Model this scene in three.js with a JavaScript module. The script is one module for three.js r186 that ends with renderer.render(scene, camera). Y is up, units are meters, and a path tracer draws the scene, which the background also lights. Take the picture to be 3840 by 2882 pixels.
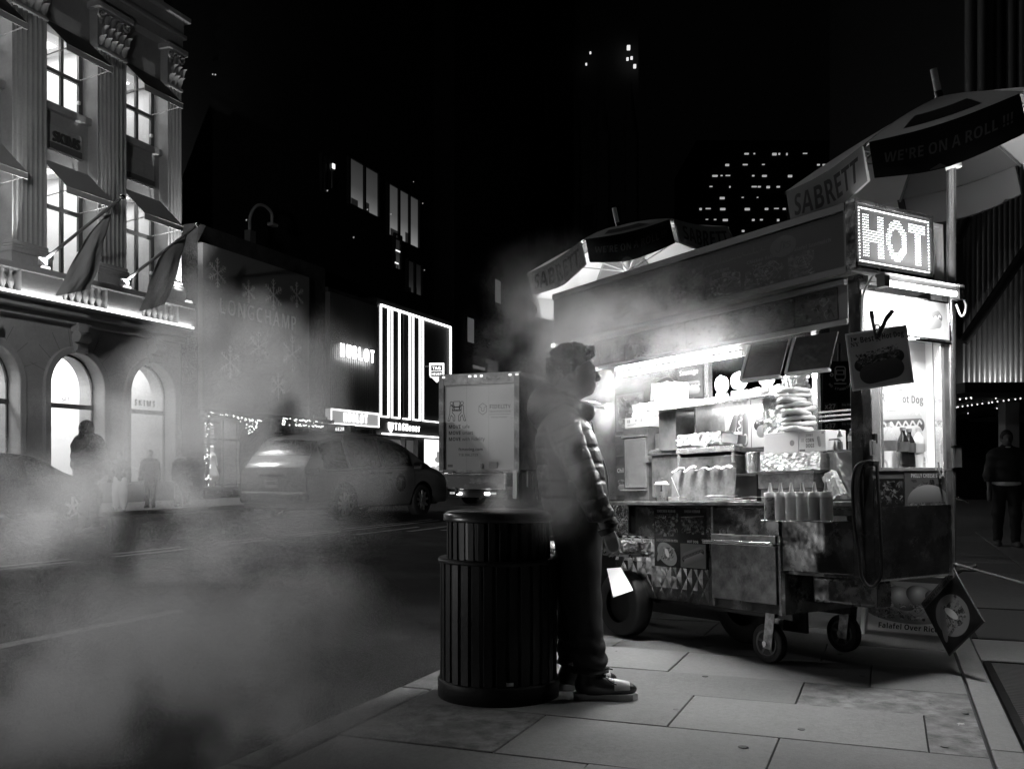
import * as THREE from 'three';
import { mergeGeometries, mergeVertices, toCreasedNormals } from 'three/addons/utils/BufferGeometryUtils.js';
import { RoundedBoxGeometry } from 'three/addons/geometries/RoundedBoxGeometry.js';
import { RectAreaLightUniformsLib } from 'three/addons/lights/RectAreaLightUniformsLib.js';
import { TextGeometry } from 'three/addons/geometries/TextGeometry.js';
import { FontLoader } from 'three/addons/loaders/FontLoader.js';

// ---------- camera, night sky, exposure ----------
const scene = new THREE.Scene();
const camera = new THREE.PerspectiveCamera(2 * Math.atan(469 / 970) * 180 / Math.PI, 1024 / 938, 0.05, 900);
camera.setViewOffset(1024, 938, 0, 0, 1024, 768.5);          // level camera, lens shifted up
camera.position.set(0, 1.17, 0);
camera.lookAt(0, 1.17, -10);
{
  const d = new Float32Array(64 * 32 * 4);
  for (let j = 0; j < 32; j++) for (let i = 0; i < 64; i++) { const k = (j * 64 + i) * 4; d[k] = d[k + 1] = d[k + 2] = 0.0006; d[k + 3] = 1; }
  const sky = new THREE.DataTexture(d, 64, 32, THREE.RGBAFormat, THREE.FloatType);
  sky.mapping = THREE.EquirectangularReflectionMapping; sky.magFilter = THREE.LinearFilter; sky.needsUpdate = true;
  scene.background = sky; scene.environment = sky;
}
const renderer = new THREE.WebGLRenderer({ antialias: true });
renderer.toneMapping = THREE.LinearToneMapping;
renderer.toneMappingExposure = 1;
renderer.shadowMap.enabled = true;
RectAreaLightUniformsLib.init();

// ---------- frames: the cart's own axes (l along it, y up, d across) and the avenue's (s along, h up, t across) ----------
const F = 3640, CX = 1920, HY = 1758, EYE = 1.17;
const V3 = (x, y, z) => new THREE.Vector3(x, y, z);
const AV = 21.3 * Math.PI / 180, U = V3(Math.sin(AV), 0, -Math.cos(AV)), W = V3(Math.cos(AV), 0, Math.sin(AV));
const AVQ = new THREE.Quaternion().setFromAxisAngle(V3(0, 1, 0), Math.PI / 2 - AV);
const CART = new THREE.Matrix4(), CO = V3(1.899, 0, -5.106);
{
  const a = 32.4 * Math.PI / 180, k = 1.6 * Math.PI / 180, lh = V3(-Math.sin(a), 0, -Math.cos(a));
  const L = lh.clone().multiplyScalar(Math.cos(k)).add(V3(0, -Math.sin(k), 0)), Y = lh.clone().multiplyScalar(Math.sin(k)).add(V3(0, Math.cos(k), 0)), B = V3(Math.cos(a), 0, -Math.sin(a));
  CART.makeBasis(L, Y, B).setPosition(CO);
}
const CQ = new THREE.Quaternion().setFromRotationMatrix(CART), CARTI = CART.clone().invert();
const cw = (l, y, d) => V3(l, y, d).applyMatrix4(CART);                 // cart axes -> world
const sw = (s, h, t) => U.clone().multiplyScalar(s).addScaledVector(W, -t).setY(h);   // avenue axes -> world
const sight = (X, Y) => V3((X - CX) / F, (HY - Y) / F, -1);
function onFacade(X, Y, t) { const r = sight(X, Y), z = t / -(r.dot(W)), p = r.multiplyScalar(z); return [p.dot(U), p.y + EYE]; }   // (s, h) on the facade plane t
function onCart(X, Y, d) {                                              // (l, y) on the cart plane d
  const o = V3(0, EYE, 0).applyMatrix4(CARTI), r = sight(X, Y).transformDirection(CARTI), k = (d - o.z) / r.z;
  return [o.x + r.x * k, o.y + r.y * k];
}
const roadY = (t) => t < 2.5 || t > 20 ? 0 : -0.13 + 0.3 * (1 - ((t - 11.25) / 8.75) ** 2);

// ---------- seeded numbers and noise ----------
let seed = 20241;
const R = () => { seed = (seed * 16807) % 2147483647; return seed / 2147483647; };
const RR = (a, b) => a + (b - a) * R();
const G = () => Math.sqrt(-2 * Math.log(R() + 1e-9)) * Math.cos(6.28318 * R());
const h3 = (x, y, z) => { const n = Math.sin(x * 127.1 + y * 311.7 + z * 74.7) * 43758.5453; return n - Math.floor(n); };
function noise(x, y = 0, z = 0) {
  const i = Math.floor(x), j = Math.floor(y), k = Math.floor(z), f = x - i, g = y - j, h = z - k, u = f * f * (3 - 2 * f), v = g * g * (3 - 2 * g), w = h * h * (3 - 2 * h);
  const L = (a, b, t) => a + (b - a) * t;
  return L(L(L(h3(i, j, k), h3(i + 1, j, k), u), L(h3(i, j + 1, k), h3(i + 1, j + 1, k), u), v), L(L(h3(i, j, k + 1), h3(i + 1, j, k + 1), u), L(h3(i, j + 1, k + 1), h3(i + 1, j + 1, k + 1), u), v), w);
}
const fbm = (x, y, z = 0) => 0.55 * noise(x, y, z) + 0.28 * noise(x * 2.1, y * 2.1, z * 2.1 + 7) + 0.17 * noise(x * 4.3, y * 4.3, z * 4.3 + 3);

// ---------- textures ----------
function tileTex(n, f, srgb) {                                          // a grey texture that repeats: f(x, y) in 0..1
  const d = new Uint8Array(n * n * 4);
  for (let y = 0; y < n; y++) for (let x = 0; x < n; x++) { const v = Math.max(0, Math.min(255, f(x / n, y / n) * 255)), k = (y * n + x) * 4; d[k] = d[k + 1] = d[k + 2] = v; d[k + 3] = 255; }
  const t = new THREE.DataTexture(d, n, n); t.wrapS = t.wrapT = THREE.RepeatWrapping; t.magFilter = t.minFilter = THREE.LinearFilter; t.needsUpdate = true;
  if (srgb) t.colorSpace = THREE.SRGBColorSpace;
  return t;
}
const wrapN = (p) => (x, y) => { const a = p(x, y), b = p(x - 1, y), c = p(x, y - 1), d = p(x - 1, y - 1), u = x, v = y; return (a * (1 - u) + b * u) * (1 - v) + (c * (1 - u) + d * u) * v; };
const rep = (t, x, y = x) => { const c = t.clone(); c.repeat.set(x, y); c.needsUpdate = true; return c; };
const texGrain = tileTex(512, wrapN((x, y) => 0.35 + 0.5 * fbm(x * 60 + 9, y * 60 + 9) * 0.6 + 0.35 * h3(Math.floor(x * 512), Math.floor(y * 512), 1) * 0.6));
const texBlotch = tileTex(512, wrapN((x, y) => 0.45 + 0.9 * (fbm(x * 6 + 20, y * 6 + 20) - 0.5) + 0.35 * (fbm(x * 40 + 3, y * 40 + 5) - 0.5) + 0.18 * (h3(Math.floor(x * 512), Math.floor(y * 512), 5) - 0.5)));
const texSlab = tileTex(512, wrapN((x, y) => 0.72 + 0.2 * (fbm(x * 5 + 2, y * 5 + 6) - 0.5) + 0.3 * (fbm(x * 70 + 3, y * 70 + 5) - 0.5) + 0.36 * (h3(Math.floor(x * 512), Math.floor(y * 512), 9) - 0.5)));
const texStone = tileTex(512, wrapN((x, y) => 0.78 + 0.3 * (fbm(x * 5 + 2, y * 5 + 6) - 0.5) + 0.16 * (fbm(x * 50 + 3, y * 50 + 5) - 0.5) + 0.12 * (h3(Math.floor(x * 512), Math.floor(y * 512), 9) - 0.5)));
const texBrush = tileTex(512, wrapN((x, y) => 0.5 + 0.5 * (noise(x * 5 + 4, y * 240, 2) - 0.5) + 0.7 * (fbm(x * 5 + 11, y * 5 + 8) - 0.5)));
const texWaves = tileTex(256, wrapN((x, y) => fbm(x * 7 + 5, y * 7 + 5, 3)));
const texWeave = tileTex(128, (x, y) => 0.5 + 0.25 * Math.sin(x * 128 * 1.571) * Math.sin(y * 128 * 1.571) + 0.3 * (h3(Math.floor(x * 128), Math.floor(y * 128), 8) - 0.5));
function canvasTex(w, h, draw) {
  const c = document.createElement('canvas'); c.width = w; c.height = h; const g = c.getContext('2d'); draw(g, w, h);
  const t = new THREE.CanvasTexture(c); t.colorSpace = THREE.SRGBColorSpace; t.magFilter = THREE.LinearFilter; return t;
}

// ---------- materials (the photograph is black and white: all greys) ----------
const grey = (v) => new THREE.Color().setRGB(v, v, v);
const M = (v, rough = 0.8, metal = 0, o = {}) => new THREE.MeshStandardMaterial({ color: grey(v), roughness: rough, metalness: metal, ...o });
const P = (v, rough, o = {}) => new THREE.MeshPhysicalMaterial({ color: grey(v), roughness: rough, ...o });
const glow = (v, k) => M(v, 0.6, 0, { emissive: grey(1), emissiveIntensity: k });
const mats = {
  asphalt: P(0.07, 0.95, { specularIntensity: 0.25, map: rep(texBlotch, 0.28), bumpMap: rep(texGrain, 1.7), bumpScale: 0.014 }),
  slab: M(0.31, 0.78, 0, { map: rep(texSlab, 0.9), bumpMap: rep(texGrain, 2.3), bumpScale: 0.0025 }),
  slab2: M(0.26, 0.78, 0, { map: rep(texSlab, 1.1), bumpMap: rep(texGrain, 2.6), bumpScale: 0.003 }),
  slabRough: M(0.42, 0.85, 0, { map: rep(texBlotch, 2.6), bumpMap: rep(texBlotch, 3.4), bumpScale: 0.006 }),
  joint: M(0.06, 0.95),
  kerb: M(0.34, 0.8, 0, { map: rep(texBlotch, 0.8), bumpMap: rep(texGrain, 2), bumpScale: 0.004 }),
  paint: M(0.55, 0.7, 0, { map: rep(texBlotch, 0.9), bumpMap: rep(texGrain, 3), bumpScale: 0.002 }),
  stone: M(0.42, 0.85, 0, { map: rep(texStone, 0.35), bumpMap: rep(texGrain, 0.7), bumpScale: 0.012 }),
  stoneDark: M(0.12, 0.9, 0, { map: rep(texBlotch, 0.3), bumpMap: rep(texGrain, 0.5), bumpScale: 0.02 }),
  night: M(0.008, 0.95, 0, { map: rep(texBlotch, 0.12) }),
  white: M(0.75, 0.6), offwhite: M(0.6, 0.7), mid: M(0.3, 0.6), dark: M(0.05, 0.5), black: M(0.012, 0.55), rubber: M(0.018, 0.75, 0, { bumpMap: rep(texGrain, 8), bumpScale: 0.002 }),
  steel: M(0.68, 0.34, 0.6, { map: rep(texBlotch, 1.2), roughnessMap: rep(texBrush, 1.1), bumpMap: rep(texBrush, 1.3), bumpScale: 0.0006 }),
  steelWorn: M(0.3, 0.5, 0.9, { map: rep(texBlotch, 1.5), roughnessMap: rep(texBlotch, 1.2), bumpMap: rep(texWaves, 1.4), bumpScale: 0.004 }),
  steelBright: M(0.82, 0.24, 0.75, { roughnessMap: rep(texBrush, 2) }),
  chrome: M(0.75, 0.12, 1),
  iron: P(0.012, 0.5, { specularIntensity: 0.45, bumpMap: rep(texWaves, 6), bumpScale: 0.0015 }),
  foil: M(0.8, 0.33, 0.95),
  glass: P(1, 0.03, { transmission: 1, thickness: 0, ior: 1.45 }),
  card: M(0.5, 0.85, 0, { map: rep(texBlotch, 2), bumpMap: rep(texWeave, 12), bumpScale: 0.0005 }),
};
// ---------- geometry helpers ----------
function boxUV(g, k = 1) {                                              // uv in metres, by the axis each face turns to
  const p = g.attributes.position, n = g.attributes.normal, uv = new Float32Array(p.count * 2);
  for (let i = 0; i < p.count; i++) {
    const a = Math.abs(n.getX(i)), b = Math.abs(n.getY(i)), c = Math.abs(n.getZ(i));
    const [u, v] = a >= b && a >= c ? [p.getZ(i), p.getY(i)] : b >= c ? [p.getX(i), p.getZ(i)] : [p.getX(i), p.getY(i)];
    uv[i * 2] = u * k; uv[i * 2 + 1] = v * k;
  }
  g.setAttribute('uv', new THREE.BufferAttribute(uv, 2)); return g;
}
const plain = (g) => { let q = g.index ? g.toNonIndexed() : g; for (const k of Object.keys(q.attributes)) if (!['position', 'normal', 'uv'].includes(k)) q.deleteAttribute(k); if (!q.attributes.normal) q.computeVertexNormals(); if (!q.attributes.uv) boxUV(q); return q; };
const mg = (list) => mergeGeometries(list.map(plain));
const EU = new THREE.Euler(), QQ = new THREE.Quaternion(), MM = new THREE.Matrix4();
function put(g, x = 0, y = 0, z = 0, rx = 0, ry = 0, rz = 0, s = 1) { return g.applyMatrix4(MM.compose(V3(x, y, z), QQ.setFromEuler(EU.set(rx, ry, rz)), typeof s === 'number' ? V3(s, s, s) : s)); }
function bx(w, h, d, x = 0, y = 0, z = 0, rx = 0, ry = 0, rz = 0, r = 0) { return put(boxUV(plain(r ? new RoundedBoxGeometry(w, h, d, 2, r) : new THREE.BoxGeometry(w, h, d))), x, y, z, rx, ry, rz); }
const b2 = (x0, x1, y0, y1, z0, z1, r = 0) => { const g = bx(Math.abs(x1 - x0), Math.abs(y1 - y0), Math.abs(z1 - z0), 0, 0, 0, 0, 0, 0, r); put(g, (x0 + x1) / 2, (y0 + y1) / 2, (z0 + z1) / 2); return r ? g : boxUV(g); };
const cyl = (r0, r1, h, x = 0, y = 0, z = 0, rx = 0, ry = 0, rz = 0, n = 20) => put(plain(new THREE.CylinderGeometry(r0, r1, h, n)), x, y, z, rx, ry, rz);
const sph = (r, x, y, z, s = 1, n = 16) => put(plain(new THREE.SphereGeometry(r, n, Math.max(6, n * 0.6 | 0))), x, y, z, 0, 0, 0, s);
function rod(a, b, r, n = 8, r2 = r) {                                  // a straight bar from a to b
  const v = b.clone().sub(a), g = plain(new THREE.CylinderGeometry(r2, r, v.length(), n));
  return g.applyMatrix4(MM.compose(a.clone().add(b).multiplyScalar(0.5), QQ.setFromUnitVectors(V3(0, 1, 0), v.normalize()), V3(1, 1, 1)));
}
const tube = (pts, r, n = 24, k = 7, closed = false) => plain(new THREE.TubeGeometry(new THREE.CatmullRomCurve3(pts, closed), n, r, k, closed));
const lathe = (pts, n = 24) => plain(new THREE.LatheGeometry(pts.map((p) => new THREE.Vector2(p[0], p[1])), n));
function shape(pts, holes = []) { const s = new THREE.Shape(pts.map((p) => new THREE.Vector2(p[0], p[1]))); for (const h of holes) s.holes.push(new THREE.Path(h.map((p) => new THREE.Vector2(p[0], p[1])))); return s; }
const ext = (s, depth, bevel = 0, seg = 12) => boxUV(plain(new THREE.ExtrudeGeometry(s, { depth, bevelEnabled: bevel > 0, bevelSize: bevel, bevelThickness: bevel, bevelSegments: 2, curveSegments: seg })));
function sheet(nu, nv, f) {                                             // a surface f(u, v) -> Vector3
  const pos = [], uv = [], idx = [];
  for (let j = 0; j <= nv; j++) for (let i = 0; i <= nu; i++) { const p = f(i / nu, j / nv); pos.push(p.x, p.y, p.z); uv.push(i / nu, j / nv); }
  for (let j = 0; j < nv; j++) for (let i = 0; i < nu; i++) { const a = j * (nu + 1) + i, b = a + nu + 1; idx.push(a, a + 1, b, b, a + 1, b + 1); }
  const g = new THREE.BufferGeometry(); g.setAttribute('position', new THREE.Float32BufferAttribute(pos, 3)); g.setAttribute('uv', new THREE.Float32BufferAttribute(uv, 2)); g.setIndex(idx); g.computeVertexNormals(); return g;
}
function thick(nu, nv, f, k) {                                          // the same with thickness k: front, back and rim in one closed surface
  const a = sheet(nu, nv, f), p = a.attributes.position, n = a.attributes.normal, at = (u, v) => Math.round(v * nv) * (nu + 1) + Math.round(u * nu);
  const back = sheet(nu, nv, (u, v) => { const i = at(u, v); return V3(p.getX(i) - n.getX(i) * k, p.getY(i) - n.getY(i) * k, p.getZ(i) - n.getZ(i) * k); });
  const q = back.attributes.position, rim = [], pt = (b, i) => V3(b.getX(i), b.getY(i), b.getZ(i));
  const e = (fn, m) => rim.push(sheet(m, 1, (u, v) => pt(v < 0.5 ? p : q, fn(u))));
  e((u) => at(u, 0), nu); e((u) => at(u, 1), nu); e((v) => at(0, v), nv); e((v) => at(1, v), nv);
  return mg([a, back, ...rim]);
}
const bold = await new FontLoader().loadAsync('fonts/droid/droid_sans_bold.typeface.json');
const sans = await new FontLoader().loadAsync('fonts/droid/droid_sans_regular.typeface.json');
function letter(ch, size, depth, font = bold) { const g = plain(new TextGeometry(ch, { font, size, depth, curveSegments: 4, bevelEnabled: false })); g.computeBoundingBox(); return g; }
// letters of a word, each a mesh of its own, along +x from x0 to x1 at y
function letters(word, x0, x1, y, z, size, depth, m, parent, font = bold, stretch = 1) {
  const gs = [...word].map((c) => letter(c, size, depth, font)), ws = gs.map((g) => g.boundingBox.max.x - g.boundingBox.min.x), total = ws.reduce((a, b) => a + b, 0) * stretch, gap = (x1 - x0 - total) / Math.max(1, word.length - 1);
  let x = x0;
  gs.forEach((g, i) => { const o = part('letter', put(g, (x / 1 - g.boundingBox.min.x * stretch), y, z, 0, 0, 0, V3(stretch, 1, 1)), m, parent); x += ws[i] * stretch + gap; });
}
// surface nets: meshes the zero level of f (negative inside)
function meshField(f, lo, hi, cell) {
  const n = [0, 1, 2].map((k) => Math.ceil((hi[k] - lo[k]) / cell) + 1), [nx, ny, nz] = n, val = new Float32Array(nx * ny * nz), at = (i, j, k) => (k * ny + j) * nx + i;
  for (let k = 0; k < nz; k++) for (let j = 0; j < ny; j++) for (let i = 0; i < nx; i++) val[at(i, j, k)] = f(lo[0] + i * cell, lo[1] + j * cell, lo[2] + k * cell);
  const id = new Int32Array(nx * ny * nz).fill(-1), pos = [], idx = [];
  const E = [[0, 0, 0, 1, 0, 0], [0, 1, 0, 1, 1, 0], [0, 0, 1, 1, 0, 1], [0, 1, 1, 1, 1, 1], [0, 0, 0, 0, 1, 0], [1, 0, 0, 1, 1, 0], [0, 0, 1, 0, 1, 1], [1, 0, 1, 1, 1, 1], [0, 0, 0, 0, 0, 1], [1, 0, 0, 1, 0, 1], [0, 1, 0, 0, 1, 1], [1, 1, 0, 1, 1, 1]];
  for (let k = 0; k < nz - 1; k++) for (let j = 0; j < ny - 1; j++) for (let i = 0; i < nx - 1; i++) {
    let sx = 0, sy = 0, sz = 0, c = 0;
    for (const e of E) { const a = val[at(i + e[0], j + e[1], k + e[2])], b = val[at(i + e[3], j + e[4], k + e[5])]; if (a < 0 === b < 0) continue; const t = a / (a - b); sx += e[0] + (e[3] - e[0]) * t; sy += e[1] + (e[4] - e[1]) * t; sz += e[2] + (e[5] - e[2]) * t; c++; }
    if (c) { id[at(i, j, k)] = pos.length / 3; pos.push(lo[0] + (i + sx / c) * cell, lo[1] + (j + sy / c) * cell, lo[2] + (k + sz / c) * cell); }
  }
  const quad = (a, b, c, d, flip) => { if (a < 0 || b < 0 || c < 0 || d < 0) return; flip ? idx.push(a, c, b, a, d, c) : idx.push(a, b, c, a, c, d); };
  for (let k = 1; k < nz - 1; k++) for (let j = 1; j < ny - 1; j++) for (let i = 1; i < nx - 1; i++) {
    const s = val[at(i, j, k)] < 0;
    if (s !== val[at(i + 1, j, k)] < 0) quad(id[at(i, j - 1, k - 1)], id[at(i, j, k - 1)], id[at(i, j, k)], id[at(i, j - 1, k)], !s);
    if (s !== val[at(i, j + 1, k)] < 0) quad(id[at(i - 1, j, k - 1)], id[at(i - 1, j, k)], id[at(i, j, k)], id[at(i, j, k - 1)], !s);
    if (s !== val[at(i, j, k + 1)] < 0) quad(id[at(i - 1, j - 1, k)], id[at(i, j - 1, k)], id[at(i, j, k)], id[at(i - 1, j, k)], !s);
  }
  const nor = new Float32Array(pos.length), e = cell * 0.5;
  for (let i = 0; i < pos.length; i += 3) { const [x, y, z] = [pos[i], pos[i + 1], pos[i + 2]], v = V3(f(x + e, y, z) - f(x - e, y, z), f(x, y + e, z) - f(x, y - e, z), f(x, y, z + e) - f(x, y, z - e)).normalize(); nor[i] = v.x; nor[i + 1] = v.y; nor[i + 2] = v.z; }
  const g = new THREE.BufferGeometry(); g.setAttribute('position', new THREE.Float32BufferAttribute(pos, 3)); g.setAttribute('normal', new THREE.BufferAttribute(nor, 3)); g.setIndex(idx);
  return boxUV(g);
}
const smin = (a, b, k) => { const h = Math.max(0, Math.min(1, 0.5 + 0.5 * (b - a) / k)); return b + (a - b) * h - k * h * (1 - h); };
function capsule(p, a, b, ra, rb) { const bax = b[0] - a[0], bay = b[1] - a[1], baz = b[2] - a[2], pax = p[0] - a[0], pay = p[1] - a[1], paz = p[2] - a[2], t = Math.max(0, Math.min(1, (pax * bax + pay * bay + paz * baz) / (bax * bax + bay * bay + baz * baz + 1e-9))), x = pax - bax * t, y = pay - bay * t, z = paz - baz * t; return Math.sqrt(x * x + y * y + z * z) - (ra + (rb - ra) * t); }
const ell = (p, c, r) => { const x = (p[0] - c[0]) / r[0], y = (p[1] - c[1]) / r[1], z = (p[2] - c[2]) / r[2], k = Math.sqrt(x * x + y * y + z * z); return (k - 1) * Math.min(r[0], r[1], r[2]) * 0.9; };

// ---------- things and parts ----------
const used = {};
const numbered = (n) => { const k = used[n] = (used[n] ?? -1) + 1; return k ? n + '_' + String(k).padStart(3, '0') : n; };
const shadows = (o) => o.traverse((m) => { if (m.isMesh) { m.castShadow = m.receiveShadow = true; } });
function thing(name, label, category, group, pos, q) {
  const o = new THREE.Group(); o.name = numbered(name); scene.add(o);
  if (pos) o.position.copy(pos); if (q) o.quaternion.copy(q);
  o.userData = { label, category }; if (group) o.userData.group = group; return o;
}
function part(name, g, m, parent, label, kind) { const o = new THREE.Mesh(g, m); o.name = name; if (label) o.userData.label = label; if (kind) o.userData.kind = kind; parent.add(o); return o; }
function struct(name, g, m, kind = 'structure') { const o = new THREE.Mesh(g, m); o.name = numbered(name); o.userData.kind = kind; scene.add(o); return o; }
const copyOf = (o, label) => { const c = o.clone(); c.name = numbered(o.name.replace(/_\d{3}$/, '')); c.userData = { ...o.userData, ...(label ? { label } : {}) }; scene.add(c); return c; };
const onAvenue = (name, label, category, group, s, h, t, turn = 0) => thing(name, label, category, group, sw(s, h, t), AVQ.clone().multiply(new THREE.Quaternion().setFromAxisAngle(V3(0, 1, 0), turn)));
const atCart = (name, label, category, group, l, y, d, turn = 0, tilt = 0) => thing(name, label, category, group, cw(l, y, d), CQ.clone().multiply(new THREE.Quaternion().setFromEuler(new THREE.Euler(0, turn, tilt))));
function area(w, h, k, pos, look) { const a = new THREE.RectAreaLight(0xffffff, k, w, h); a.position.copy(pos); a.lookAt(look); scene.add(a); return a; }
function lamp(k, pos, r = 2) { const a = new THREE.PointLight(0xffffff, k); a.position.copy(pos); a.castShadow = true; a.shadow.radius = r; scene.add(a); return a; }
// ================= ground =================
struct('ground', put(bx(700, 0.2, 700), 0, -0.6, -200), mats.night);
{
  // avenue: crowned asphalt from kerb to kerb
  const g = sheet(90, 24, (a, b) => { const t = 2.5 + 17.5 * b, s = -25 + 275 * a; return sw(s, roadY(Math.max(2.5001, Math.min(19.999, t))) + 0.006 * (noise(s * 0.8, t * 0.8) - 0.5), t); });
  boxUV(g); struct('road', g, mats.asphalt);
  struct('road', put(bx(60, 0.2, 40, -40, -0.36, 12), 0, 0, 0), mats.asphalt);
}
// lane markings, following the crown
function stripe(s0, s1, t, w) { const q = sheet(8, 2, (a, b) => { const tt = t - w / 2 + w * b + 0.012 * (noise((s0 + (s1 - s0) * a) * 5, b * 3) - 0.5); return sw(s0 + (s1 - s0) * a + (a > 0.5 ? 0.06 : -0.06) * b, roadY(tt) + 0.009, tt); }); return boxUV(q); }
for (const [s0, s1, t, w] of [[2.2, 6.25, 5.3, 0.11], [15.4, 18.4, 5.3, 0.11]]) struct('lane_marking', stripe(s0, s1, t, w), mats.paint);
for (const [s0, s1] of [[5.2, 6.4], [7.0, 8.25], [8.9, 10.1], [10.8, 11.9], [12.55, 13.8], [14.2, 17.6], [18.4, 21], [22, 24.6]]) for (const k of [-0.11, 0.13]) struct('lane_marking', stripe(s0 + (k > 0 ? 0.25 : 0), s1 + (k > 0 ? 0.15 : 0), 8.55 + k, 0.09), mats.paint);
for (const [s0, s1] of [[18, 21], [27, 30]]) struct('lane_marking', stripe(s0, s1, 11.9, 0.11), mats.paint);
for (const [s0, s1, t] of [[13.4, 15.6, 7.9], [14.6, 16.4, 7.55], [15.2, 16.2, 7.2]]) struct('lane_marking', stripe(s0, s1, t, 0.1), mats.paint);
// kerbs: stones end to end
function kerb(t0, t1, s0, s1, len, name) {
  const o = new THREE.Group(); o.name = numbered(name); o.userData.kind = 'structure'; o.position.copy(sw(0, 0, 0)); o.quaternion.copy(AVQ); scene.add(o);
  let s = s0; while (s < s1) { const e = s + len * RR(0.8, 1.2), g = b2(s + 0.006, e - 0.006, -0.3, 0.002 - RR(0, 0.006), -t1, -t0, 0.018); boxUV(g); part('stone', g, mats.kerb, o); s = e; }
}
kerb(2.28, 2.47, -4, 22, 1.5, 'kerb'); kerb(20.0, 20.2, 8, 60, 3, 'kerb');
// the sidewalk: base sheet under stone slabs laid in rows across
{
  struct('sidewalk', put(bx(90, 0.26, 13.28, 38, -0.158, -2.28 + 6.64), 0, 0, 0).applyQuaternion(AVQ), mats.joint);
  const far = b2(0, 130, -0.28, 0.0, -25.6, -20.2); struct('sidewalk', far.applyQuaternion(AVQ), mats.slab2);
  const o = new THREE.Group(); o.name = 'pavement'; o.userData.kind = 'structure'; o.quaternion.copy(AVQ); scene.add(o);
  const rows = [[2.0, 2.4], [2.4, 3.06], [3.06, 3.71], [3.71, 4.365], [4.365, 5.02], [5.02, 5.56], [5.56, 6.2], [6.2, 6.85], [6.85, 7.5], [7.5, 8.15], [8.15, 8.8], [8.8, 9.45], [9.45, 10.1], [10.1, 10.9]];
  const joints = { 3: [2.27, 1.53, 0.45, -0.38], 4: [2.27, 1.9, 0.945, -0.15, -0.38], 5: [2.27, 1.55, 0.44, -0.38], 6: [2.27, 1.2, 0.1, -0.38] };
  rows.forEach(([a, b], i) => {
    let js = joints[i];
    if (!js) { js = [2.27]; let t = 2.27 - RR(0.5, 1.2); while (t > -0.2) { js.push(t); t -= RR(0.9, 1.4); } js.push(-0.38); }
    for (let k = 0; k < js.length - 1; k++) {
      const rough = (i === 3 && k === 0) || (i === 5 && k === 2) || (i === 4 && k === 3);
      const g = b2(a + 0.0022, b - 0.0022, -0.05, RR(-0.003, 0.003), -js[k] + 0.003, -js[k + 1] - 0.003, 0.004); boxUV(g); const du = RR(0, 9), uv = g.attributes.uv; for (let n = 0; n < uv.count; n++) uv.setXY(n, uv.getX(n) + du, uv.getY(n) + du * 0.7);
      part('slab', g, rough ? mats.slabRough : R() < 0.5 ? mats.slab : mats.slab2, o);
    }
  });
  // concrete frame round the gratings and paving beyond
  const cf = (s0, s1, t0, t1) => part('slab', boxUV(b2(s0 + 0.004, s1 - 0.004, -0.05, 0.001, -t0 + 0.004, -t1 - 0.004, 0.006)), mats.slab, o);
  cf(2.0, 4.5, -0.39, -0.55); cf(4.5, 7.4, -0.39, -0.52); cf(2.0, 4.5, -0.55, -2.4); cf(6.6, 7.4, -0.52, -2.4); cf(7.4, 9.1, -0.39, -0.52); cf(9.1, 10.9, -0.39, -1.4); cf(9.1, 10.9, -1.4, -2.4);
  for (let a = 0; a < 7; a++) for (let b = 0; b < 9; b++) part('slab', boxUV(b2(10.9 + a * 1.3 + 0.006, 12.2 + a * 1.3 - 0.006, -0.05, RR(-0.002, 0.002), -2.27 + b * 1.25 + 0.006, -1.02 + b * 1.25 - 0.006, 0.006)), R() < 0.5 ? mats.slab : mats.slab2, o);
  for (let a = 0; a < 6; a++) for (let b = 0; b < 4; b++) part('slab', boxUV(b2(2.4 + a * 1.4 + 0.006, 3.8 + a * 1.4 - 0.006, -0.05, RR(-0.002, 0.002), 2.4 + b * 1.6 + 0.006, 4.0 + b * 1.6 - 0.006, 0.006)), R() < 0.5 ? mats.slab : mats.slab2, o);
  part('paving', boxUV(b2(20, 70, -0.05, -0.002, -2.27, 9)), mats.slab2, o);
  // vent gratings: bars over a dark pit
  for (const [s0, s1, label] of [[4.53, 6.57, 'steel vent grating in the pavement nearest the camera at the right edge'], [7.43, 9.07, 'steel vent grating in the pavement farther back beyond the hanging board']]) {
    const gr = onAvenue('vent_grating', label, 'grating', 'pavement vent gratings', s0, 0, -0.55);
    const w = 1.85, len = s1 - s0; part('pit', b2(0, len, -0.06, -0.045, 0, w), mats.black, gr);
    part('frame', mg([b2(0, len, -0.045, 0.002, -0.02, 0.02), b2(0, len, -0.045, 0.002, w - 0.02, w + 0.02), b2(-0.02, 0.02, -0.045, 0.002, 0.02, w - 0.02), b2(len - 0.02, len + 0.02, -0.045, 0.002, 0.02, w - 0.02), b2(0.02, len - 0.02, -0.04, -0.001, 0.6, 0.62), b2(0.02, len - 0.02, -0.04, -0.001, 1.22, 1.24)]), mats.iron, gr);
    const nb = Math.floor(len / 0.038), geos = b2(-0.005, 0.005, -0.035, 0, 0.02, w - 0.02), bm = M(0.3, 0.5, 0.7);
    for (let k = 1; k < nb; k++) { const m = part('bar', geos, bm, gr); m.position.x = k * len / nb; m.position.y = -0.001; }
  }
  // old gum spots
  for (let k = 0; k < 34; k++) { const g = plain(new THREE.CylinderGeometry(1, 1, 0.002, 9)), r = RR(0.008, 0.022), m = part('gum_spot', g, M(RR(0.1, 0.2), 0.9), o); m.scale.set(r * RR(0.8, 1.3), 1, r); m.position.set(RR(2.6, 8.5), 0.003, -RR(-0.35, 2.2)); m.rotation.y = R() * 6; }
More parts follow.
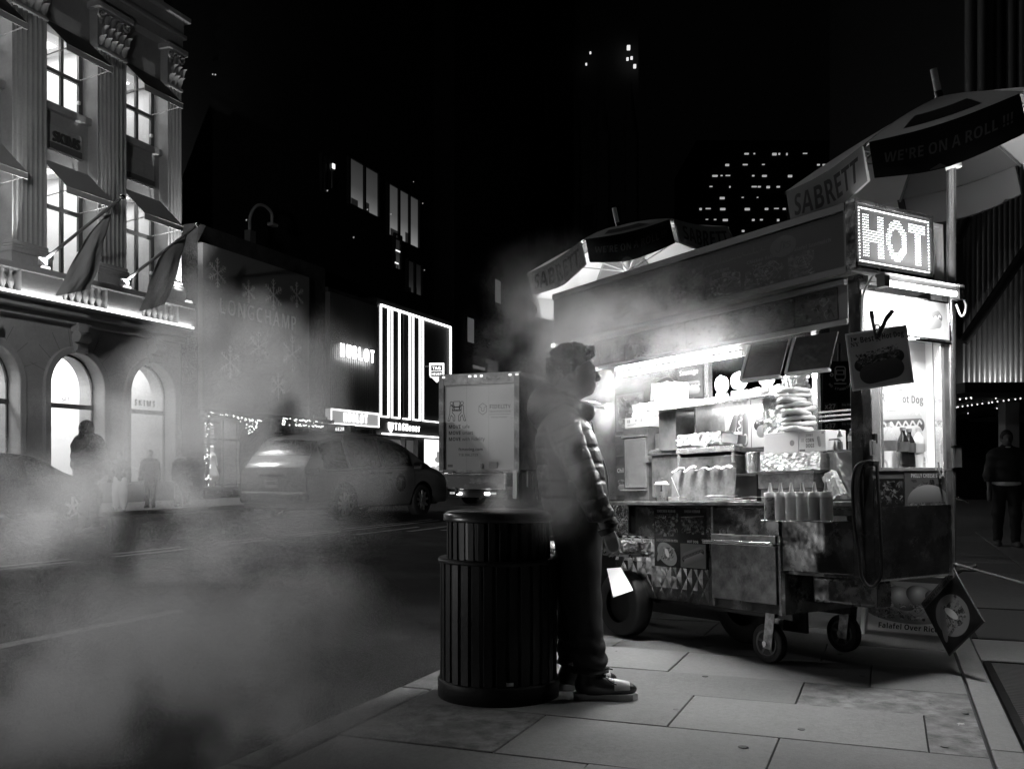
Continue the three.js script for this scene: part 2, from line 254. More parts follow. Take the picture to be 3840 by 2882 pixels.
  // scraps on the ground
  for (const [l, s, t, a] of [['crumpled white scrap on the dark pavement in front of the litter bin', 3.35, 1.2, 0.05], ['small white scrap in the gutter beside the kerb left of the litter bin', 5.1, 2.56, 0.06], ['tiny pale scrap on the rough slab by the grating', 4.85, -0.3, 0.03]]) {
    const o2 = thing('litter_scrap', l, 'litter', null, sw(s, (t > 2.4 ? -0.125 : 0.002), t)); part('paper', thick(6, 4, (u, v) => V3((u - 0.5) * a, 0.004 + 0.012 * noise(u * 4 + s, v * 3), (v - 0.5) * a * 0.5), 0.001), mats.offwhite, o2);
  }
}
// ================= left side of the avenue =================
const T0 = 25.5;
// ---- ornate stone corner building ----
{
  const TB = 25.84, S0 = 26, b = onAvenue('stone_building', 'ornate lit stone corner building with fluted pilasters, arched shop windows and balustrade', 'building', null, S0, 0, TB);
  const x = (s) => s - S0, zf = 0;                                    // local z: + towards the street
  const bays = [21.43, 24.95, 28.47].map(x), arches = [21.55, 25.05, 28.62].map(x), AR = 1.16, pil = [[19.0, 20.33], [22.5, 23.84], [26.0, 27.36], [29.5, 30.25]].map((p) => p.map(x)), xL = x(12), xR = x(30.22);
  const wall = [], trim = [];
  // ground floor with arches
  {
    const holes = arches.map((c) => { const h = [[c - AR, 0.7]]; for (let k = 0; k <= 20; k++) { const a = Math.PI - Math.PI * k / 20; h.push([c + AR * Math.cos(a), 3.9 + AR * Math.sin(a)]); } h.push([c + AR, 0.7]); return h; });
    const g = ext(shape([[xL, 0], [xR, 0], [xR, 6.0], [xL, 6.0]], holes), 1.04); put(g, 0, 0, -0.7); wall.push(g);
    for (const c of arches) {
      const ring = [], inn = []; for (let k = 0; k <= 24; k++) { const a = Math.PI * k / 24; ring.push([c + 1.36 * Math.cos(a), 3.9 + 1.36 * Math.sin(a)]); inn.push([c + (AR + 0.02) * Math.cos(a), 3.9 + (AR + 0.02) * Math.sin(a)]); }
      const arch = ext(shape([...ring, [c - 1.36, 0.7], [c - AR - 0.02, 0.7], ...inn.reverse(), [c + AR + 0.02, 0.7], [c + 1.36, 0.7]]), 0.1, 0.03); put(arch, 0, 0, 0.345); part('arch_surround', arch, mats.stone, b);
      const con = []; con.push(bx(0.5, 0.3, 0.35, c, 6.05, 0.17, 0, 0, 0, 0.04), put(cyl(0.2, 0.2, 0.5, 0, 0, 0, 0, 0, Math.PI / 2), c, 5.75, 0.26), put(cyl(0.13, 0.13, 0.46, 0, 0, 0, 0, 0, Math.PI / 2), c, 5.4, 0.18), bx(0.42, 0.5, 0.14, c, 5.5, 0.1, -0.15, 0, 0, 0.04), bx(0.6, 0.08, 0.3, c, 5.25, 0.12, 0, 0, 0, 0.03)); part('console', put(mg(con), 0, -0.15, 0.34), mats.stone, b);
      for (let k = 1; k < 9; k++) { const a = Math.PI * (k + 0.0) / 9; const r0 = 1.34, r1 = 2.0; const g2 = bx(r1 - r0, 0.008, 0.012, (r0 + r1) / 2, 0, 0); g2.rotateZ(a); put(g2, c, 3.9, 0.341); trim.push(g2); }
    }
    part('masonry_joint', mg(trim), M(0.12, 0.9), b);
  }
  // shop front behind each arch: dark frames, glass
  arches.forEach((c, i) => {
    const w = part('window', mg([b2(c - AR, c + AR, 3.22, 3.38, -0.12, -0.04), b2(c - AR, c - AR + 0.06, 0.7, 4.1, -0.12, -0.06), b2(c + AR - 0.06, c + AR, 0.7, 4.1, -0.12, -0.06), b2(c - AR, c + AR, 0.55, 0.72, -0.12, 0.05)]), mats.dark, b);
    const arc = []; for (let k = 0; k <= 20; k++) { const a = Math.PI * k / 20; arc.push([c + AR * 0.99 * Math.cos(a), 3.9 + AR * 0.99 * Math.sin(a)]); } const ia = arc.map(([p, q]) => [c + (p - c) * 0.94, 3.9 + (q - 3.9) * 0.94]).reverse();
    part('frame', put(ext(shape([...arc, ...ia]), 0.08), 0, 0, -0.12), mats.dark, w);
    part('pane', put(ext(shape([...arc, [c - AR * 0.99, 0.7], [c + AR * 0.99, 0.7]]), 0.01), 0, 0, -0.09), mats.glass, w);
    if (i === 2) letters('SKIMS', c - 0.45, c + 0.6, 3.52, -0.06, 0.22, 0.03, mats.dark, w, bold, 0.9);
    if (i === 1) letters('647', c - 0.22, c + 0.1, 3.45, -0.07, 0.15, 0.01, mats.dark, w, sans);
  });
  // ledge with its light strip, balustrade
  wall.push(b2(xL, x(30.25), 5.98, 6.2, -0.7, 0.6, 0.03), b2(xL, x(30.1), 6.2, 6.42, -0.7, 0.95, 0.03), b2(xL, x(29.96), 6.42, 6.49, -0.7, 1.22, 0.02));
  part('light_strip', b2(xL, x(29.94), 6.495, 6.57, 1.14, 1.2), glow(0.8, 3.0), b);
  const balu = lathe([[0.06, 0], [0.09, 0.02], [0.05, 0.07], [0.1, 0.2], [0.115, 0.28], [0.06, 0.44], [0.045, 0.52], [0.08, 0.58], [0.08, 0.62]], 12), balustrade = part('balustrade', mg([b2(xL, x(30.0), 7.24, 7.45, 0.75, 1.22, 0.04), b2(xL, x(29.95), 6.5, 6.62, 0.82, 1.1, 0.02), ...pil.map(([p, q]) => b2(p - 0.35, q - 0.1, 6.62, 7.24, 0.8, 1.12))]), mats.stone, b);
  for (const c of bays) for (let k = 0; k < 6; k++) { const m = part('baluster', balu, mats.stone, balustrade); m.position.set(c - 0.98 + k * 0.29, 6.62, 0.96); }
  wall.push(b2(xL, xR, 6.5, 7.0, -0.7, 0.5));
  // upper wall: piers, spandrels with panels
  for (let i = 0; i < 4; i++) { const a = i ? bays[i - 1] + 1.07 : x(12), e = i < 3 ? bays[i] - 1.07 : xR; wall.push(b2(a, e, 7.0, 17.3, -0.6, 0)); }
  for (const c of bays) {
    wall.push(b2(c - 1.07, c + 1.07, 11.3, 13.2, -0.6, -0.12), b2(c - 1.07, c + 1.07, 15.9, 17.3, -0.6, -0.05));
    const sp = part('spandrel', mg([b2(c - 1.07, c + 1.07, 13.05, 13.3, -0.5, 0.06, 0.02), b2(c - 0.75, c + 0.75, 11.75, 12.6, -0.13, -0.04, 0.02)]), mats.stone, b);
    part('plaque', b2(c - 0.68, c + 0.68, 11.8, 12.0, -0.06, 0.02), M(0.1, 0.6), sp);
    if (c === bays[1]) letters('SKIMS', c - 0.55, c + 0.6, 12.06, -0.03, 0.34, 0.06, M(0.06, 0.6), sp, bold, 0.95);
    for (const [y0, y1, tr] of [[7.0, 11.3, 9.95], [13.3, 15.9, 14.55]]) {
      const f = [b2(c - 1.07, c - 0.98, y0, y1, -0.45, -0.35), b2(c + 0.9, c + 1.07, y0, y1, -0.45, -0.35), b2(c + 0.12, c + 0.24, y0, y1, -0.45, -0.35), b2(c - 1.07, c + 0.95, tr - 0.06, tr + 0.07, -0.45, -0.33), b2(c - 1.07, c + 1.07, y0, y0 + 0.1, -0.45, -0.3)];
      const w = part('window', mg(f), M(0.07, 0.5), b); part('pane', b2(c - 1.0, c + 0.95, y0 + 0.05, y1, -0.42, -0.415), mats.glass, w);
      // awning
      const top = y1 + 0.02, aw = thick(10, 12, (u, v) => V3(c - 1.05 + 2.0 * u, top - 1.05 * v - 0.05 * Math.sin(Math.PI * u) * v * (1 - v), 0.02 + 1.1 * v), 0.015), val = b2(c - 1.05, c + 0.95, top - 1.24, top - 1.04, 1.09, 1.12);
      const awn = part('awning', mg([aw, val]), M(0.42, 0.9, 0, { bumpMap: rep(texWeave, 6), bumpScale: 0.002 }), b);
      for (const q of [c - 1.0, c + 0.9]) part('arm', rod(V3(q, top - 1.15, 1.1), V3(q, top - 1.3, -0.3), 0.02), mats.mid, awn);
      part('fixture', bx(0.1, 0.12, 0.1, c + 0.8, y0 + (y0 > 9 ? 0.5 : 1.6), -0.25, 0, 0, 0, 0.02), mats.white, w);
    }
  }
  // fluted pilasters
  for (const [p, q] of pil) {
    const w = q - p, n = Math.max(3, Math.round(w / 0.2)), fl = w / n, d = 0.34, pts = [[p, 0], [q, 0], [q, d]];
    for (let k = n - 1; k >= 0; k--) { const c = p + (k + 0.5) * fl; pts.push([c + fl * 0.36, d]); for (let a = 1; a < 6; a++) pts.push([c + fl * 0.36 * Math.cos(Math.PI * a / 6), d - fl * 0.4 * Math.sin(Math.PI * a / 6)]); pts.push([c - fl * 0.36, d]); }
    pts.push([p, d]);
    const shaft = ext(shape(pts), 7.35); shaft.rotateX(-Math.PI / 2); const g = shaft; // plan x,z -> extrude up
    g.scale(1, 1, -1); const ix = g.attributes.position.array; for (let k = 0; k < ix.length; k += 9) for (let m = 0; m < 3; m++) { const t = ix[k + 3 + m]; ix[k + 3 + m] = ix[k + 6 + m]; ix[k + 6 + m] = t; }
    put(g, 0, 8.35, 0); g.deleteAttribute('normal'); g.computeVertexNormals(); boxUV(g);
    const pl = part('pilaster', g, mats.stone, b);
    part('base', mg([b2(p - 0.12, q + 0.12, 7.0, 7.95, 0, 0.46), b2(p - 0.14, q + 0.14, 7.95, 8.1, 0, 0.5, 0.03), b2(p - 0.07, q + 0.07, 8.1, 8.22, 0, 0.44, 0.05), b2(p - 0.03, q + 0.03, 8.22, 8.35, 0, 0.39, 0.03)]), mats.stone, pl);
    const cap = [b2(p - 0.03, q + 0.03, 15.7, 15.82, 0, 0.4, 0.02), b2(p, q, 15.82, 17.1, 0, 0.33), b2(p - 0.16, q + 0.16, 17.08, 17.3, 0, 0.55, 0.03)];
    for (let row = 0; row < 3; row++) for (let k = 0; k < Math.max(2, Math.round(w / 0.28)); k++) { const m = Math.max(2, Math.round(w / 0.28)), c = p + (k + (row % 2 ? 1 : 0.5)) * w / m; if (c > q + 0.02) continue; const leaf = sheet(5, 8, (u, v) => V3((u - 0.5) * (0.26 * Math.sin(Math.PI * (0.12 + 0.8 * v))) * (1 + 0.25 * Math.sin(u * 19)), v * 0.42 - Math.max(0, v - 0.75) * 0.35, 0.36 + 0.02 + 0.22 * v * v * v + 0.04 * Math.sin(u * Math.PI))); cap.push(put(plain(leaf), c, 15.84 + row * 0.38, -0.02)); }
    for (const c of [p + 0.08, q - 0.08]) cap.push(put(plain(new THREE.TorusGeometry(0.13, 0.05, 8, 16)), c, 16.92, 0.42), sph(0.06, c, 16.92, 0.44));
    part('capital', mg(cap), mats.stone, pl);
  }
  // entablature and attic
  wall.push(b2(xL, x(30.28), 17.3, 17.75, -0.6, 0.4, 0.02), b2(xL, x(30.4), 17.75, 17.9, -0.6, 0.5, 0.02), b2(xL, x(30.3), 17.9, 18.4, -0.6, 0.42), b2(xL, x(30.5), 18.4, 18.6, -0.6, 0.62, 0.03), b2(xL, x(30.0), 18.6, 24, -1.5, -0.3));
  // back and side walls, floors
  wall.push(b2(xL, xR, 0, 24, -8.3, -8), b2(xR - 0.3, xR, 0, 6.0, -8, -0.7), b2(xR - 0.3, xR, 6.0, 18.4, -8, -0.6), b2(xL, xL + 0.3, 0, 18.5, -8, -0.7));
  part('wall', mg(wall), mats.stone, b);
  part('interior', mg([b2(xL + 0.3, xR - 0.3, 5.6, 6.15, -7.9, -0.8), b2(xL + 0.3, xR - 0.3, 11.6, 12.2, -4.4, -0.65), b2(xL + 0.3, xR - 0.3, 6.9, 6.98, -4.4, -0.65), b2(xL + 0.3, xR - 0.3, 16, 16.6, -4.4, -0.65), b2(xL + 0.3, xR - 0.3, 13, 13.08, -4.4, -0.65), b2(xL + 0.3, xR - 0.3, 6.98, 16, -4.6, -4.4), b2(xL + 0.3, xR - 0.3, 0, 5.6, -4.6, -4.4), b2(xL + 0.3, xR - 0.3, 0.5, 0.6, -4.4, -0.75), ...bays.map((c) => b2(c + 1.55, c + 1.65, 7, 16, -4.3, -0.65)), ...bays.map((c) => b2(c + 1.55, c + 1.65, 0.6, 5.6, -4.3, -0.75))]), mats.white, b);
  for (const c of arches) { part('hanging_panel', b2(c - 1.05, c - 0.1, 0.65, 3.1, -1.4, -1.36), M(0.6, 0.7), b); part('display_shelf', mg([b2(c - 0.9, c - 0.35, 2.3, 2.36, -1.3, -1.0), b2(c - 0.9, c - 0.6, 1.55, 1.6, -1.3, -1.0)]), mats.offwhite, b); }
  // ceiling lamps of the three storeys
  const gl = glow(0.8, 2.2), cl = [];
  for (const [y, k] of [[5.6, 34], [11.6, 16], [16, 16]]) for (const c of bays) { cl.push(b2(c - 0.7, c + 0.9, y - 0.05, y - 0.01, -2.6, -1.4)); area(1.6, 1.2, k, sw(S0 + c + 0.1, y - 0.07, T0 + 2), sw(S0 + c + 0.1, 0, T0 + 2.001)); }
  part('ceiling_lamp', mg(cl), gl, b);
  // uplights standing at the pilaster feet
  const up = []; for (const [p, q] of pil.slice(1)) { const c = (p + q) / 2; up.push(bx(0.3, 0.1, 0.12, c, 7.52, 1.0, -0.4, 0, 0, 0.02)); const l = new THREE.SpotLight(0xffffff, 110, 0, 0.85, 1); l.position.copy(sw(S0 + c, 7.62, TB - 1.05)); l.target.position.copy(sw(S0 + c, 13.0, TB - 0.2)); l.castShadow = true; scene.add(l, l.target); }
  part('uplight', mg(up), glow(0.5, 1.2), b);
  area(17, 0.05, 20, sw(21.4, 6.59, TB - 1.17), sw(21.4, 7.5, TB - 0.95));
}
// ---- furled flags on slanted poles ----
function flag(base, tip, left, right, tt, label) {
  const f = thing('flag', label, 'flag', 'flags on the stone building', base);
  const d = tip.clone().sub(base);
  const p = part('flagpole', rod(V3(0, 0, 0), d, 0.055, 10, 0.045), mats.dark, f); part('finial', sph(0.09, d.x, d.y, d.z), mats.chrome, p); part('bracket', bx(0.3, 0.25, 0.3, 0, 0, 0, 0, 0.4, 0, 0.04), mats.stone, p);
  const L = left.map(([X, Y]) => onFacade(X, Y, tt)), Rr = right.map(([X, Y]) => onFacade(X, Y, tt)), cv = (a) => new THREE.CatmullRomCurve3(a.map(([s, h]) => V3(s, h, 0)));
  const cl = cv(L), cr = cv(Rr);
  const g = thick(26, 30, (u, v) => { const a = cl.getPoint(v), c = cr.getPoint(v), s = a.x + (c.x - a.x) * u, h = a.y + (c.y - a.y) * u, w = Math.min(1, v * 2.5); return sw(s, h, tt + w * (0.07 * Math.sin(u * 6 + v * 2.5) + 0.03 * Math.sin(u * 13 - v * 4) + 0.1 * (fbm(u * 4, v * 5) - 0.5))).sub(base); }, 0.008);
  part('cloth', g, M(0.26, 0.85, 0, { bumpMap: rep(texWeave, 10), bumpScale: 0.002 }), f);
}
flag(sw(23.2, 7.75, 25), sw(23.75, 9.65, 22.3), [[418, 778], [330, 880], [275, 975], [240, 1050], [210, 1108]], [[421, 775], [404, 850], [382, 930], [372, 1000], [338, 1082]], 23.2, 'furled dark flag hanging from the slanted pole left of the two');
flag(sw(26.7, 7.72, 25), sw(27.4, 9.65, 22.4), [[694, 875], [600, 960], [566, 1040], [550, 1100], [525, 1165]], [[700, 872], [690, 920], [672, 985], [655, 1060], [620, 1140]], 23.2, 'furled dark flag at the corner end of the stone building');

// ---- dark building set in the alley ----
{
  const b = onAvenue('alley_building', 'narrow dark building between the stone corner building and the snowflake hoarding', 'building', null, 31, 0, 26.6);
  part('wall', b2(-0.6, 0.6, 0, 13, -3, 0), mats.stoneDark, b); part('sconce', bx(0.14, 0.5, 0.14, 0.1, 9.0, 0.07, 0, 0, 0, 0.03), glow(0.5, 0.5), b);
}
// ---- snowflake hoarding over a shop ----
{
  const S0 = 35.3, b = onAvenue('snowflake_shop_building', 'dark shop building wrapped in a hoarding with snowflakes and spaced capital letters', 'building', null, S0, 0, T0), x = (s) => s - S0, hm = M(0.24, 0.8, 0, { bumpMap: rep(texWeave, 2), bumpScale: 0.002 });
  part('hoarding', b2(x(31.5), x(39.1), 3.55, 10.2, -0.25, 0), hm, b);
  part('wall', mg([b2(x(31.5), x(40.9), 3.5, 11, -6, -0.26), b2(x(34.1), x(36.3), 0, 3.5, -1, -0.2), b2(x(31.35), x(31.6), 0, 3.5, -3, 0), b2(x(39.2), x(40.9), 0, 3.5, -3, -0.1), b2(x(31.5), x(40.9), 0, 0.35, -3, 0.1), b2(x(31.5), x(40.9), 3.4, 3.56, -3, 0.25)]), mats.stoneDark, b);
  const lm = M(0.62, 0.7); letters('LONGCHAMP', x(32.55), x(37.95), 7.55, 0.01, 0.62, 0.03, lm, b, sans, 0.9);
  for (const [s, h, r] of [[32.4, 9.15, 0.62], [34.45, 8.75, 0.5], [36.24, 8.9, 0.72], [38.05, 9.2, 0.6], [35.15, 6.45, 0.72], [37.7, 6.45, 0.85], [33.2, 5.6, 0.7], [36.6, 4.9, 0.6]]) {
    const fl = []; for (let k = 0; k < 6; k++) { const q = []; q.push(bx(0.035, r, 0.015, 0, r / 2, 0)); for (const [f, l] of [[0.35, 0.22], [0.58, 0.3], [0.8, 0.18]]) for (const sg of [-1, 1]) { const e = bx(0.025, l * r, 0.015, 0, l * r / 2, 0.001 * sg); e.rotateZ(sg * 0.85); q.push(put(e, 0, f * r, 0)); } for (const g of q) { g.rotateZ(k * Math.PI / 3); put(g, x(s), h, 0.012 + 0.001 * k); fl.push(g); } }
    part('snowflake', mg(fl), lm, b);
  }
  // lit shop window with mannequins
  const win = part('shop_window', mg([b2(x(31.6), x(34.1), 0.35, 0.45, -0.1, 0), b2(x(31.6), x(34.1), 2.35, 2.42, -0.1, 0), b2(x(32.75), x(32.82), 0.45, 3.4, -0.1, 0), b2(x(33.6), x(33.65), 0.45, 3.4, -0.1, 0)]), mats.dark, b);
  part('interior', mg([b2(x(31.6), x(34.1), 0.4, 3.4, -2.6, -2.5), b2(x(31.6), x(34.1), 3.3, 3.4, -2.5, -0.2), b2(x(31.6), x(34.1), 0.36, 0.45, -2.5, -0.2)]), M(0.25, 0.7), win);
  for (let k = 0; k < 16; k++) part('shutter_slat', b2(x(33.0), x(34.05), 1.1 + k * 0.13, 1.16 + k * 0.13, -1.5, -1.47), mats.mid, win);
  area(2, 0.5, 26, sw(32.9, 3.25, T0 + 0.6), sw(32.7, 0.5, T0 + 1.1));
  for (const [s, sc] of [[32.05, 1], [32.95, 0.96]]) { const mnq = part('mannequin', meshField((X, Y, Z) => { const p = [X, Y, Z]; let d = capsule(p, [0, 1.55, 0], [0, 1.66, 0], 0.08, 0.1); d = smin(d, capsule(p, [0, 1.3, 0], [0, 1.5, 0], 0.13, 0.06), 0.06); d = smin(d, capsule(p, [0, 1.05, 0], [0, 1.3, 0], 0.11, 0.15), 0.05); d = smin(d, capsule(p, [0, 0.45, 0], [0, 1.05, 0], 0.3, 0.12), 0.05); d = smin(d, capsule(p, [0.19, 1.33, 0], [0.28, 0.9, 0.05], 0.05, 0.04), 0.05); d = smin(d, capsule(p, [-0.19, 1.33, 0], [-0.26, 0.9, 0.08], 0.05, 0.04), 0.05); d = smin(d, capsule(p, [0.08, 0, 0], [0.08, 0.5, 0], 0.05, 0.07), 0.03); return smin(d, capsule(p, [-0.08, 0, 0], [-0.08, 0.5, 0], 0.05, 0.07), 0.03); }, [-0.4, -0.08, -0.4], [0.4, 1.85, 0.4], 0.035), mats.white, win); mnq.position.set(x(s), 0.47, -0.7); mnq.scale.setScalar(sc); }
  const fl = []; const dot = (s, h, z = 0.12) => fl.push(put(plain(new THREE.OctahedronGeometry(0.022)), x(s), h, z + RR(-0.08, 0.08)));
  for (let k = 0; k < 70; k++) { const u = R(); dot(31.45 + 3.4 * u, 3.38 - 0.35 * u * 0.6 + RR(-0.12, 0.1), 0.3); } for (let k = 0; k < 30; k++) dot(34.3 + RR(-0.5, 0.3), 2.9 + RR(-0.25, 0.3), 0.3); for (let k = 0; k < 55; k++) dot(31.55 + RR(-0.1, 0.18), 0.5 + 2.5 * R(), 0.2); for (let k = 0; k < 110; k++) dot(36.5 + 3.2 * R(), 3.3 + RR(-0.16, 0.16), 0.3);
  part('fairy_light', mg(fl), glow(1, 9), b, undefined, 'stuff');
  part('garland', mg([tube([V3(x(31.5), 3.3, 0.28), V3(x(33), 3.25, 0.3), V3(x(34.8), 3.05, 0.28)], 0.09), tube([V3(x(36.5), 3.32, 0.28), V3(x(39.7), 3.3, 0.28)], 0.1), tube([V3(x(31.55), 0.5, 0.18), V3(x(31.6), 3.2, 0.2)], 0.08)]), M(0.02, 0.95), b);
}
// ---- ribbed watch shop ----
{
  const S0 = 43.3, b = onAvenue('ribbed_shop_building', 'shop building clad in dark vertical ribs with bright name and lit sign box', 'building', null, S0, 0, T0), x = (s) => s - S0;
  part('wall', mg([b2(x(40.9), x(45.77), 3.3, 10.08, -5, -0.35), b2(x(40.9), x(45.77), 9.85, 10.08, -0.35, -0.1), b2(x(40.95), x(45.75), 0, 3.3, -5, -1)]), mats.stoneDark, b);
  const rib = b2(-0.06, 0.06, 4.2, 9.85, -0.35, 0); for (let k = 0; k < 26; k++) { const m = part('rib', rib, M(0.2, 0.45, 0.5), b); m.position.x = x(40.98) + k * 0.1888; }
  const gm = glow(1, 2.4); letters('HUBLOT', x(41.75), x(45.1), 6.78, 0.06, 0.66, 0.05, gm, b, bold, 0.72);
  const box = part('sign_box', b2(x(40.95), x(45.75), 3.4, 4.15, -0.35, 0.02), glow(0.5, 0.3), b);
  const bm = glow(1, 2.6); part('light_edge', mg([b2(x(40.95), x(45.75), 4.08, 4.15, 0.02, 0.05), b2(x(40.95), x(45.75), 3.4, 3.45, 0.02, 0.05), b2(x(40.95), x(41.02), 3.45, 4.08, 0.02, 0.05), b2(x(45.68), x(45.75), 3.45, 4.08, 0.02, 0.05)]), bm, box);
  letters('HUBLOT', x(42.15), x(44.45), 3.56, 0.04, 0.44, 0.04, gm, box, bold, 0.72);
  const dk = mats.dark; part('shop_window', mg([b2(x(41.0), x(41.1), 0.2, 3.3, -0.5, -0.3), b2(x(43.2), x(43.35), 0.2, 3.3, -0.5, -0.3), b2(x(45.6), x(45.7), 0.2, 3.3, -0.5, -0.3)]), dk, b);
  area(3.2, 0.7, 6, sw(43.4, 7.0, T0 - 0.3), sw(43.4, 7.0, T0 + 1));
  part('small_sign', mg([b2(x(39.4), x(40.6), 3.0, 3.7, 0.0, 0.05)]), M(0.12, 0.6), b);
}
// ---- shop with light-line frames ----
{
  const S0 = 50.7, b = onAvenue('light_line_shop_building', 'black shop building outlined with tall bright light lines and a glowing name', 'building', null, S0, 0, T0), x = (s) => s - S0, lm = glow(1, 3.2);
  part('wall', mg([b2(x(45.8), x(56), 3.0, 10.4, -6, -0.2), b2(x(45.8), x(56), 0, 3.0, -6, -3)]), mats.black, b);
  const X = (p) => x(onFacade(p, 1500, T0)[0]);
  const lines = (a, c, y0, y1, left = true, right = true) => { const t = 0.022, l = []; if (left) l.push(b2(a - t, a + t, y0, y1, -0.2, -0.1)); if (right) l.push(b2(c - t, c + t, y0, y1, -0.2, -0.1)); l.push(b2(a + t, c - t, y0, y0 + 0.06, -0.2, -0.1)); part('light_line', mg(l), lm, b); };
  lines(X(1437), X(1465.5), 4.0, 10); lines(X(1478.5), X(1506), 4.0, 10); lines(X(1520), X(1545), 4.0, 10, false); lines(X(1557.5), X(1582.7), 4.0, 10); lines(X(1594), X(1698), 4.0, 10);
  part('light_line', b2(X(1437), X(1698), 10, 10.1, -0.2, -0.1), lm, b);
  for (const [p, q] of [[1437, 1465.5], [1478.5, 1506], [1520, 1545], [1557.5, 1582.7]]) { part('ribbed_panel', mg([...Array(6)].map((_, k) => b2(X(p) + 0.1 + k * (X(q) - X(p) - 0.2) / 6, X(p) + 0.16 + k * (X(q) - X(p) - 0.2) / 6, 4.12, 9.95, -0.2, -0.14))), M(0.04, 0.5), b); }
  letters('TAGHeuer', x(47.9), x(50.9), 3.36, -0.18, 0.4, 0.05, glow(1, 2.6), b, bold, 0.72);
  part('shield', put(ext(shape([[-0.28, 0.25], [0.28, 0.25], [0.28, -0.05], [0, -0.32], [-0.28, -0.05]]), 0.05), x(47.4), 3.5, -0.18), glow(1, 2.6), b);
  part('light_line', b2(X(1437), X(1700), 3.06, 3.14, -0.1, 0), lm, b);
  // shop window
  const w = part('shop_window', mg([b2(x(46.3), x(46.4), 0.3, 3.0, -0.3, -0.1), b2(x(49.0), x(49.15), 0.3, 3.0, -0.4, -0.1), b2(x(50.6), x(51.2), 0.0, 3.0, -0.4, -0.1)]), mats.dark, b);
  part('interior', mg([b2(x(45.8), x(56), 0.2, 3.0, -2.95, -2.9)]), M(0.3, 0.8), w); part('frame', mg([b2(x(46.5), x(46.56), 0.5, 2.6, -0.8, -0.7), b2(x(48.5), x(48.56), 0.5, 2.6, -0.8, -0.7), b2(x(46.5), x(48.56), 2.55, 2.62, -0.8, -0.7)]), lm, w);
  for (const s of [47.2, 48, 49.6]) part('plinth', b2(x(s) - 0.2, x(s) + 0.2, 0.2, 1.2, -1.3, -0.9), mats.mid, w);
  area(3, 0.4, 10, sw(48, 2.9, T0 + 1.5), sw(48, 0, T0 + 1.51));
  const ad = canvasTex(256, 384, (g, W2, H2) => { g.fillStyle = '#fff'; g.fillRect(0, 0, W2, H2); g.fillStyle = '#777'; g.fillRect(120, 120, 26, 60); g.beginPath(); g.arc(132, 200, 30, 0, 7); g.fill(); g.fillStyle = '#999'; for (const [a, c2, r] of [[90, 300, 34], [150, 290, 38], [120, 350, 44]]) { g.beginPath(); g.arc(a, c2, r, 0, 7); g.fill(); } });
  part('lit_poster', put(plain(new THREE.PlaneGeometry(3.6, 2.3)), x(53.2), 1.8, -0.1), M(0, 0.5, 0, { emissive: grey(1), emissiveIntensity: 1.6, emissiveMap: ad }), b);
  // hanging blade sign
  const st = canvasTex(256, 256, (g) => { g.fillStyle = '#fff'; g.fillRect(0, 0, 256, 256); g.fillStyle = '#111'; g.fillRect(20, 20, 216, 108); g.fillStyle = '#111'; g.fillRect(20, 138, 216, 100); g.fillStyle = '#fff'; g.textAlign = 'center'; g.font = 'bold 88px sans-serif'; g.fillText('TAG', 128, 106); g.font = 'bold 62px sans-serif'; g.fillText('HEUER', 128, 212, 200); });
  const bl = part('blade_sign', put(ext(shape([[-0.42, 0.5], [0.42, 0.5], [0.42, -0.2], [0, -0.62], [-0.42, -0.2]]), 0.12), 0, 0, -0.06), glow(1, 2.0), b);
  bl.position.set(x(50.2), 6.75, 1.3); bl.rotation.y = -1.25; part('face', put(plain(new THREE.PlaneGeometry(0.76, 0.76)), 0, 0.05, 0.065), M(0, 0.5, 0, { emissive: grey(1), emissiveIntensity: 2.2, emissiveMap: st }), bl); part('bracket', rod(V3(0, 0.4, 0), V3(-0.9, 0.4, -1.0), 0.03), mats.dark, bl);
}
// ---- farther building with a mural sign ----
{
  const b = onAvenue('mural_building', 'dim building beyond the light-line shop with a mural sign above the truck', 'building', null, 62, 0, 26);
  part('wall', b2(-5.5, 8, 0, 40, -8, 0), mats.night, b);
  const st = canvasTex(512, 512, (g) => { g.fillStyle = '#666'; g.fillRect(0, 0, 512, 512); g.fillStyle = '#151515'; g.fillRect(0, 0, 256, 150); g.fillStyle = '#ddd'; g.font = 'bold 34px sans-serif'; g.fillText('EDUARDO KOBRA', 6, 96, 238); g.fillStyle = '#333'; g.beginPath(); g.moveTo(256, 150); g.lineTo(300, 40); g.lineTo(256, 20); g.fill(); g.fillStyle = '#3a3a3a'; g.beginPath(); g.moveTo(0, 340); g.lineTo(120, 200); g.lineTo(256, 300); g.lineTo(256, 512); g.lineTo(0, 512); g.fill(); g.fillStyle = '#888'; g.fillRect(300, 80, 190, 400); g.fillStyle = '#222'; g.fillRect(330, 300, 70, 212); g.fillStyle = '#222'; g.fillRect(60, 330, 60, 182); });
  part('mural', put(plain(new THREE.PlaneGeometry(4.6, 4.6)), -0.35, 6.5, 0.03), M(0.0, 0.6, 0, { emissive: grey(1), emissiveIntensity: 0.28, emissiveMap: st }), b);
  for (const [a, c] of [[-3.4, 9.6], [1.4, 13]]) part('window', b2(a, a + 1, c, c + 1.6, 0, 0.03), glow(0.4, 0.06), b);
}
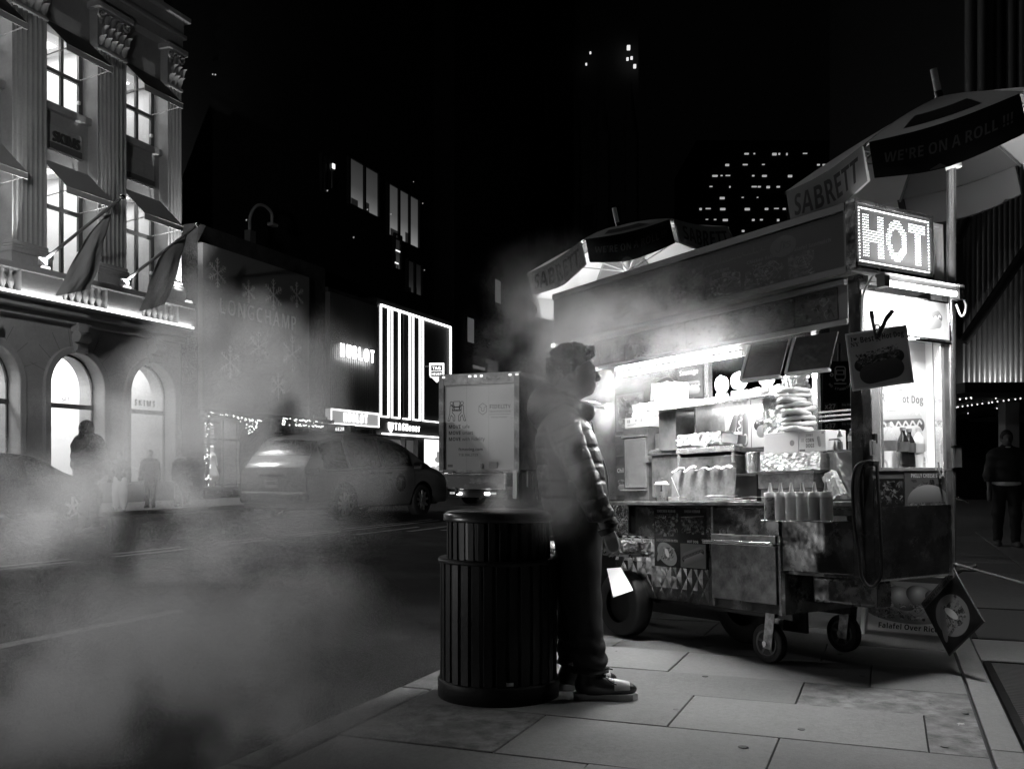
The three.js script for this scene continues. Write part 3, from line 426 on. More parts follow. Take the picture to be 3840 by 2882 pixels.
// ---- tall dark office block behind, a few lit windows ----
{
  const b = onAvenue('office_block', 'tall black office block behind the shops with a few dim lit windows', 'building', null, 46, 0, 27.3);
  const ws = []; const w = (X0, Y0, X1, Y1, k, mull) => { const [s0, ha] = onFacade(X0, Y0, 27.3), [s1, hb] = onFacade(X1, Y1, 27.3), top = onFacade(X0, Y0, 27.3)[1], bot = onFacade(X0, Y0 + (Y1 - Y0), 27.3)[1]; ws.push([s0 - 46, s1 - 46, Math.min(top, ha) , bot, k, mull]); };
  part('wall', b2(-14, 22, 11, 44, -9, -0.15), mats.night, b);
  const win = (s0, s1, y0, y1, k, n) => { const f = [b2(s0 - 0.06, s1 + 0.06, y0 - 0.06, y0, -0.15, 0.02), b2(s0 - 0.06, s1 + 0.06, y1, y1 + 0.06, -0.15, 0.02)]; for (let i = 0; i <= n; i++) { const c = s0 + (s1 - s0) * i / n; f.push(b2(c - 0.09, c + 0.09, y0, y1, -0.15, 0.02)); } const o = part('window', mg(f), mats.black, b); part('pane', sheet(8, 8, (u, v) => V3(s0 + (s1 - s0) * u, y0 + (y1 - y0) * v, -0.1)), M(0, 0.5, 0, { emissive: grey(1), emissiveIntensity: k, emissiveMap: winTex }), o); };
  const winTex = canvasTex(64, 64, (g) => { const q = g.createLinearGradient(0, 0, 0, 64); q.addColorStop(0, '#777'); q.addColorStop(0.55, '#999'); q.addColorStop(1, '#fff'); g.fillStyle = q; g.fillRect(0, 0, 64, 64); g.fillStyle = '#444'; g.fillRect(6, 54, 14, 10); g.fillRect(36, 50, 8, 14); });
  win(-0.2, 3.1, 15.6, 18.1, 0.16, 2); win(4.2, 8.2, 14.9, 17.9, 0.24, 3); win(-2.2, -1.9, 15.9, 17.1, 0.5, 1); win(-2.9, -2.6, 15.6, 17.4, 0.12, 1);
  win(4.95, 5.8, 13.1, 15.1, 0.06, 1); win(6.6, 8.6, 12.0, 13.9, 0.03, 2); win(11.4, 15.4, 12.3, 13.8, 0.05, 3);
  part('strip_lamp', mg([b2(5.0, 5.5, 14.1, 14.17, 0.02, 0.06), b2(4.9, 5.3, 13.35, 13.42, 0.02, 0.06), b2(11.9, 12.5, 12.8, 12.85, 0.02, 0.06), b2(-2.05, -1.85, 16.95, 17.2, 0.03, 0.1)]), glow(1, 1.2), b);
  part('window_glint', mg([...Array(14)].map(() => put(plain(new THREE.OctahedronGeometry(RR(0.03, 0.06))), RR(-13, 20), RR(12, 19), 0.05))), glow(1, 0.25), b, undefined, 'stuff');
}
// ================= vehicles =================
const yaw = (v) => new THREE.Quaternion().setFromAxisAngle(V3(0, 1, 0), v);
function wheel(r, w, x, z, parent, spokes = 9) {
  const t = part('wheel', put(lathe([[r * 0.66, -w / 2], [r * 0.9, -w / 2], [r * 0.985, -w * 0.36], [r, 0], [r * 0.985, w * 0.36], [r * 0.9, w / 2], [r * 0.66, w / 2]], 40), 0, 0, 0, Math.PI / 2), mats.rubber, parent); t.position.set(x, r, z);
  const sg = Math.sign(z) || 1, sp = [put(lathe([[r * 0.6, 0], [r * 0.67, 0], [r * 0.67, 0.03], [r * 0.6, 0.02]], 36), 0, 0, 0, Math.PI / 2), put(cyl(0.06, 0.06, 0.03, 0, 0, 0), 0, 0, sg * w * 0.42, Math.PI / 2)];
  for (let k = 0; k < spokes; k++) { const g = bx(0.05, r * 0.62, 0.03, 0, r * 0.33, 0, 0, 0, 0, 0.008); g.rotateZ(k * 2 * Math.PI / spokes); put(g, 0, 0, sg * w * 0.38); sp.push(g); }
  part('rim', mg(sp), M(0.5, 0.35, 0.9), t); part('hub', put(cyl(r * 0.6, r * 0.6, 0.02, 0, 0, 0, 0, 0, 0, 28), 0, 0, 0, Math.PI / 2), mats.black, t);
}
function carShape(o) {                                                  // x forward; returns section(x, v, side) -> Vector3
  const top = new THREE.CatmullRomCurve3(o.top.map(([x, y]) => V3(x, y, 0)), false, 'centripetal').getPoints(300), H = (x) => { for (let i = 1; i < top.length; i++) if (top[i].x >= x) { const a = top[i - 1], b = top[i]; return a.y + (b.y - a.y) * (x - a.x) / Math.max(1e-6, b.x - a.x); } return top.at(-1).y; };
  const bottom = (x) => { let y = o.sill; for (const xc of o.axles) { const d = Math.abs(x - xc), r = o.r + 0.07; if (d < r) y = Math.max(y, o.r + Math.sqrt(r * r - d * d)); } return y; };
  return (x, v, sd) => {
    const T = H(x), belt = Math.min(o.belt + 0.03 * x, T - 0.01), yb = Math.min(bottom(x), belt - 0.02), e = Math.max(0, (Math.abs(x - o.mid) - o.len * 0.3) / (o.len * 0.2)), wide = o.w / 2 * (1 - 0.13 * e * e), k = Math.max(0, Math.min(1, (T - belt) / 0.7));
    const bow = (y) => wide * (1 - 0.05 * ((y - 0.72) / 0.45) ** 2);
    const roofW = wide * (0.97 - 0.25 * k);
    if (v < 0.5) { const y = yb + (belt - yb) * v / 0.5; return V3(x, y, sd * (bow(y) + 0.012 * Math.exp(-(((y - belt + 0.12) / 0.03) ** 2)))); }
    if (v < 0.8) { const u = (v - 0.5) / 0.3, y = belt + (T - 0.05 * k - belt) * u; return V3(x, y, sd * (bow(belt) + (roofW - bow(belt)) * Math.pow(u, 1.15))); }
    const u = (v - 0.8) / 0.2; return V3(x, T - 0.05 * k * (1 - u) * (1 - u), sd * roofW * (1 - u));
  };
}
function carBody(o, root, paint, glassM) {
  const S = carShape(o), x0 = o.mid - o.len / 2, x1 = o.mid + o.len / 2, gs = [];
  for (const sd of [1, -1]) { gs.push(sheet(110, 40, (u, v) => S(x0 + o.len * u, v, sd))); }
  for (const [x, f] of [[x0, -1], [x1, 1]]) gs.push(sheet(2, 20, (u, v) => { const a = S(x, v, 1); return V3(x + f * 0.05 * Math.sin(Math.PI * v), a.y, a.z * (1 - 2 * u)); }));
  part('body', mg(gs), paint, root);
  part('underbody', mg([b2(x0 + 0.15, x1 - 0.15, o.sill - 0.05, o.belt - 0.1, -o.w / 2 + 0.3, o.w / 2 - 0.3)]), mats.black, root);
  const pane = (xa, xb, va, vb, sd, name = 'side_window', tw = 0) => part(name, sheet(12, 8, (u, v) => { const vv = va + (vb - va) * v, xx = xa + (xb - xa) * u + tw * (vv - va) * (1 - 2 * u); const p = S(xx, vv, sd), q = S(xx, Math.min(1, vv + 0.01), sd), n = V3(0, q.z * sd < p.z * sd ? 0.5 : 0, sd).normalize(); return p.addScaledVector(V3(0, vv > 0.8 ? 1 : 0.25, vv > 0.8 ? 0 : sd).normalize(), 0.006); }), glassM, root);
  return { S, pane };
}
{
  // taxi
  const t = thing('taxi', 'dark taxi minivan with round door emblem driving off in the steam', 'taxi', null, V3(-3.48, 0.12, -20.9)); t.quaternion.copy(yaw(Math.atan2(2.4, 1.3)));
  const o = { len: 4.95, mid: 0.1, w: 1.9, sill: 0.3, r: 0.36, axles: [-1.38, 1.38], belt: 1.06, top: [[-2.5, 0.98], [-2.35, 1.12], [-2.1, 1.45], [-1.85, 1.68], [-1.2, 1.79], [-0.2, 1.8], [0.6, 1.7], [1.2, 1.4], [1.65, 1.13], [2.1, 1.02], [2.45, 0.86], [2.6, 0.6]] };
  const paint = P(0.16, 0.42, { clearcoat: 0.6, clearcoatRoughness: 0.12 }), gl = P(0.012, 0.22, { specularIntensity: 0.5 });
  const { S, pane } = carBody(o, t, paint, gl);
  for (const sd of [1, -1]) { pane(-1.95, -1.25, 0.52, 0.76, sd); pane(-1.15, -0.12, 0.52, 0.78, sd); pane(-0.02, 1.0, 0.52, 0.77, sd, 'side_window', 0.0); }
  for (const sd of [1, -1]) pane(-2.2, -1.93, 0.8, 1, sd, 'rear_window'); for (const sd of [1, -1]) pane(0.85, 1.5, 0.8, 1, sd, 'windscreen');
  // the far window seen through: a lit opening line
  const seams = []; for (const x of [-1.2, -0.07, 1.05]) seams.push(tube([...Array(9)].map((_, k) => { const p = S(x, 0.06 + k * 0.055, 1); p.z += 0.003; return p; }), 0.006, 16, 4)); seams.push(tube([...Array(12)].map((_, k) => { const p = S(-2.0 + k * 0.32, 0.5, 1); p.z += 0.004; return p; }), 0.01, 30, 5)); part('door_seam', mg(seams), mats.black, t);
  for (const x of [-0.35, -0.1 + 0.3]) { part('door_handle', bx(0.2, 0.035, 0.03, x - 0.12, 0.97, 0.95, 0, 0, 0, 0.012), mats.chrome, t); }
  part('mirror', bx(0.16, 0.17, 0.24, 1.05, 1.12, 1.06, 0, 0, 0, 0.05), mats.black, t); part('mirror_glass', bx(0.01, 0.12, 0.17, 0.965, 1.12, 1.07), mats.chrome, t);
  for (const x of [-1.38, 1.38]) for (const z of [0.84, -0.84]) wheel(0.36, 0.22, x, z, t);
  for (const z of [1, -1]) { const tl = part('tail_light', bx(0.3, 0.14, 0.34, -2.2, 1.0, z * 0.72, 0, z * -0.35, 0.2, 0.04), M(0.06, 0.15), t); part('lens', bx(0.05, 0.06, 0.12, -2.33, 1.0, z * 0.66, 0, 0, 0, 0.01), glow(0.8, z > 0 ? 2.5 : 0.4), tl); }
  const pl = canvasTex(256, 128, (g) => { g.fillStyle = '#aaa'; g.fillRect(0, 0, 256, 128); g.fillStyle = '#333'; g.font = 'bold 60px sans-serif'; g.textAlign = 'center'; g.fillText('Y208430C', 128, 84, 236); g.fillRect(30, 8, 196, 8); });
  part('licence_plate', put(plain(new THREE.PlaneGeometry(0.34, 0.17)), -2.47, 0.78, 0, 0, -Math.PI / 2), M(0.8, 0.5, 0, { map: pl }), t);
  for (const [x, y] of [[-2.38, 0.5], [2.5, 0.48]]) part('bumper', bx(0.2, 0.24, 1.68, x, y, 0, 0, 0, 0, 0.07), M(0.08, 0.45), t);
  part('sill_trim', mg([b2(-0.92, 0.92, 0.27, 0.36, 0.84, 0.9), b2(-0.92, 0.92, 0.27, 0.36, -0.9, -0.84)]), M(0.05, 0.5), t);
  const em = canvasTex(128, 128, (g) => { g.fillStyle = '#060606'; g.beginPath(); g.arc(64, 64, 62, 0, 7); g.fill(); g.fillStyle = '#888'; g.font = 'bold 84px serif'; g.textAlign = 'center'; g.fillText('T', 64, 94); });
  part('door_emblem', put(plain(new THREE.CircleGeometry(0.19, 28)), 0.52, 0.76, 0.957), M(0.6, 0.5, 0, { map: em }), t);
  const nt = canvasTex(256, 64, (g) => { g.clearRect(0, 0, 256, 64); g.fillStyle = '#111'; g.font = 'bold 48px sans-serif'; g.fillText('NYC', 4, 48); }); part('door_lettering', put(plain(new THREE.PlaneGeometry(0.3, 0.075)), 0.22, 0.83, 0.958), M(1, 0.6, 0, { map: nt, transparent: true }), t);
  const rs = part('roof_sign', bx(0.18, 0.16, 0.62, -0.3, 1.9, 0, 0, 0, 0, 0.03), mats.black, t);
  const rt = canvasTex(256, 80, (g) => { g.fillStyle = '#000'; g.fillRect(0, 0, 256, 80); g.fillStyle = '#fff'; g.font = 'bold 64px sans-serif'; g.textAlign = 'center'; g.fillText('6E28', 128, 62); });
  part('sign_face', put(plain(new THREE.PlaneGeometry(0.44, 0.13)), -0.395, 1.9, 0.02, 0, -Math.PI / 2), M(0, 0.5, 0, { emissive: grey(1), emissiveIntensity: 1.6, emissiveMap: rt }), rs);
  part('roof_rail', mg([rod(V3(-1.7, 1.79, 0.62), V3(0.5, 1.77, 0.62), 0.02), rod(V3(-1.7, 1.79, -0.62), V3(0.5, 1.77, -0.62), 0.02)]), mats.dark, t);
  part('trim_bar', bx(0.03, 0.05, 0.6, -2.46, 0.93, 0), mats.chrome, t);
}
{
  // parked dark car by the far kerb at the left edge
  const c = thing('parked_car', 'dark car by the far kerb at the left edge half lost in steam', 'car', 'parked cars along the far kerb', sw(15.6, 0, 18.3)); c.quaternion.copy(AVQ); c.position.y = -0.02;
  const o = { len: 4.7, mid: 0, w: 1.85, sill: 0.28, r: 0.34, axles: [-1.38, 1.38], belt: 0.95, top: [[-2.4, 0.85], [-2.2, 1.0], [-1.8, 1.28], [-1.2, 1.52], [-0.4, 1.58], [0.5, 1.48], [1.2, 1.12], [1.7, 0.98], [2.15, 0.86], [2.38, 0.6]] };
  const { pane } = carBody(o, c, P(0.02, 0.3, { clearcoat: 1, clearcoatRoughness: 0.05 }), P(0.012, 0.06, { clearcoat: 1 }));
  for (const sd of [1, -1]) { pane(-1.7, -1.0, 0.52, 0.76, sd); pane(-0.9, 0.05, 0.52, 0.78, sd); pane(0.15, 0.9, 0.52, 0.77, sd); pane(0.6, 1.3, 0.8, 1, sd, 'windscreen'); pane(-2.0, -1.5, 0.8, 1, sd, 'rear_window'); }
  for (const x of [-1.38, 1.38]) for (const z of [0.82, -0.82]) wheel(0.34, 0.21, x, z, c, 5);
  for (const z of [1, -1]) { part('headlight', bx(0.2, 0.12, 0.34, 2.2, 0.72, z * 0.62, 0, 0, 0, 0.04), glow(0.7, z > 0 ? 0.8 : 0.3), c); part('tail_light', bx(0.12, 0.12, 0.3, -2.3, 0.85, z * 0.66, 0, 0, 0, 0.04), M(0.1, 0.2), c); }
  part('mirror', bx(0.14, 0.14, 0.2, 0.75, 1.0, 1.0, 0, 0, 0, 0.04), mats.dark, c); part('door_handle', mg([bx(0.2, 0.03, 0.03, -0.75, 0.86, 0.93), bx(0.2, 0.03, 0.03, 0.2, 0.86, 0.93)]), mats.chrome, c);
  const d = copyOf(c, 'dark car beyond the taxi bonnet, in front of the shop with light lines'); d.position.copy(sw(33, -0.02, 17.4));
}
{
  // moving truck
  const t = thing('moving_truck', 'white box truck seen from behind with movers emblem and dark lettering', 'truck', null, sw(24.45, 0.13, 10.5), AVQ.clone().multiply(yaw(-0.02)));
  const w = 1.2, L = 7, y0 = 1.0, y1 = 3.62, wm = M(0.66, 0.6, 0, { map: rep(texBlotch, 0.6), bumpMap: rep(texWaves, 0.5), bumpScale: 0.006 });
  part('cargo_box', mg([b2(0.04, L, y0 + 0.02, y1 - 0.04, -w, w), b2(0, L, y1 - 0.06, y1 + 0.06, -w - 0.02, w + 0.02, 0.03)]), wm, t);
  part('rear_frame', mg([b2(-0.06, 0.04, y0, y1, -w - 0.01, -w + 0.14, 0.015), b2(-0.06, 0.04, y0, y1, w - 0.14, w + 0.01, 0.015), b2(-0.06, 0.04, y1 - 0.26, y1, -w + 0.14, w - 0.14, 0.015), b2(-0.08, 0.05, y0 - 0.06, y0 + 0.03, -w, w, 0.015)]), wm, t);
  // the rear seen from behind: text runs to the right = + z here
  const tx = canvasTex(1024, 1120, (g, W2, H2) => {
    g.fillStyle = '#dcdcdc'; g.fillRect(0, 0, W2, H2);
    g.strokeStyle = '#222'; g.lineWidth = 7; g.lineJoin = 'round';
    const mover = (sx) => { g.save(); g.translate(175, 330); g.scale(sx, 1); g.beginPath(); g.arc(-78, -95, 22, 0, 7); g.stroke(); g.beginPath(); g.moveTo(-100, -62); g.lineTo(-62, -62); g.lineTo(-38, -12); g.lineTo(-6, -8); g.lineTo(-6, 10); g.lineTo(-52, 8); g.lineTo(-66, -22); g.lineTo(-66, 30); g.lineTo(-28, 70); g.lineTo(-28, 138); g.lineTo(-54, 138); g.lineTo(-54, 88); g.lineTo(-84, 62); g.lineTo(-108, 138); g.lineTo(-134, 138); g.lineTo(-104, 40); g.closePath(); g.stroke(); g.restore(); };
    mover(1); mover(-1); g.strokeRect(128, 212, 94, 70); g.strokeRect(108, 264, 30, 62); g.strokeRect(212, 264, 30, 62); g.strokeRect(132, 290, 86, 34);
    g.strokeStyle = '#888'; g.lineWidth = 6; g.beginPath(); for (let k = 0; k <= 6; k++) { const a = Math.PI / 6 + k * Math.PI / 3; g[k ? 'lineTo' : 'moveTo'](560 + 66 * Math.cos(a), 320 + 76 * Math.sin(a)); } g.stroke(); g.beginPath(); g.moveTo(503, 282); g.lineTo(540, 302); g.lineTo(540, 340); g.lineTo(560, 352); g.lineTo(580, 340); g.lineTo(580, 302); g.lineTo(617, 282); g.stroke();
    g.fillStyle = '#909090'; g.font = 'bold 76px sans-serif'; g.fillText('FIDELITY', 655, 320, 310); g.font = '44px sans-serif'; g.fillText('TRANSPORTATION', 655, 372, 310); g.fillRect(655, 392, 310, 5); g.font = '30px sans-serif'; g.fillText('moving company', 680, 440, 280);
    g.fillStyle = '#1d1d1d'; const ln = (a, b, y) => { g.font = 'bold 66px sans-serif'; g.fillText(a, 50, y); const k = g.measureText(a + ' ').width; g.font = '62px sans-serif'; g.fillStyle = '#444'; g.fillText(b, 50 + k, y); g.fillStyle = '#1d1d1d'; };
    ln('MOVE', 'safe', 570); ln('MOVE', 'smart', 652); ln('MOVE', 'with Fidelity', 734);
    g.fillStyle = '#4c4c4c'; g.font = 'bold 54px sans-serif'; g.fillText('ftmoving.com', 200, 866); g.font = '48px sans-serif'; g.fillText('718.996.3729', 200, 938);
    g.fillStyle = '#888'; g.fillRect(40, 1048, 76, 34);
    g.strokeStyle = 'rgba(90,90,90,.35)'; g.lineWidth = 3; for (const x of [10, 322, 648, 1012]) { g.beginPath(); g.moveTo(x, 0); g.lineTo(x, H2); g.stroke(); }
    for (let k = 0; k < 60; k++) { g.fillStyle = 'rgba(60,60,60,' + RR(0.02, 0.1) + ')'; g.fillRect(RR(0, W2), RR(0, H2), RR(2, 60), RR(1, 5)); }
  });
  const door = part('roll_door', put(plain(new THREE.PlaneGeometry(2 * w - 0.3, y1 - 0.26 - y0 - 0.02)), 0.02, (y0 + y1 - 0.24) / 2, 0, 0, -Math.PI / 2), M(0.66, 0.6, 0, { map: tx }), t);
  part('door_latch', b2(-0.02, 0.02, y0 + 0.06, y0 + 0.24, 0.3, 0.55, 0.01), mats.mid, door); part('door_handle', b2(-0.03, 0.02, y0 + 0.08, y0 + 0.2, 0.04, 0.12, 0.01), mats.mid, door);
  for (const z of [-1.05, -0.25, -0.08, 0.1, 0.95, 1.15]) part('marker_light', bx(0.04, 0.045, 0.07, -0.07, y1 - 0.03, z), glow(0.9, 1.6), t);
  // lift gate, brackets, lights
  part('lift_gate', mg([b2(-0.42, -0.3, 0.5, 0.9, -0.98, 0.95, 0.02), b2(-0.43, -0.29, 0.86, 0.93, -0.98, 0.95, 0.02)]), M(0.6, 0.45, 0.6, { roughnessMap: rep(texBrush, 1) }), t);
  part('lift_arm', rod(V3(-0.1, 0.95, -0.72), V3(-0.45, 0.4, -0.45), 0.06), mats.dark, t); part('lift_arm', rod(V3(-0.1, 0.95, 0.7), V3(-0.45, 0.35, 0.95), 0.06), mats.dark, t);
  for (const z of [-w + 0.09, w - 0.09]) part('gate_rail', b2(-0.14, -0.02, 0.25, 1.0, z - 0.06, z + 0.06, 0.01), M(0.6, 0.4, 0.6), t);
  for (const z of [-0.43, 0.4]) { part('tail_light', bx(0.05, 0.075, 0.16, -0.36, 0.38, z, 0, 0, 0, 0.03), glow(1, 12), t); part('reflector', bx(0.04, 0.06, 0.14, -0.36, 0.39, z * 1.5, 0, 0, 0, 0.02), glow(0.6, 0.35), t); }
  part('chassis', mg([b2(0, 6.6, 0.55, 0.95, -0.5, 0.5), b2(-0.3, 0.1, 0.28, 0.5, -1.0, 1.0)]), mats.black, t);
  for (const z of [1.0, -1.0]) { wheel(0.48, 0.5, 1.6, z * 0.9, t, 8); part('mud_flap', b2(0.9, 0.93, 0.2, 0.95, z * 1.15 - 0.25, z * 1.15 + 0.1), mats.black, t); }
  part('cab', mg([b2(7.1, 9.0, 0.7, 2.4, -1.05, 1.05, 0.2)]), wm, t);
  part('side_skirt', mg([b2(0.7, 3.2, 0.55, 1.0, 1.12, 1.17)]), M(0.3, 0.5, 0.5), t);
}
// ================= people in the distance =================
function person(label, pos, turn, o = {}) {
  const p = thing('person', label, 'person', null, pos, yaw(turn)), k = o.k ?? 1, cell = o.cell ?? 0.022, st = o.stride ?? 0.08, L = [[-0.1, -st], [0.1, st]];
  const legs = (q, g) => { let d = 9; for (const [x, z] of L) { d = Math.min(d, smin(capsule(q, [x * 0.9, 0.92, 0], [x, 0.5, z * 0.7 + 0.02], 0.095 + g, 0.07 + g), capsule(q, [x, 0.5, z * 0.7 + 0.02], [x, 0.09, z], 0.07 + g, 0.05 + g), 0.04)); } return d; };
  const feet = (q) => Math.min(...L.map(([x, z]) => capsule(q, [x, 0.045, z - 0.05], [x * 1.15, 0.04, z + 0.15], 0.05, 0.042)));
  const arms = (q, g) => { let d = 9; for (const s of [-1, 1]) { const b = (s > 0 ? o.bendR : o.bendL) ?? 0.1; const e = [s * 0.25, 1.1, 0.02], w = [s * (0.27 - b * 0.1), 1.1 - 0.27 * Math.cos(b), 0.05 + 0.27 * Math.sin(b)]; d = Math.min(d, smin(capsule(q, [s * 0.19, 1.38, 0], e, 0.06 + g, 0.052 + g), capsule(q, e, w, 0.05 + g, 0.04 + g), 0.04)); } return d; };
  const hand = (q) => { let d = 9; for (const s of [-1, 1]) { const b = (s > 0 ? o.bendR : o.bendL) ?? 0.1, w = [s * (0.27 - b * 0.1), 1.1 - 0.27 * Math.cos(b), 0.05 + 0.27 * Math.sin(b)]; d = Math.min(d, capsule(q, w, [w[0], w[1] - 0.12 * Math.cos(b), w[2] + 0.12 * Math.sin(b)], 0.038, 0.03)); } return d; };
  const head = (q) => { let d = ell(q, [0, 1.64, 0.0], [0.078, 0.11, 0.095]); d = smin(d, ell(q, [0, 1.575, 0.045], [0.05, 0.05, 0.05]), 0.03); d = smin(d, ell(q, [0, 1.615, 0.1], [0.014, 0.022, 0.02]), 0.012); for (const s of [-1, 1]) { d = smin(d, ell(q, [s * 0.08, 1.62, 0], [0.014, 0.03, 0.02]), 0.01); d = Math.max(d, -ell(q, [s * 0.032, 1.645, 0.093], [0.018, 0.01, 0.012])); } return smin(d, capsule(q, [0, 1.4, -0.01], [0, 1.56, 0], 0.058, 0.052), 0.03); };
  const torso = (q, g) => smin(smin(ell(q, [0, 1.24, 0], [0.2 + g, 0.24 + g, 0.125 + g]), capsule(q, [-0.13, 1.38, 0], [0.13, 1.38, 0], 0.08 + g, 0.08 + g), 0.06), ell(q, [0, 0.98, 0], [0.16 + g, 0.16 + g, 0.125 + g]), 0.08);
  const box = [[-0.5, -0.02, -0.45], [0.5, 1.85, 0.5]];
  const mk = (name, f, m) => { const g = meshField((x, y, z) => f([x, y, z]), box[0], box[1], cell); const q = part(name, g, m, p); q.scale.setScalar(k); return q; };
  mk('body', (q) => Math.min(smin(smin(head(q), torso(q, -0.02), 0.03), arms(q, -0.012), 0.03), smin(legs(q, -0.02), feet(q), 0.02), hand(q)), M(o.skin ?? 0.22, 0.6));
  const hem = o.hem ?? 0.82;
  mk('coat', (q) => Math.max(smin(smin(torso(q, 0.03), arms(q, 0.028), 0.05), capsule(q, [0, 1.44, -0.01], [0, 1.5, -0.02], 0.085, 0.075), 0.03) - (o.puff ?? 0) + 0.006 * Math.sin(q[1] * 40), hem - q[1]), M(o.coat ?? 0.03, 0.75));
  if (o.hem > 0.9 || o.skirt) mk('shirt', (q) => Math.max(torso(q, 0.04), Math.abs(q[1] - 0.95) - 0.03), M(o.shirt ?? 0.7, 0.8));
  mk('trousers', (q) => Math.max(smin(legs(q, o.baggy ?? 0.015), ell(q, [0, 0.92, 0], [0.165, 0.13, 0.125]), 0.05) + 0.004 * Math.sin(q[1] * 30 + q[0] * 20), 0.07 - q[1]), M(o.trousers ?? 0.03, 0.85));
  mk('shoe', (q) => Math.max(feet(q) - 0.008, q[1] - 0.1), M(o.shoe ?? 0.03, 0.6));
  if (o.hood) mk('hood', (q) => Math.max(smin(ell(q, [0, 1.65, -0.03], [0.115, 0.14, 0.125]), ell(q, [0, 1.5, -0.06], [0.14, 0.08, 0.11]), 0.05), -ell(q, [0, 1.62, 0.1], [0.075, 0.1, 0.12])), M(o.hat ?? o.coat ?? 0.03, 0.85));
  else mk('hair', (q) => Math.max(ell(q, [0, 1.66, -0.012], [0.09, 0.112, 0.108]) + 0.008 * (noise(q[0] * 60, q[1] * 60, q[2] * 60) - 0.5), Math.min(q[2] - 0.055, 1.69 - q[1]) , o.long ? 1.42 - q[1] : 1.56 - q[1]), M(o.hair ?? 0.015, 0.7));
  if (o.cap) mk('cap', (q) => Math.min(Math.max(ell(q, [0, 1.67, 0], [0.1, 0.105, 0.115]), 1.68 - q[1]), ell(q, [0, 1.69, 0.13], [0.07, 0.012, 0.08])), M(o.hat ?? 0.02, 0.8));
  if (o.collar) mk('collar', (q) => Math.max(capsule(q, [0, 1.42, 0.0], [0, 1.53, 0.005], 0.082, 0.075), Math.abs(q[1] - 1.465) - 0.055) + 0.003 * Math.sin(Math.atan2(q[0], q[2]) * 24), M(0.72, 0.9));
  return p;
}
person('large dark figure in a puffy jacket crossing the avenue in the steam at left', V3(-6.73, 0.165, -15.4), 2.6, { coat: 0.01, puff: 0.05, hood: true, hat: 0.01, trousers: 0.012, stride: 0.2, shoe: 0.35, bendL: 1.2 });
person('far pedestrian in white trousers and dark coat by the corner shop arch', sw(22.0, 0, 20.75), 0.4, { coat: 0.012, trousers: 0.75, baggy: 0.05, long: true, shoe: 0.7, k: 0.95 });
person('far bare-headed pedestrian between the white-trousered one and the one in a cap', sw(23.4, 0, 20.9), 0.1, { coat: 0.02, k: 1.0, stride: 0.05 });
person('far pedestrian wearing a cap, right end of the group by the corner shop', sw(24.4, 0, 20.6), 0.9, { coat: 0.025, cap: true, k: 0.98 });
person('far pedestrian half hidden behind the one in a cap', sw(25.0, 0, 21.0), 0.6, { coat: 0.02, k: 0.93, puff: 0.02 });
person('man in a dark jacket with white collar and shirt hem at the right edge', V3(7.5, 0, -14.7), -0.25, { coat: 0.015, trousers: 0.012, hem: 0.98, collar: true, skin: 0.12, cell: 0.018, shirt: 0.7, stride: 0.12, shoe: 0.06 });
person('dark-haired pedestrian walking under the canopy behind the cart post', V3(5.55, 0, -13.2), 0.5, { coat: 0.02, long: true, skin: 0.08, k: 0.93 });
person('pedestrian with a pale hood walking away under the canopy', V3(7.6, 0, -19.5), 2.9, { coat: 0.12, hood: true, hat: 0.7, trousers: 0.25, k: 0.88, bendR: 0.9 });
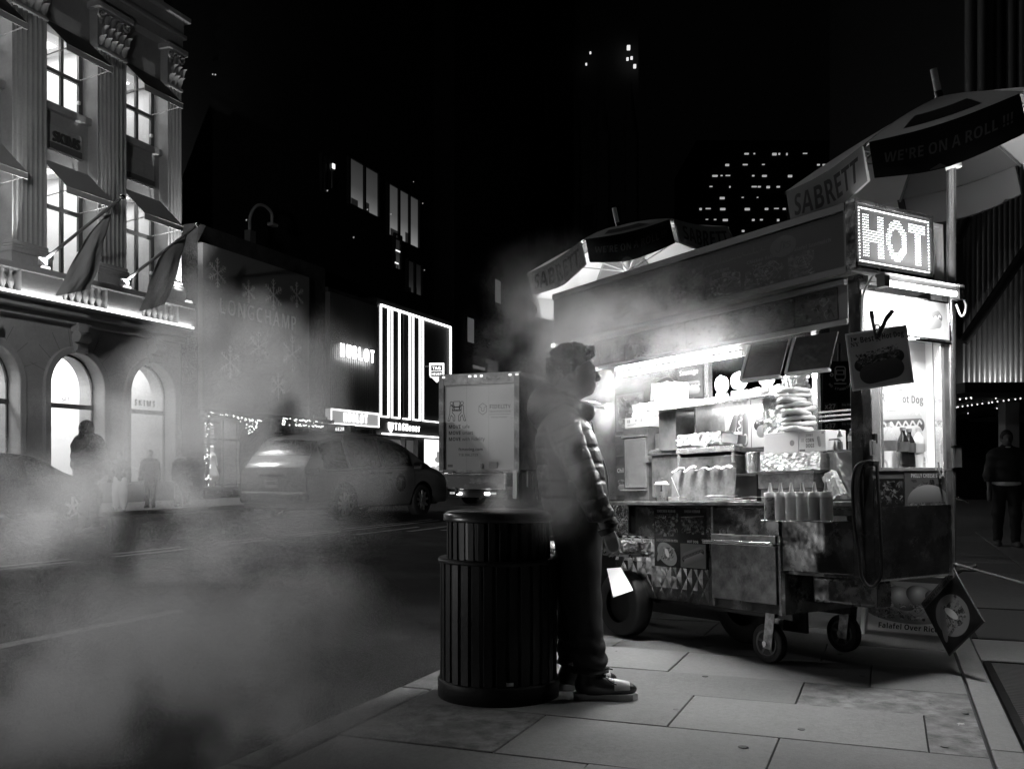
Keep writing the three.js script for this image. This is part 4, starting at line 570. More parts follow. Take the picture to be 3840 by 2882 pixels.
// ================= right side: building, canopy =================
{
  const b = thing('ribbed_tower', 'dark building with tall metal ribs and diagonal beam above the right-edge canopy', 'building', null, V3(14, 0, -26));
  part('wall', mg([b2(-1.6, 12, 3.3, 60, -0.6, -0.12)]), M(0.05, 0.6), b); part('rear_block', mg([b2(-1.55, 12, 3.3, 59.9, -12, -0.61), b2(-0.05, 12, 0, 3.0, -12, -11.5)]), mats.black, b);
  const rib = (x, y0, y1, m) => { const o = part('rib', plain(new THREE.CylinderGeometry(0.075, 0.075, 1, 8)), m, b); o.scale.y = y1 - y0; o.position.set(x, (y0 + y1) / 2, -0.06); };
  const rm = M(0.34, 0.4, 0.55);
  for (let k = 0; k < 13; k++) { const x = -1.9 + k * 0.145, y = 3.35 + 0.05; rib(x, y, 9.5, rm); }
  // the diagonal brace: an inclined black beam
  part('diagonal_beam', mg([rod(V3(-2.0, 4.55, 0.25), V3(0.4, 8.1, 0.25), 0.14, 4), rod(V3(-2.2, 7.2, 0.2), V3(-0.9, 10.4, 0.2), 0.16, 4)]), mats.black, b);
  part('edge_pier', mg([b2(-0.05, 0.5, 3.3, 14, -0.2, 0.3), b2(-2.45, -2.0, 3.2, 9.9, -0.3, 0.2)]), mats.black, b);
  for (let k = 0; k < 12; k++) { const o = part('rib', plain(new THREE.CylinderGeometry(0.12, 0.12, 8, 8)), M(0.16, 0.6, 0.3), b); o.position.set(-1.75 + k * 0.27, 14, 0.05 + 0.12 * Math.sin(k * 1.7)); }
  const cn = thing('entrance_canopy', 'black entrance canopy with rows of small lights under it at the right', 'canopy', null, V3(14, 0, -26));
  part('fascia', b2(-2.6, 2, 3.1, 3.36, -0.1, 1.6), mats.black, cn); part('soffit', b2(-2.6, 4, 3.14, 3.2, -26, -0.1), M(0.08, 0.3), cn);
  const sl = []; for (let k = 0; k < 34; k++) sl.push(bx(5.5, 0.03, 0.03, 0.5, 3.12, -0.5 - k * 0.7)); part('slat', mg(sl), M(0.2, 0.4, 0.6), cn);
  const dots = []; for (let k = 0; k < 80; k++) { dots.push(put(plain(new THREE.OctahedronGeometry(0.028)), -1.7 + RR(-0.05, 0.05), 3.09, -k * 0.3)); dots.push(put(plain(new THREE.OctahedronGeometry(0.025)), -0.2 + RR(-0.05, 0.05), 3.09, -k * 0.3)); } for (let k = 0; k < 40; k++) dots.push(put(plain(new THREE.OctahedronGeometry(0.02)), RR(-2.4, 2), 3.09, -R() * 20));
  part('canopy_light', mg(dots), glow(1, 2.2), cn, undefined, 'stuff');
  for (const q of [[0.15, 0.55, 0, 3.1, -2.2, -1.8], [-0.6, -0.4, 0, 3.1, -10, -9.8], [-2.4, -2.2, 0, 3.1, -9, -8.8]]) part('column', b2(...q), M(0.3, 0.6), cn);
  for (const [x, z, n, s] of [[10.3, -24, 70, 0.42], [7.9, -21, 60, 0.32]]) {
    const tr = thing('lit_tree', x > 9 ? 'taller small tree wrapped in tiny lights under the canopy at the right edge' : 'lower small tree wrapped in tiny lights left of the man with a white collar', 'tree', 'small trees with lights under the canopy', V3(x, 0, z));
    part('trunk', rod(V3(0, 0, 0), V3(0, 1.2, 0), 0.05, 8, 0.03), mats.dark, tr); const lf = []; for (let k = 0; k < 260; k++) lf.push(put(plain(new THREE.TetrahedronGeometry(0.06)), G() * s * 0.6, 1.55 + G() * s * 0.6, G() * s * 0.6, R() * 6, R() * 6, 0)); part('crown', mg(lf), M(0.05, 0.8), tr);
    const li = []; for (let k = 0; k < n; k++) li.push(put(plain(new THREE.OctahedronGeometry(0.024)), G() * s * 0.6, 1.55 + G() * s * 0.6, G() * s * 0.6)); part('fairy_light', mg(li), glow(1, 5), tr, undefined, 'stuff');
  }
  const lp = thing('bright_doorway', 'small bright doorway far under the canopy', 'doorway', null, V3(9.1, 0, -30)); part('frame', mg([b2(-0.5, 0.5, 2.0, 2.1, 0, 0.1), b2(-0.5, -0.45, 0, 2, 0, 0.1), b2(0.45, 0.5, 0, 2, 0, 0.1)]), mats.dark, lp); part('lit_opening', b2(-0.44, 0.44, 1.55, 1.75, 0.02, 0.04), glow(0.8, 1.4), lp);
  lamp(2.2, V3(12.9, 3.6, -25.2), 4);
}
// ================= far skyline =================
{
  const b = thing('lit_office_tower', 'distant office tower with broken rows of small lit windows behind the canopy', 'building', null, V3(38, 0, -150));
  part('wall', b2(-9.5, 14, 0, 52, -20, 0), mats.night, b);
  const li = []; let y = 50; for (let r = 0; r < 8; r++) { y -= r ? 1.7 : 0; let x = -9 + Math.max(0, 3 - r) * 2; while (x < 12) { if (R() < 0.42) { const w = RR(0.15, 0.8); li.push(b2(x, x + w, y - RR(0.08, 0.34), y, 0, 0.2)); } x += RR(0.7, 1.6); } } part('window', mg(li), glow(1, 0.4), b, undefined, 'stuff');
  const c = thing('gothic_church', 'nearly black gothic church tower in the middle of the sky with a few lights', 'church', null, V3(6, 0, -95));
  const cs = []; for (const x of [-5.6, -2.8, 0, 2.8, 5.6]) { cs.push(b2(x - 0.55, x + 0.55, 0, 34, -1, 0.8)); cs.push(put(plain(new THREE.ConeGeometry(0.75, 6, 4)), x, 37, 0)); } part('tower', mg([b2(-5.8, 6.4, 0, 60, -12, 0), ...cs]), M(0.06, 0.9), c);
  for (const x of [-4.2, -1.4, 1.4, 4.2]) for (const y0 of [10, 20]) part('window', b2(x - 0.5, x + 0.5, y0, y0 + 7, 0, 0.1), mats.black, c);
  part('spire', put(plain(new THREE.ConeGeometry(5.6, 40, 8)), 0, 52, -6), M(0.05, 0.9), c);
  part('lamp', mg([[5.3, 42, 0.3], [5.6, 41, 0.2], [5.9, 40.2, 0.25], [5.2, 40.9, 0.2], [1.6, 41.5, 0.15], [1.2, 40.4, 0.15]].map(([x, y2, s]) => bx(s, s * 1.3, s, x, y2, 1))), glow(1, 0.9), c);
  const d = thing('dark_tower', 'black tower against the sky at upper right with a few point lights', 'building', null, V3(52, 0, -140)); part("wall", b2(6, 14, 0, 62, -10, 0), mats.night, d);
  part('lamp', mg([[7.2, 58.2, 0.6], [7.2, 56, 0.35], [11.3, 57.2, 0.4], [11.5, 56.8, 0.3], [12.1, 56.3, 0.35], [9.6, 34.9, 0.8], [9.65, 33, 0.9]].map(([x, y2, s]) => bx(s, s, s, x, y2, 0.5))), glow(1, 1.4), d);
}
// street lamp pole standing dark against the sky
{
  const q = onFacade(935, 900, 26.2), s = onAvenue('street_lamp', 'dark unlit lamp with a hooked arm on the roof above the hoarding', 'roof lamp', null, q[0], 11, 26.2);
  part('pole', tube([V3(0, 0, 0), V3(0, 0.7, 0), V3(0.05, 1.3, 0), V3(0.5, 1.85, 0), V3(1.1, 2.0, 0), V3(1.6, 1.8, 0), V3(1.65, 1.4, 0)], 0.07, 40, 8), M(0.3, 0.6), s); part('lamp_head', bx(0.5, 0.16, 0.3, 1.7, 1.3, 0, 0, 0, 0, 0.05), M(0.3, 0.5), s); part('box', bx(0.4, 0.6, 0.3, -0.1, 0.3, 0.1), M(0.1, 0.7), s);
}
// bus stop pole seen through the cart
{
  const b = thing('bus_stop_sign', 'bus stop pole with a round bus emblem and route plates seen through the cart', 'sign', null, V3(7.0, 0, -21.0));
  part('pole', rod(V3(0.1, 0, -0.06), V3(0.1, 3.9, -0.06), 0.04), mats.dark, b);
  const t = canvasTex(256, 512, (g) => {
    g.fillStyle = '#0a0a0a'; g.fillRect(0, 0, 256, 512); g.strokeStyle = '#e0e0e0'; g.fillStyle = '#e0e0e0';
    g.lineWidth = 9; g.beginPath(); g.roundRect(92, 36, 76, 96, 18); g.stroke(); g.fillRect(98, 60, 64, 36); g.fillStyle = '#0a0a0a'; g.fillRect(106, 66, 48, 24); g.fillStyle = '#e0e0e0'; g.fillRect(98, 128, 18, 16); g.fillRect(144, 128, 18, 16); g.fillRect(84, 158, 92, 8); g.font = 'bold 24px sans-serif'; g.textAlign = 'center'; g.save(); g.translate(130, 100); 'NO STANDING'.split('').forEach((c, i) => { g.save(); g.rotate(0.85 - i * 0.17); g.fillText(c, 0, 112); g.restore(); }); g.restore();
    g.beginPath(); g.arc(66, 96, 10, 0, 7); g.stroke();
    g.textAlign = 'left'; ['x27', 'x28', 'x37'].forEach((s, i) => { g.fillStyle = '#454545'; g.fillRect(10, 300 + i * 72, 100, 62); g.fillRect(138, 300 + i * 72, 110, 62); g.fillStyle = '#fff'; g.font = 'bold 50px sans-serif'; g.fillText(s, 14, 350 + i * 72); g.font = '20px sans-serif'; g.fillText(['Bay Ridge', 'Bensonhurst', 'Bay Ridge'][i], 142, 326 + i * 72); });
  });
  part('plate', bx(0.76, 1.52, 0.02, 0.1, 2.75, 0, 0, 0, 0, 0.01), mats.black, b); part('face', put(plain(new THREE.PlaneGeometry(0.74, 1.48)), 0.1, 2.75, 0.014), M(0.9, 0.6, 0, { map: t }), b);
}
// ================= printed food pictures =================
const gs = (v) => { const k = Math.round(v * 255); return `rgb(${k},${k},${k})`; };
function blob(g, x, y, r, v) { g.fillStyle = gs(v); g.beginPath(); for (let k = 0; k <= 9; k++) { const a = k / 9 * 6.283, q = r * RR(0.7, 1.2); g[k ? 'lineTo' : 'moveTo'](x + q * Math.cos(a), y + q * Math.sin(a) * 0.8); } g.fill(); }
function mess(g, x, y, w, h, n, a, b) { g.save(); g.beginPath(); g.rect(x, y, w, h); g.clip(); for (let k = 0; k < n; k++) blob(g, x + R() * w, y + R() * h, RR(0.03, 0.13) * Math.min(w, h), RR(a, b)); for (let k = 0; k < n; k++) { g.strokeStyle = gs(RR(a, b * 1.2)); g.lineWidth = RR(1, 4); g.beginPath(); const px = x + R() * w, py = y + R() * h; g.moveTo(px, py); g.quadraticCurveTo(px + RR(-30, 30), py + RR(-30, 30), px + RR(-50, 50), py + RR(-40, 40)); g.stroke(); } g.restore(); }
function pill(g, x, y, w, h, rot, c0, c1) { g.save(); g.translate(x, y); g.rotate(rot); const q = g.createLinearGradient(0, -h / 2, 0, h / 2); q.addColorStop(0, gs(c0)); q.addColorStop(0.45, gs((c0 + c1) / 2)); q.addColorStop(1, gs(c1)); g.fillStyle = q; g.beginPath(); g.roundRect(-w / 2, -h / 2, w, h, h / 2); g.fill(); g.restore(); }
function hotdog(g, x, y, w, rot, o = {}) {
  const b0 = o.bun ?? 0.75, h = w * 0.36; g.save(); g.translate(x, y); g.rotate(rot);
  pill(g, 0, -h * 0.28, w * 0.96, h * 0.7, 0, b0 * 0.9, b0 * 0.7); pill(g, 0, -h * 0.12, w * 1.04, h * 0.52, 0, o.saus ?? 0.45, (o.saus ?? 0.45) * 0.55);
  if (o.top) mess(g, -w * 0.45, -h * 0.62, w * 0.9, h * 0.5, 60, 0.15, 0.8);
  else { g.strokeStyle = gs(o.mus ?? 0.95); g.lineWidth = h * 0.09; g.beginPath(); for (let k = 0; k <= 40; k++) g[k ? 'lineTo' : 'moveTo'](-w * 0.46 + w * 0.92 * k / 40, -h * 0.18 + h * 0.1 * Math.sin(k * 0.95)); g.stroke(); }
  pill(g, 0, h * 0.22, w * 0.92, h * 0.66, 0, b0, b0 * 0.72); g.restore();
}
function corndogs(g, x, y, w, h, b = 0.5) { for (const [dx, r] of [[-0.22, 0.42], [0.05, 0.22], [0.3, 0.04]]) { g.save(); g.translate(x + w * dx + w * 0.05, y); g.rotate(r); g.fillStyle = gs(0.8); g.fillRect(-3, -h * 0.62, 6, h * 0.4); pill(g, 0, h * 0.08, h * 0.8, w * 0.24, Math.PI / 2, b * 1.15, b * 0.7); if (dx === 0.05) { g.strokeStyle = gs(0.9); g.lineWidth = w * 0.03; g.beginPath(); for (let k = 0; k < 26; k++) g[k ? 'lineTo' : 'moveTo'](w * 0.06 * Math.sin(k * 0.9), -h * 0.22 + h * 0.6 * k / 26); g.stroke(); } if (dx === 0.3) { g.fillStyle = gs(0.85); g.beginPath(); g.ellipse(0, h * 0.3, w * 0.09, h * 0.13, 0, 0, 7); g.fill(); g.fillStyle = gs(0.6); g.beginPath(); g.ellipse(0, h * 0.3, w * 0.05, h * 0.08, 0, 0, 7); g.fill(); } g.restore(); } }
function burger(g, x, y, w, h) { pill(g, x, y + h * 0.36, w * 0.9, h * 0.3, 0, 0.6, 0.4); mess(g, x - w * 0.46, y - h * 0.1, w * 0.92, h * 0.42, 70, 0.05, 0.5); const q = g.createLinearGradient(0, y - h / 2, 0, y); q.addColorStop(0, gs(0.62)); q.addColorStop(1, gs(0.35)); g.fillStyle = q; g.beginPath(); g.moveTo(x - w / 2, y); g.bezierCurveTo(x - w * 0.48, y - h * 0.6, x + w * 0.48, y - h * 0.6, x + w / 2, y); g.closePath(); g.fill(); }
function pita(g, x, y, w, h) { g.fillStyle = gs(0.5); g.beginPath(); g.ellipse(x, y, w * 0.48, h * 0.46, 0.5, 0, 7); g.fill(); mess(g, x - w * 0.34, y - h * 0.3, w * 0.68, h * 0.6, 70, 0.05, 0.6); g.fillStyle = gs(0.8); g.beginPath(); g.ellipse(x, y - h * 0.05, w * 0.08, h * 0.22, -0.5, 0, 7); g.fill(); g.fillStyle = gs(0.45); g.beginPath(); g.ellipse(x - w * 0.32, y, w * 0.09, h * 0.4, 0.5, 0, 7); g.fill(); }
function word(g, s, x, y, px, v, fam = 'bold', max, font = 'sans-serif', al = 'left') { g.font = `${fam} ${px}px ${font}`; g.fillStyle = gs(v); g.textAlign = al; g.fillText(s, x, y, max); }
function heart(g, x, y, r, v) { g.fillStyle = gs(v); g.beginPath(); g.moveTo(x, y + r); g.bezierCurveTo(x - r * 1.8, y - r * 0.2, x - r * 0.8, y - r * 1.5, x, y - r * 0.4); g.bezierCurveTo(x + r * 0.8, y - r * 1.5, x + r * 1.8, y - r * 0.2, x, y + r); g.fill(); }
function ilny(g, x, y, s, v) { word(g, 'I', x, y, s, v, 'bold', undefined, 'serif'); heart(g, x + s * 0.78, y - s * 0.36, s * 0.3, v + 0.1); word(g, 'NY', x - s * 0.12, y + s * 0.92, s, v, 'bold', s * 1.45, 'serif'); }
function halal(g, x, y, s, v) { g.strokeStyle = gs(v); g.lineWidth = s * 0.09; g.lineCap = 'round'; const c = (...p) => { g.beginPath(); g.moveTo(x + p[0] * s, y + p[1] * s); for (let k = 2; k < p.length; k += 4) g.quadraticCurveTo(x + p[k] * s, y + p[k + 1] * s, x + p[k + 2] * s, y + p[k + 3] * s); g.stroke(); }; c(0.9, -0.35, 0.6, -0.5, 0.35, -0.3, 0.75, -0.2, 0.9, 0.1, 0.6, 0.35, 0.3, 0.2); c(0.25, -0.6, 0.2, 0.1, 0.02, 0.22); c(-0.05, -0.65, 0.15, 0.0, 0.05, 0.2); c(-0.2, -0.6, -0.25, 0.0, -0.3, 0.2, -0.5, 0.75, -0.9, 0.2); }
function script(g, x, y, w, s, v) { g.strokeStyle = gs(v); g.lineWidth = s * 0.12; g.lineCap = 'round'; let px = x + w; while (px > x) { const k = RR(0.3, 0.9) * s; g.beginPath(); g.moveTo(px, y); g.quadraticCurveTo(px - k * 0.5, y + RR(0.1, 0.5) * s, px - k, y - RR(0, 0.2) * s); if (R() < 0.5) g.lineTo(px - k, y - RR(0.5, 0.95) * s); g.stroke(); if (R() < 0.5) { g.fillStyle = gs(v); g.fillRect(px - k * 0.6, y + (R() < 0.5 ? 0.5 : -0.6) * s, s * 0.13, s * 0.13); } px -= k + RR(0, 0.2) * s; } }
const print = (w, h, f, rough = 0.3, k = 1) => M(k, rough, 0, { map: canvasTex(w, h, f), bumpMap: rep(texWaves, 1), bumpScale: 0.0015 });
const bg = (g, w, h, v) => { g.fillStyle = gs(v); g.fillRect(0, 0, w, h); };

// ================= hot dog cart =================
const cart = thing('hot_dog_cart', 'stainless street food cart with lit serving hatch, printed food fascia and diamond quilted side', 'food cart', null, CO.clone(), CQ);
const rectL = (X0, Y0, X1, Y1, d) => { const a = onCart(X0, Y0, d), b = onCart(X1, Y1, d); return [b[0], a[0], b[1], a[1]]; };   // l0, l1, y0, y1
const nearPlane = (l0, l1, y0, y1, d) => put(plain(new THREE.PlaneGeometry(l1 - l0, y1 - y0)), (l0 + l1) / 2, (y0 + y1) / 2, d, 0, Math.PI);
const endPlane = (d0, d1, y0, y1, l) => put(plain(new THREE.PlaneGeometry(d1 - d0, y1 - y0)), l, (y0 + y1) / 2, (d0 + d1) / 2, 0, -Math.PI / 2);
{
  const c = cart;
  // body
  part('body', mg([b2(0.6, 1.16, 0.34, 0.97, 0.012, 0.7), b2(1.16, 1.9, 0.34, 0.97, 0.012, 0.7), b2(1.9, 2.9, 0.62, 0.97, 0.05, 0.7), b2(-0.02, 0.6, 0.58, 0.97, 0.02, 0.7), b2(-0.02, 0.42, 0.43, 0.58, 0.04, 0.16, 0.02), b2(0.42, 0.6, 0.4, 0.58, 0.25, 0.66)]), mats.steelWorn, c);
  // diamond quilted panel
  {
    const pos = [], l0 = 1.165, l1 = 2.16, y0 = 0.345, y1 = 0.76, dw = 0.1, dh = 0.16, tri = (a, b, e) => { if (Math.max(a[0], b[0], e[0]) > l1 + 0.02 || Math.min(a[0], b[0], e[0]) < l0 - 0.02) return; for (const q of [a, b, e]) pos.push(Math.min(l1, Math.max(l0, q[0])), Math.min(y1, Math.max(y0, q[1])), q[2]); };
    for (let j = -1; j < 8; j++) for (let i = -1; i < 26; i++) { const cx = l0 + i * dw + (j % 2 ? dw / 2 : 0), cy = y0 + j * dh / 2, z = 0.008, t = 0.0038 + RR(-0.0006, 0.0006), C = [cx, cy, z - t], q = [[cx, cy + dh / 2, z], [cx + dw / 2, cy, z], [cx, cy - dh / 2, z], [cx - dw / 2, cy, z]]; for (let k = 0; k < 4; k++) tri(C, q[(k + 1) % 4], q[k]); }
    const g = new THREE.BufferGeometry(); g.setAttribute('position', new THREE.Float32BufferAttribute(pos, 3)); g.computeVertexNormals();
    part('quilted_panel', boxUV(g), M(0.6, 0.26, 1, { roughnessMap: rep(texBlotch, 2) }), c, 'quilted stainless panel with diamond embossing');
  }
  part('front_panel', mg([b2(1.17, 2.16, 0.765, 0.965, -0.004, 0.01, 0.002)]), mats.steelWorn, c);
  const drawer = part('drawer', b2(0.62, 1.15, 0.40, 0.80, -0.03, 0.01, 0.006), M(0.3, 0.55, 0.8, { bumpMap: rep(texGrain, 4), bumpScale: 0.0008, map: rep(texBlotch, 3) }), c);
  part('handle', mg([b2(0.6, 1.18, 0.74, 0.755, -0.075, -0.03, 0.004), b2(0.6, 1.18, 0.755, 0.765, -0.08, -0.07, 0.003)]), mats.steelBright, drawer);
  part('upper_panel', b2(0.61, 1.15, 0.78, 0.96, -0.012, 0.01, 0.005), mats.steelWorn, c);
  part('side_panel', mg([b2(0.09, 0.59, 0.6, 0.96, -0.012, 0.02, 0.008)]), mats.steelWorn, c);
  part('corner_strip', b2(1.15, 1.165, 0.35, 0.97, -0.008, 0.01), mats.steelBright, c); part('corner_strip', b2(0.595, 0.61, 0.34, 0.8, -0.02, 0.015), mats.steelBright, c);
  // counter and interior shell
  part('counter', mg([b2(0.05, 2.2, 0.975, 1.0, -0.035, 0.62, 0.004), b2(2.2, 2.95, 0.955, 0.985, 0.03, 0.62, 0.004)]), mats.steel, c);
  part('back_wall', mg([b2(1.88, 3.0, 1.0, 2.2, 0.68, 0.7), b2(0.9, 1.88, 1.0, 1.72, 0.68, 0.7), b2(0.12, 0.9, 1.0, 1.22, 0.68, 0.7), b2(2.98, 3.0, 1.0, 2.2, 0.05, 0.68)]), mats.steel, c);
  part('post', b2(1.86, 1.9, 1.72, 2.2, 0.66, 0.7), mats.steelBright, c); part('post', b2(0.88, 0.92, 1.22, 2.2, 0.67, 0.7), mats.steelBright, c);
  part('corner_post', mg([b2(-0.02, 0.055, 0.56, 2.2, -0.055, 0.02, 0.004), b2(0.055, 0.075, 0.58, 2.0, -0.03, 0.02, 0.002)]), mats.steelWorn, c, 'worn steel corner post at the near right corner');
  part('corner_post', b2(-0.02, 0.05, 0.57, 2.2, 0.66, 0.73, 0.006), mats.steel, c); part('corner_post', b2(2.93, 3.0, 0.9, 2.2, 0.0, 0.05, 0.006), mats.steelWorn, c);
  // fascia box at the top
  const d0 = -0.12, [, lL] = rectL(2075, 1094, 3168, 760, d0), top = 2.57, bot = 2.21;
  part('roof', mg([b2(0, lL, bot, bot + 0.02, d0, 0.72), b2(0, lL, top - 0.02, top, d0, 0.72), b2(0, lL, bot + 0.02, top - 0.02, 0.7, 0.72), b2(lL - 0.02, lL, bot + 0.02, top - 0.02, d0, 0.7)]), M(0.3, 0.5, 0.6), c);
  const fas = part('fascia', b2(0.0, lL, bot + 0.02, top - 0.02, d0 + 0.001, d0 + 0.03), M(0.04, 0.5), c);
  const tw = 2048, lx = (l) => (lL - l) / lL * tw, tile = [2118, 2270, 2420, 2500, 2645, 2790, 2960, 3075].map((X) => lx(onCart(X, 1080, d0)[0]));
  part('food_print', nearPlane(0.02, lL - 0.02, bot + 0.03, top - 0.05, d0 - 0.002), print(tw, 264, (g, w, h) => {
    bg(g, w, h, 0.12); for (let k = 0; k < 4; k++) { const a = tile[k] ?? 0, b = tile[k + 1]; g.fillStyle = gs(0.26 + 0.06 * (k % 2)); g.fillRect(a, 50, b - a - 6, 214); mess(g, a + 10, 60, b - a - 24, 196, 60, 0.05, 0.8); word(g, ['Gyro Platter', 'Chicken Rice', 'Lamb Gyro', 'Chicken'][k], a + 16, 44, 24, 0.55); }
    for (let k = 4; k < 7; k++) { const a = tile[k], b = tile[k + 1]; mess(g, a + 10, 130, b - a - 20, 130, 80, 0.03, 0.75); g.strokeStyle = gs(0.6); g.lineWidth = 5; g.beginPath(); g.ellipse((a + b) / 2, 180, 60, 26, 0, 0, 7); g.stroke(); word(g, ['Lamb Gyro', 'Chicken Kabab', 'Falafel Sandwich'][k - 4], a + 30, 122, 26, 0.6); }
    g.fillStyle = gs(0.12); g.beginPath(); g.ellipse(lx(1.33), 78, 52, 52, 0, 0, 7); g.fill(); script(g, lx(1.33) - 36, 84, 72, 26, 0.6);
    script(g, lx(1.2), 66, lx(0.55) - lx(1.2), 38, 0.42); g.fillStyle = gs(0.5); g.beginPath(); g.ellipse(lx(0.42), 76, 74, 56, 0, 0, 7); g.fill(); halal(g, lx(0.42), 78, 46, 0.05);
  }, 0.5, 0.3), fas);
  part('trim', mg([b2(0, lL, top - 0.04, top + 0.005, d0 - 0.012, d0 + 0.03, 0.004), b2(0, lL, bot - 0.01, bot + 0.03, d0 - 0.012, d0 + 0.03, 0.004), b2(0, 0.012, bot, top, d0 - 0.01, d0 + 0.03)]), M(0.1, 0.4, 0.7), fas);
  // lower print band over the hatch
  const band = part('valance', b2(0.1, 2.95, 1.965, 2.205, 0.0, 0.02), M(0.12, 0.5, 0.3), c);
  part('food_print', nearPlane(0.16, 2.9, 1.99, 2.17, -0.003), print(2048, 140, (g, w, h) => { bg(g, w, h, 0.16); for (let k = 0; k < 9; k++) { const a = k * w / 9; g.fillStyle = gs(0.2 + 0.08 * (k % 3)); g.fillRect(a + 4, 4, w / 9 - 8, h - 8); mess(g, a + 10, 10, w / 9 - 20, h - 20, 45, 0.08, 0.55); } }, 0.25, 0.4), band);
  part('trim', mg([b2(0.1, 2.95, 2.17, 2.2, -0.03, 0.0, 0.003), b2(0.1, 2.95, 1.955, 1.985, -0.015, 0.0, 0.003)]), M(0.2, 0.35, 0.9), band);
  // hatch flaps hanging at the right with bright edges
  for (const [X0, Y0, X1, Y1] of [[2795, 1290, 2945, 1395], [2965, 1272, 3130, 1360]]) {
    const [l0, l1, y0, y1] = rectL(X0, Y0, X1, Y1, -0.02), f = part('flap', put(b2(-(l1 - l0) / 2, (l1 - l0) / 2, -0.11, 0.11, -0.006, 0.006, 0.003), (l0 + l1) / 2, 1.83, -0.02, 0.35, 0, 0.02), M(0.018, 0.35, 0, { bumpMap: rep(texWaves, 2), bumpScale: 0.006 }), c);
    part('edge', put(mg([b2(-(l1 - l0) / 2, (l1 - l0) / 2, -0.122, -0.108, -0.01, 0.02), b2((l1 - l0) / 2 - 0.012, (l1 - l0) / 2 + 0.008, -0.11, 0.11, -0.01, 0.02)]), (l0 + l1) / 2, 1.83, -0.021, 0.35, 0, 0.02), mats.white, f);
  }
  // serving shelf with its box below, rails behind
  part('shelf', mg([b2(0.86, 2.02, 1.635, 1.655, 0.2, 0.5, 0.003), b2(0.86, 2.02, 1.655, 1.675, 0.49, 0.5)]), mats.steelBright, c);
  part('shelf_box', mg([b2(1.84, 2.02, 1.36, 1.634, 0.32, 0.6), b2(1.66, 1.84, 1.34, 1.40, 0.34, 0.62), b2(1.66, 1.67, 1.40, 1.634, 0.34, 0.62), b2(1.67, 1.84, 1.40, 1.634, 0.6, 0.62)]), mats.steel, c);
  part('pan', b2(1.7, 1.8, 1.41, 1.54, 0.45, 0.58, 0.01), M(0.2, 0.4, 0.9), c);
  part('rail', mg([0, 1, 2].map((k) => rod(V3(0.1, 1.5 + k * 0.028, 0.66), V3(0.86, 1.5 + k * 0.028, 0.66), 0.008))), mats.steelBright, c);
  // left cabinets
  const cab = part('cabinet', mg([b2(2.24, 2.53, 1.0, 1.55, 0.4, 0.66, 0.004), b2(1.94, 2.23, 1.0, 1.5, 0.46, 0.66, 0.004)]), mats.steel, c);
  part('door', b2(2.255, 2.5, 1.1, 1.47, 0.385, 0.4, 0.004), mats.steelBright, cab); part('ledge', mg([b2(2.25, 2.53, 1.075, 1.085, 0.36, 0.4), b2(2.24, 2.53, 1.48, 1.495, 0.38, 0.4)]), mats.steelBright, cab); part('latch', bx(0.05, 0.03, 0.02, 2.23, 1.3, 0.385), mats.steelBright, cab);
  part('wall_seam', mg([b2(2.55, 2.97, 1.52, 1.53, 0.672, 0.68), b2(2.55, 2.97, 1.36, 1.365, 0.672, 0.68)]), mats.steelBright, c);
  // fryer box with hinged lid
  const fr = part('fryer', mg([b2(1.245, 1.8, 1.02, 1.30, 0.3, 0.62, 0.005)]), mats.steel, c);
  part('lid', put(b2(-0.28, 0.28, -0.02, 0.02, 0, 0.34, 0.004), 1.525, 1.345, 0.285, 0.1), mats.steelBright, fr); part('vent_hole', put(cyl(0.022, 0.022, 0.01, 0, 0, 0, Math.PI / 2), 1.5, 1.22, 0.297), mats.black, fr); part('hinge', b2(1.25, 1.27, 1.25, 1.33, 0.285, 0.3), mats.steelBright, fr); part('hinge', b2(1.77, 1.79, 1.24, 1.32, 0.285, 0.3), mats.steelBright, fr);
  const pn = part('steam_pan', mg([b2(1.87, 2.16, 1.02, 1.33, 0.36, 0.6, 0.01), b2(1.85, 2.18, 1.33, 1.35, 0.34, 0.62, 0.004)]), mats.steel, c); part('lid', put(b2(-0.15, 0.15, -0.008, 0.008, -0.13, 0.13, 0.003), 2.02, 1.375, 0.48, 0, 0, -0.08), mats.steelBright, pn);
  const pot = part('pot', put(lathe([[0, 0], [0.085, 0], [0.09, 0.005], [0.092, 0.13], [0.096, 0.135], [0.09, 0.138], [0.088, 0.01], [0, 0.01]], 28), 1.13, 1.175, 0.4), mats.steelBright, c); part('handle', b2(1.2, 1.27, 1.28, 1.3, 0.37, 0.4, 0.004), mats.steelBright, pot);
  part('stove', mg([b2(1.02, 1.24, 1.0, 1.165, 0.25, 0.6), b2(0.98, 1.24, 1.16, 1.175, 0.2, 0.6)]), M(0.06, 0.5, 0.4), c);
  // grill below the foil tray
  part('grill', mg([b2(0.5, 0.9, 1.0, 1.07, 0.16, 0.56), b2(0.485, 0.915, 1.075, 1.165, 0.15, 0.57, 0.004), b2(0.47, 0.93, 1.165, 1.178, 0.13, 0.59)]), M(0.34, 0.45, 0.8, { map: rep(texBlotch, 3) }), c);
  // interior dark floor under the counter lip, hood
  part('ceiling', b2(0.1, 2.95, 2.19, 2.205, 0.02, 0.7), mats.steel, c);
  // right end: lower panel with posters, display window
  part('end_panel', b2(-0.012, 0.0, 0.57, 1.165, 0.02, 0.71), M(0.2, 0.45, 0.5), c);
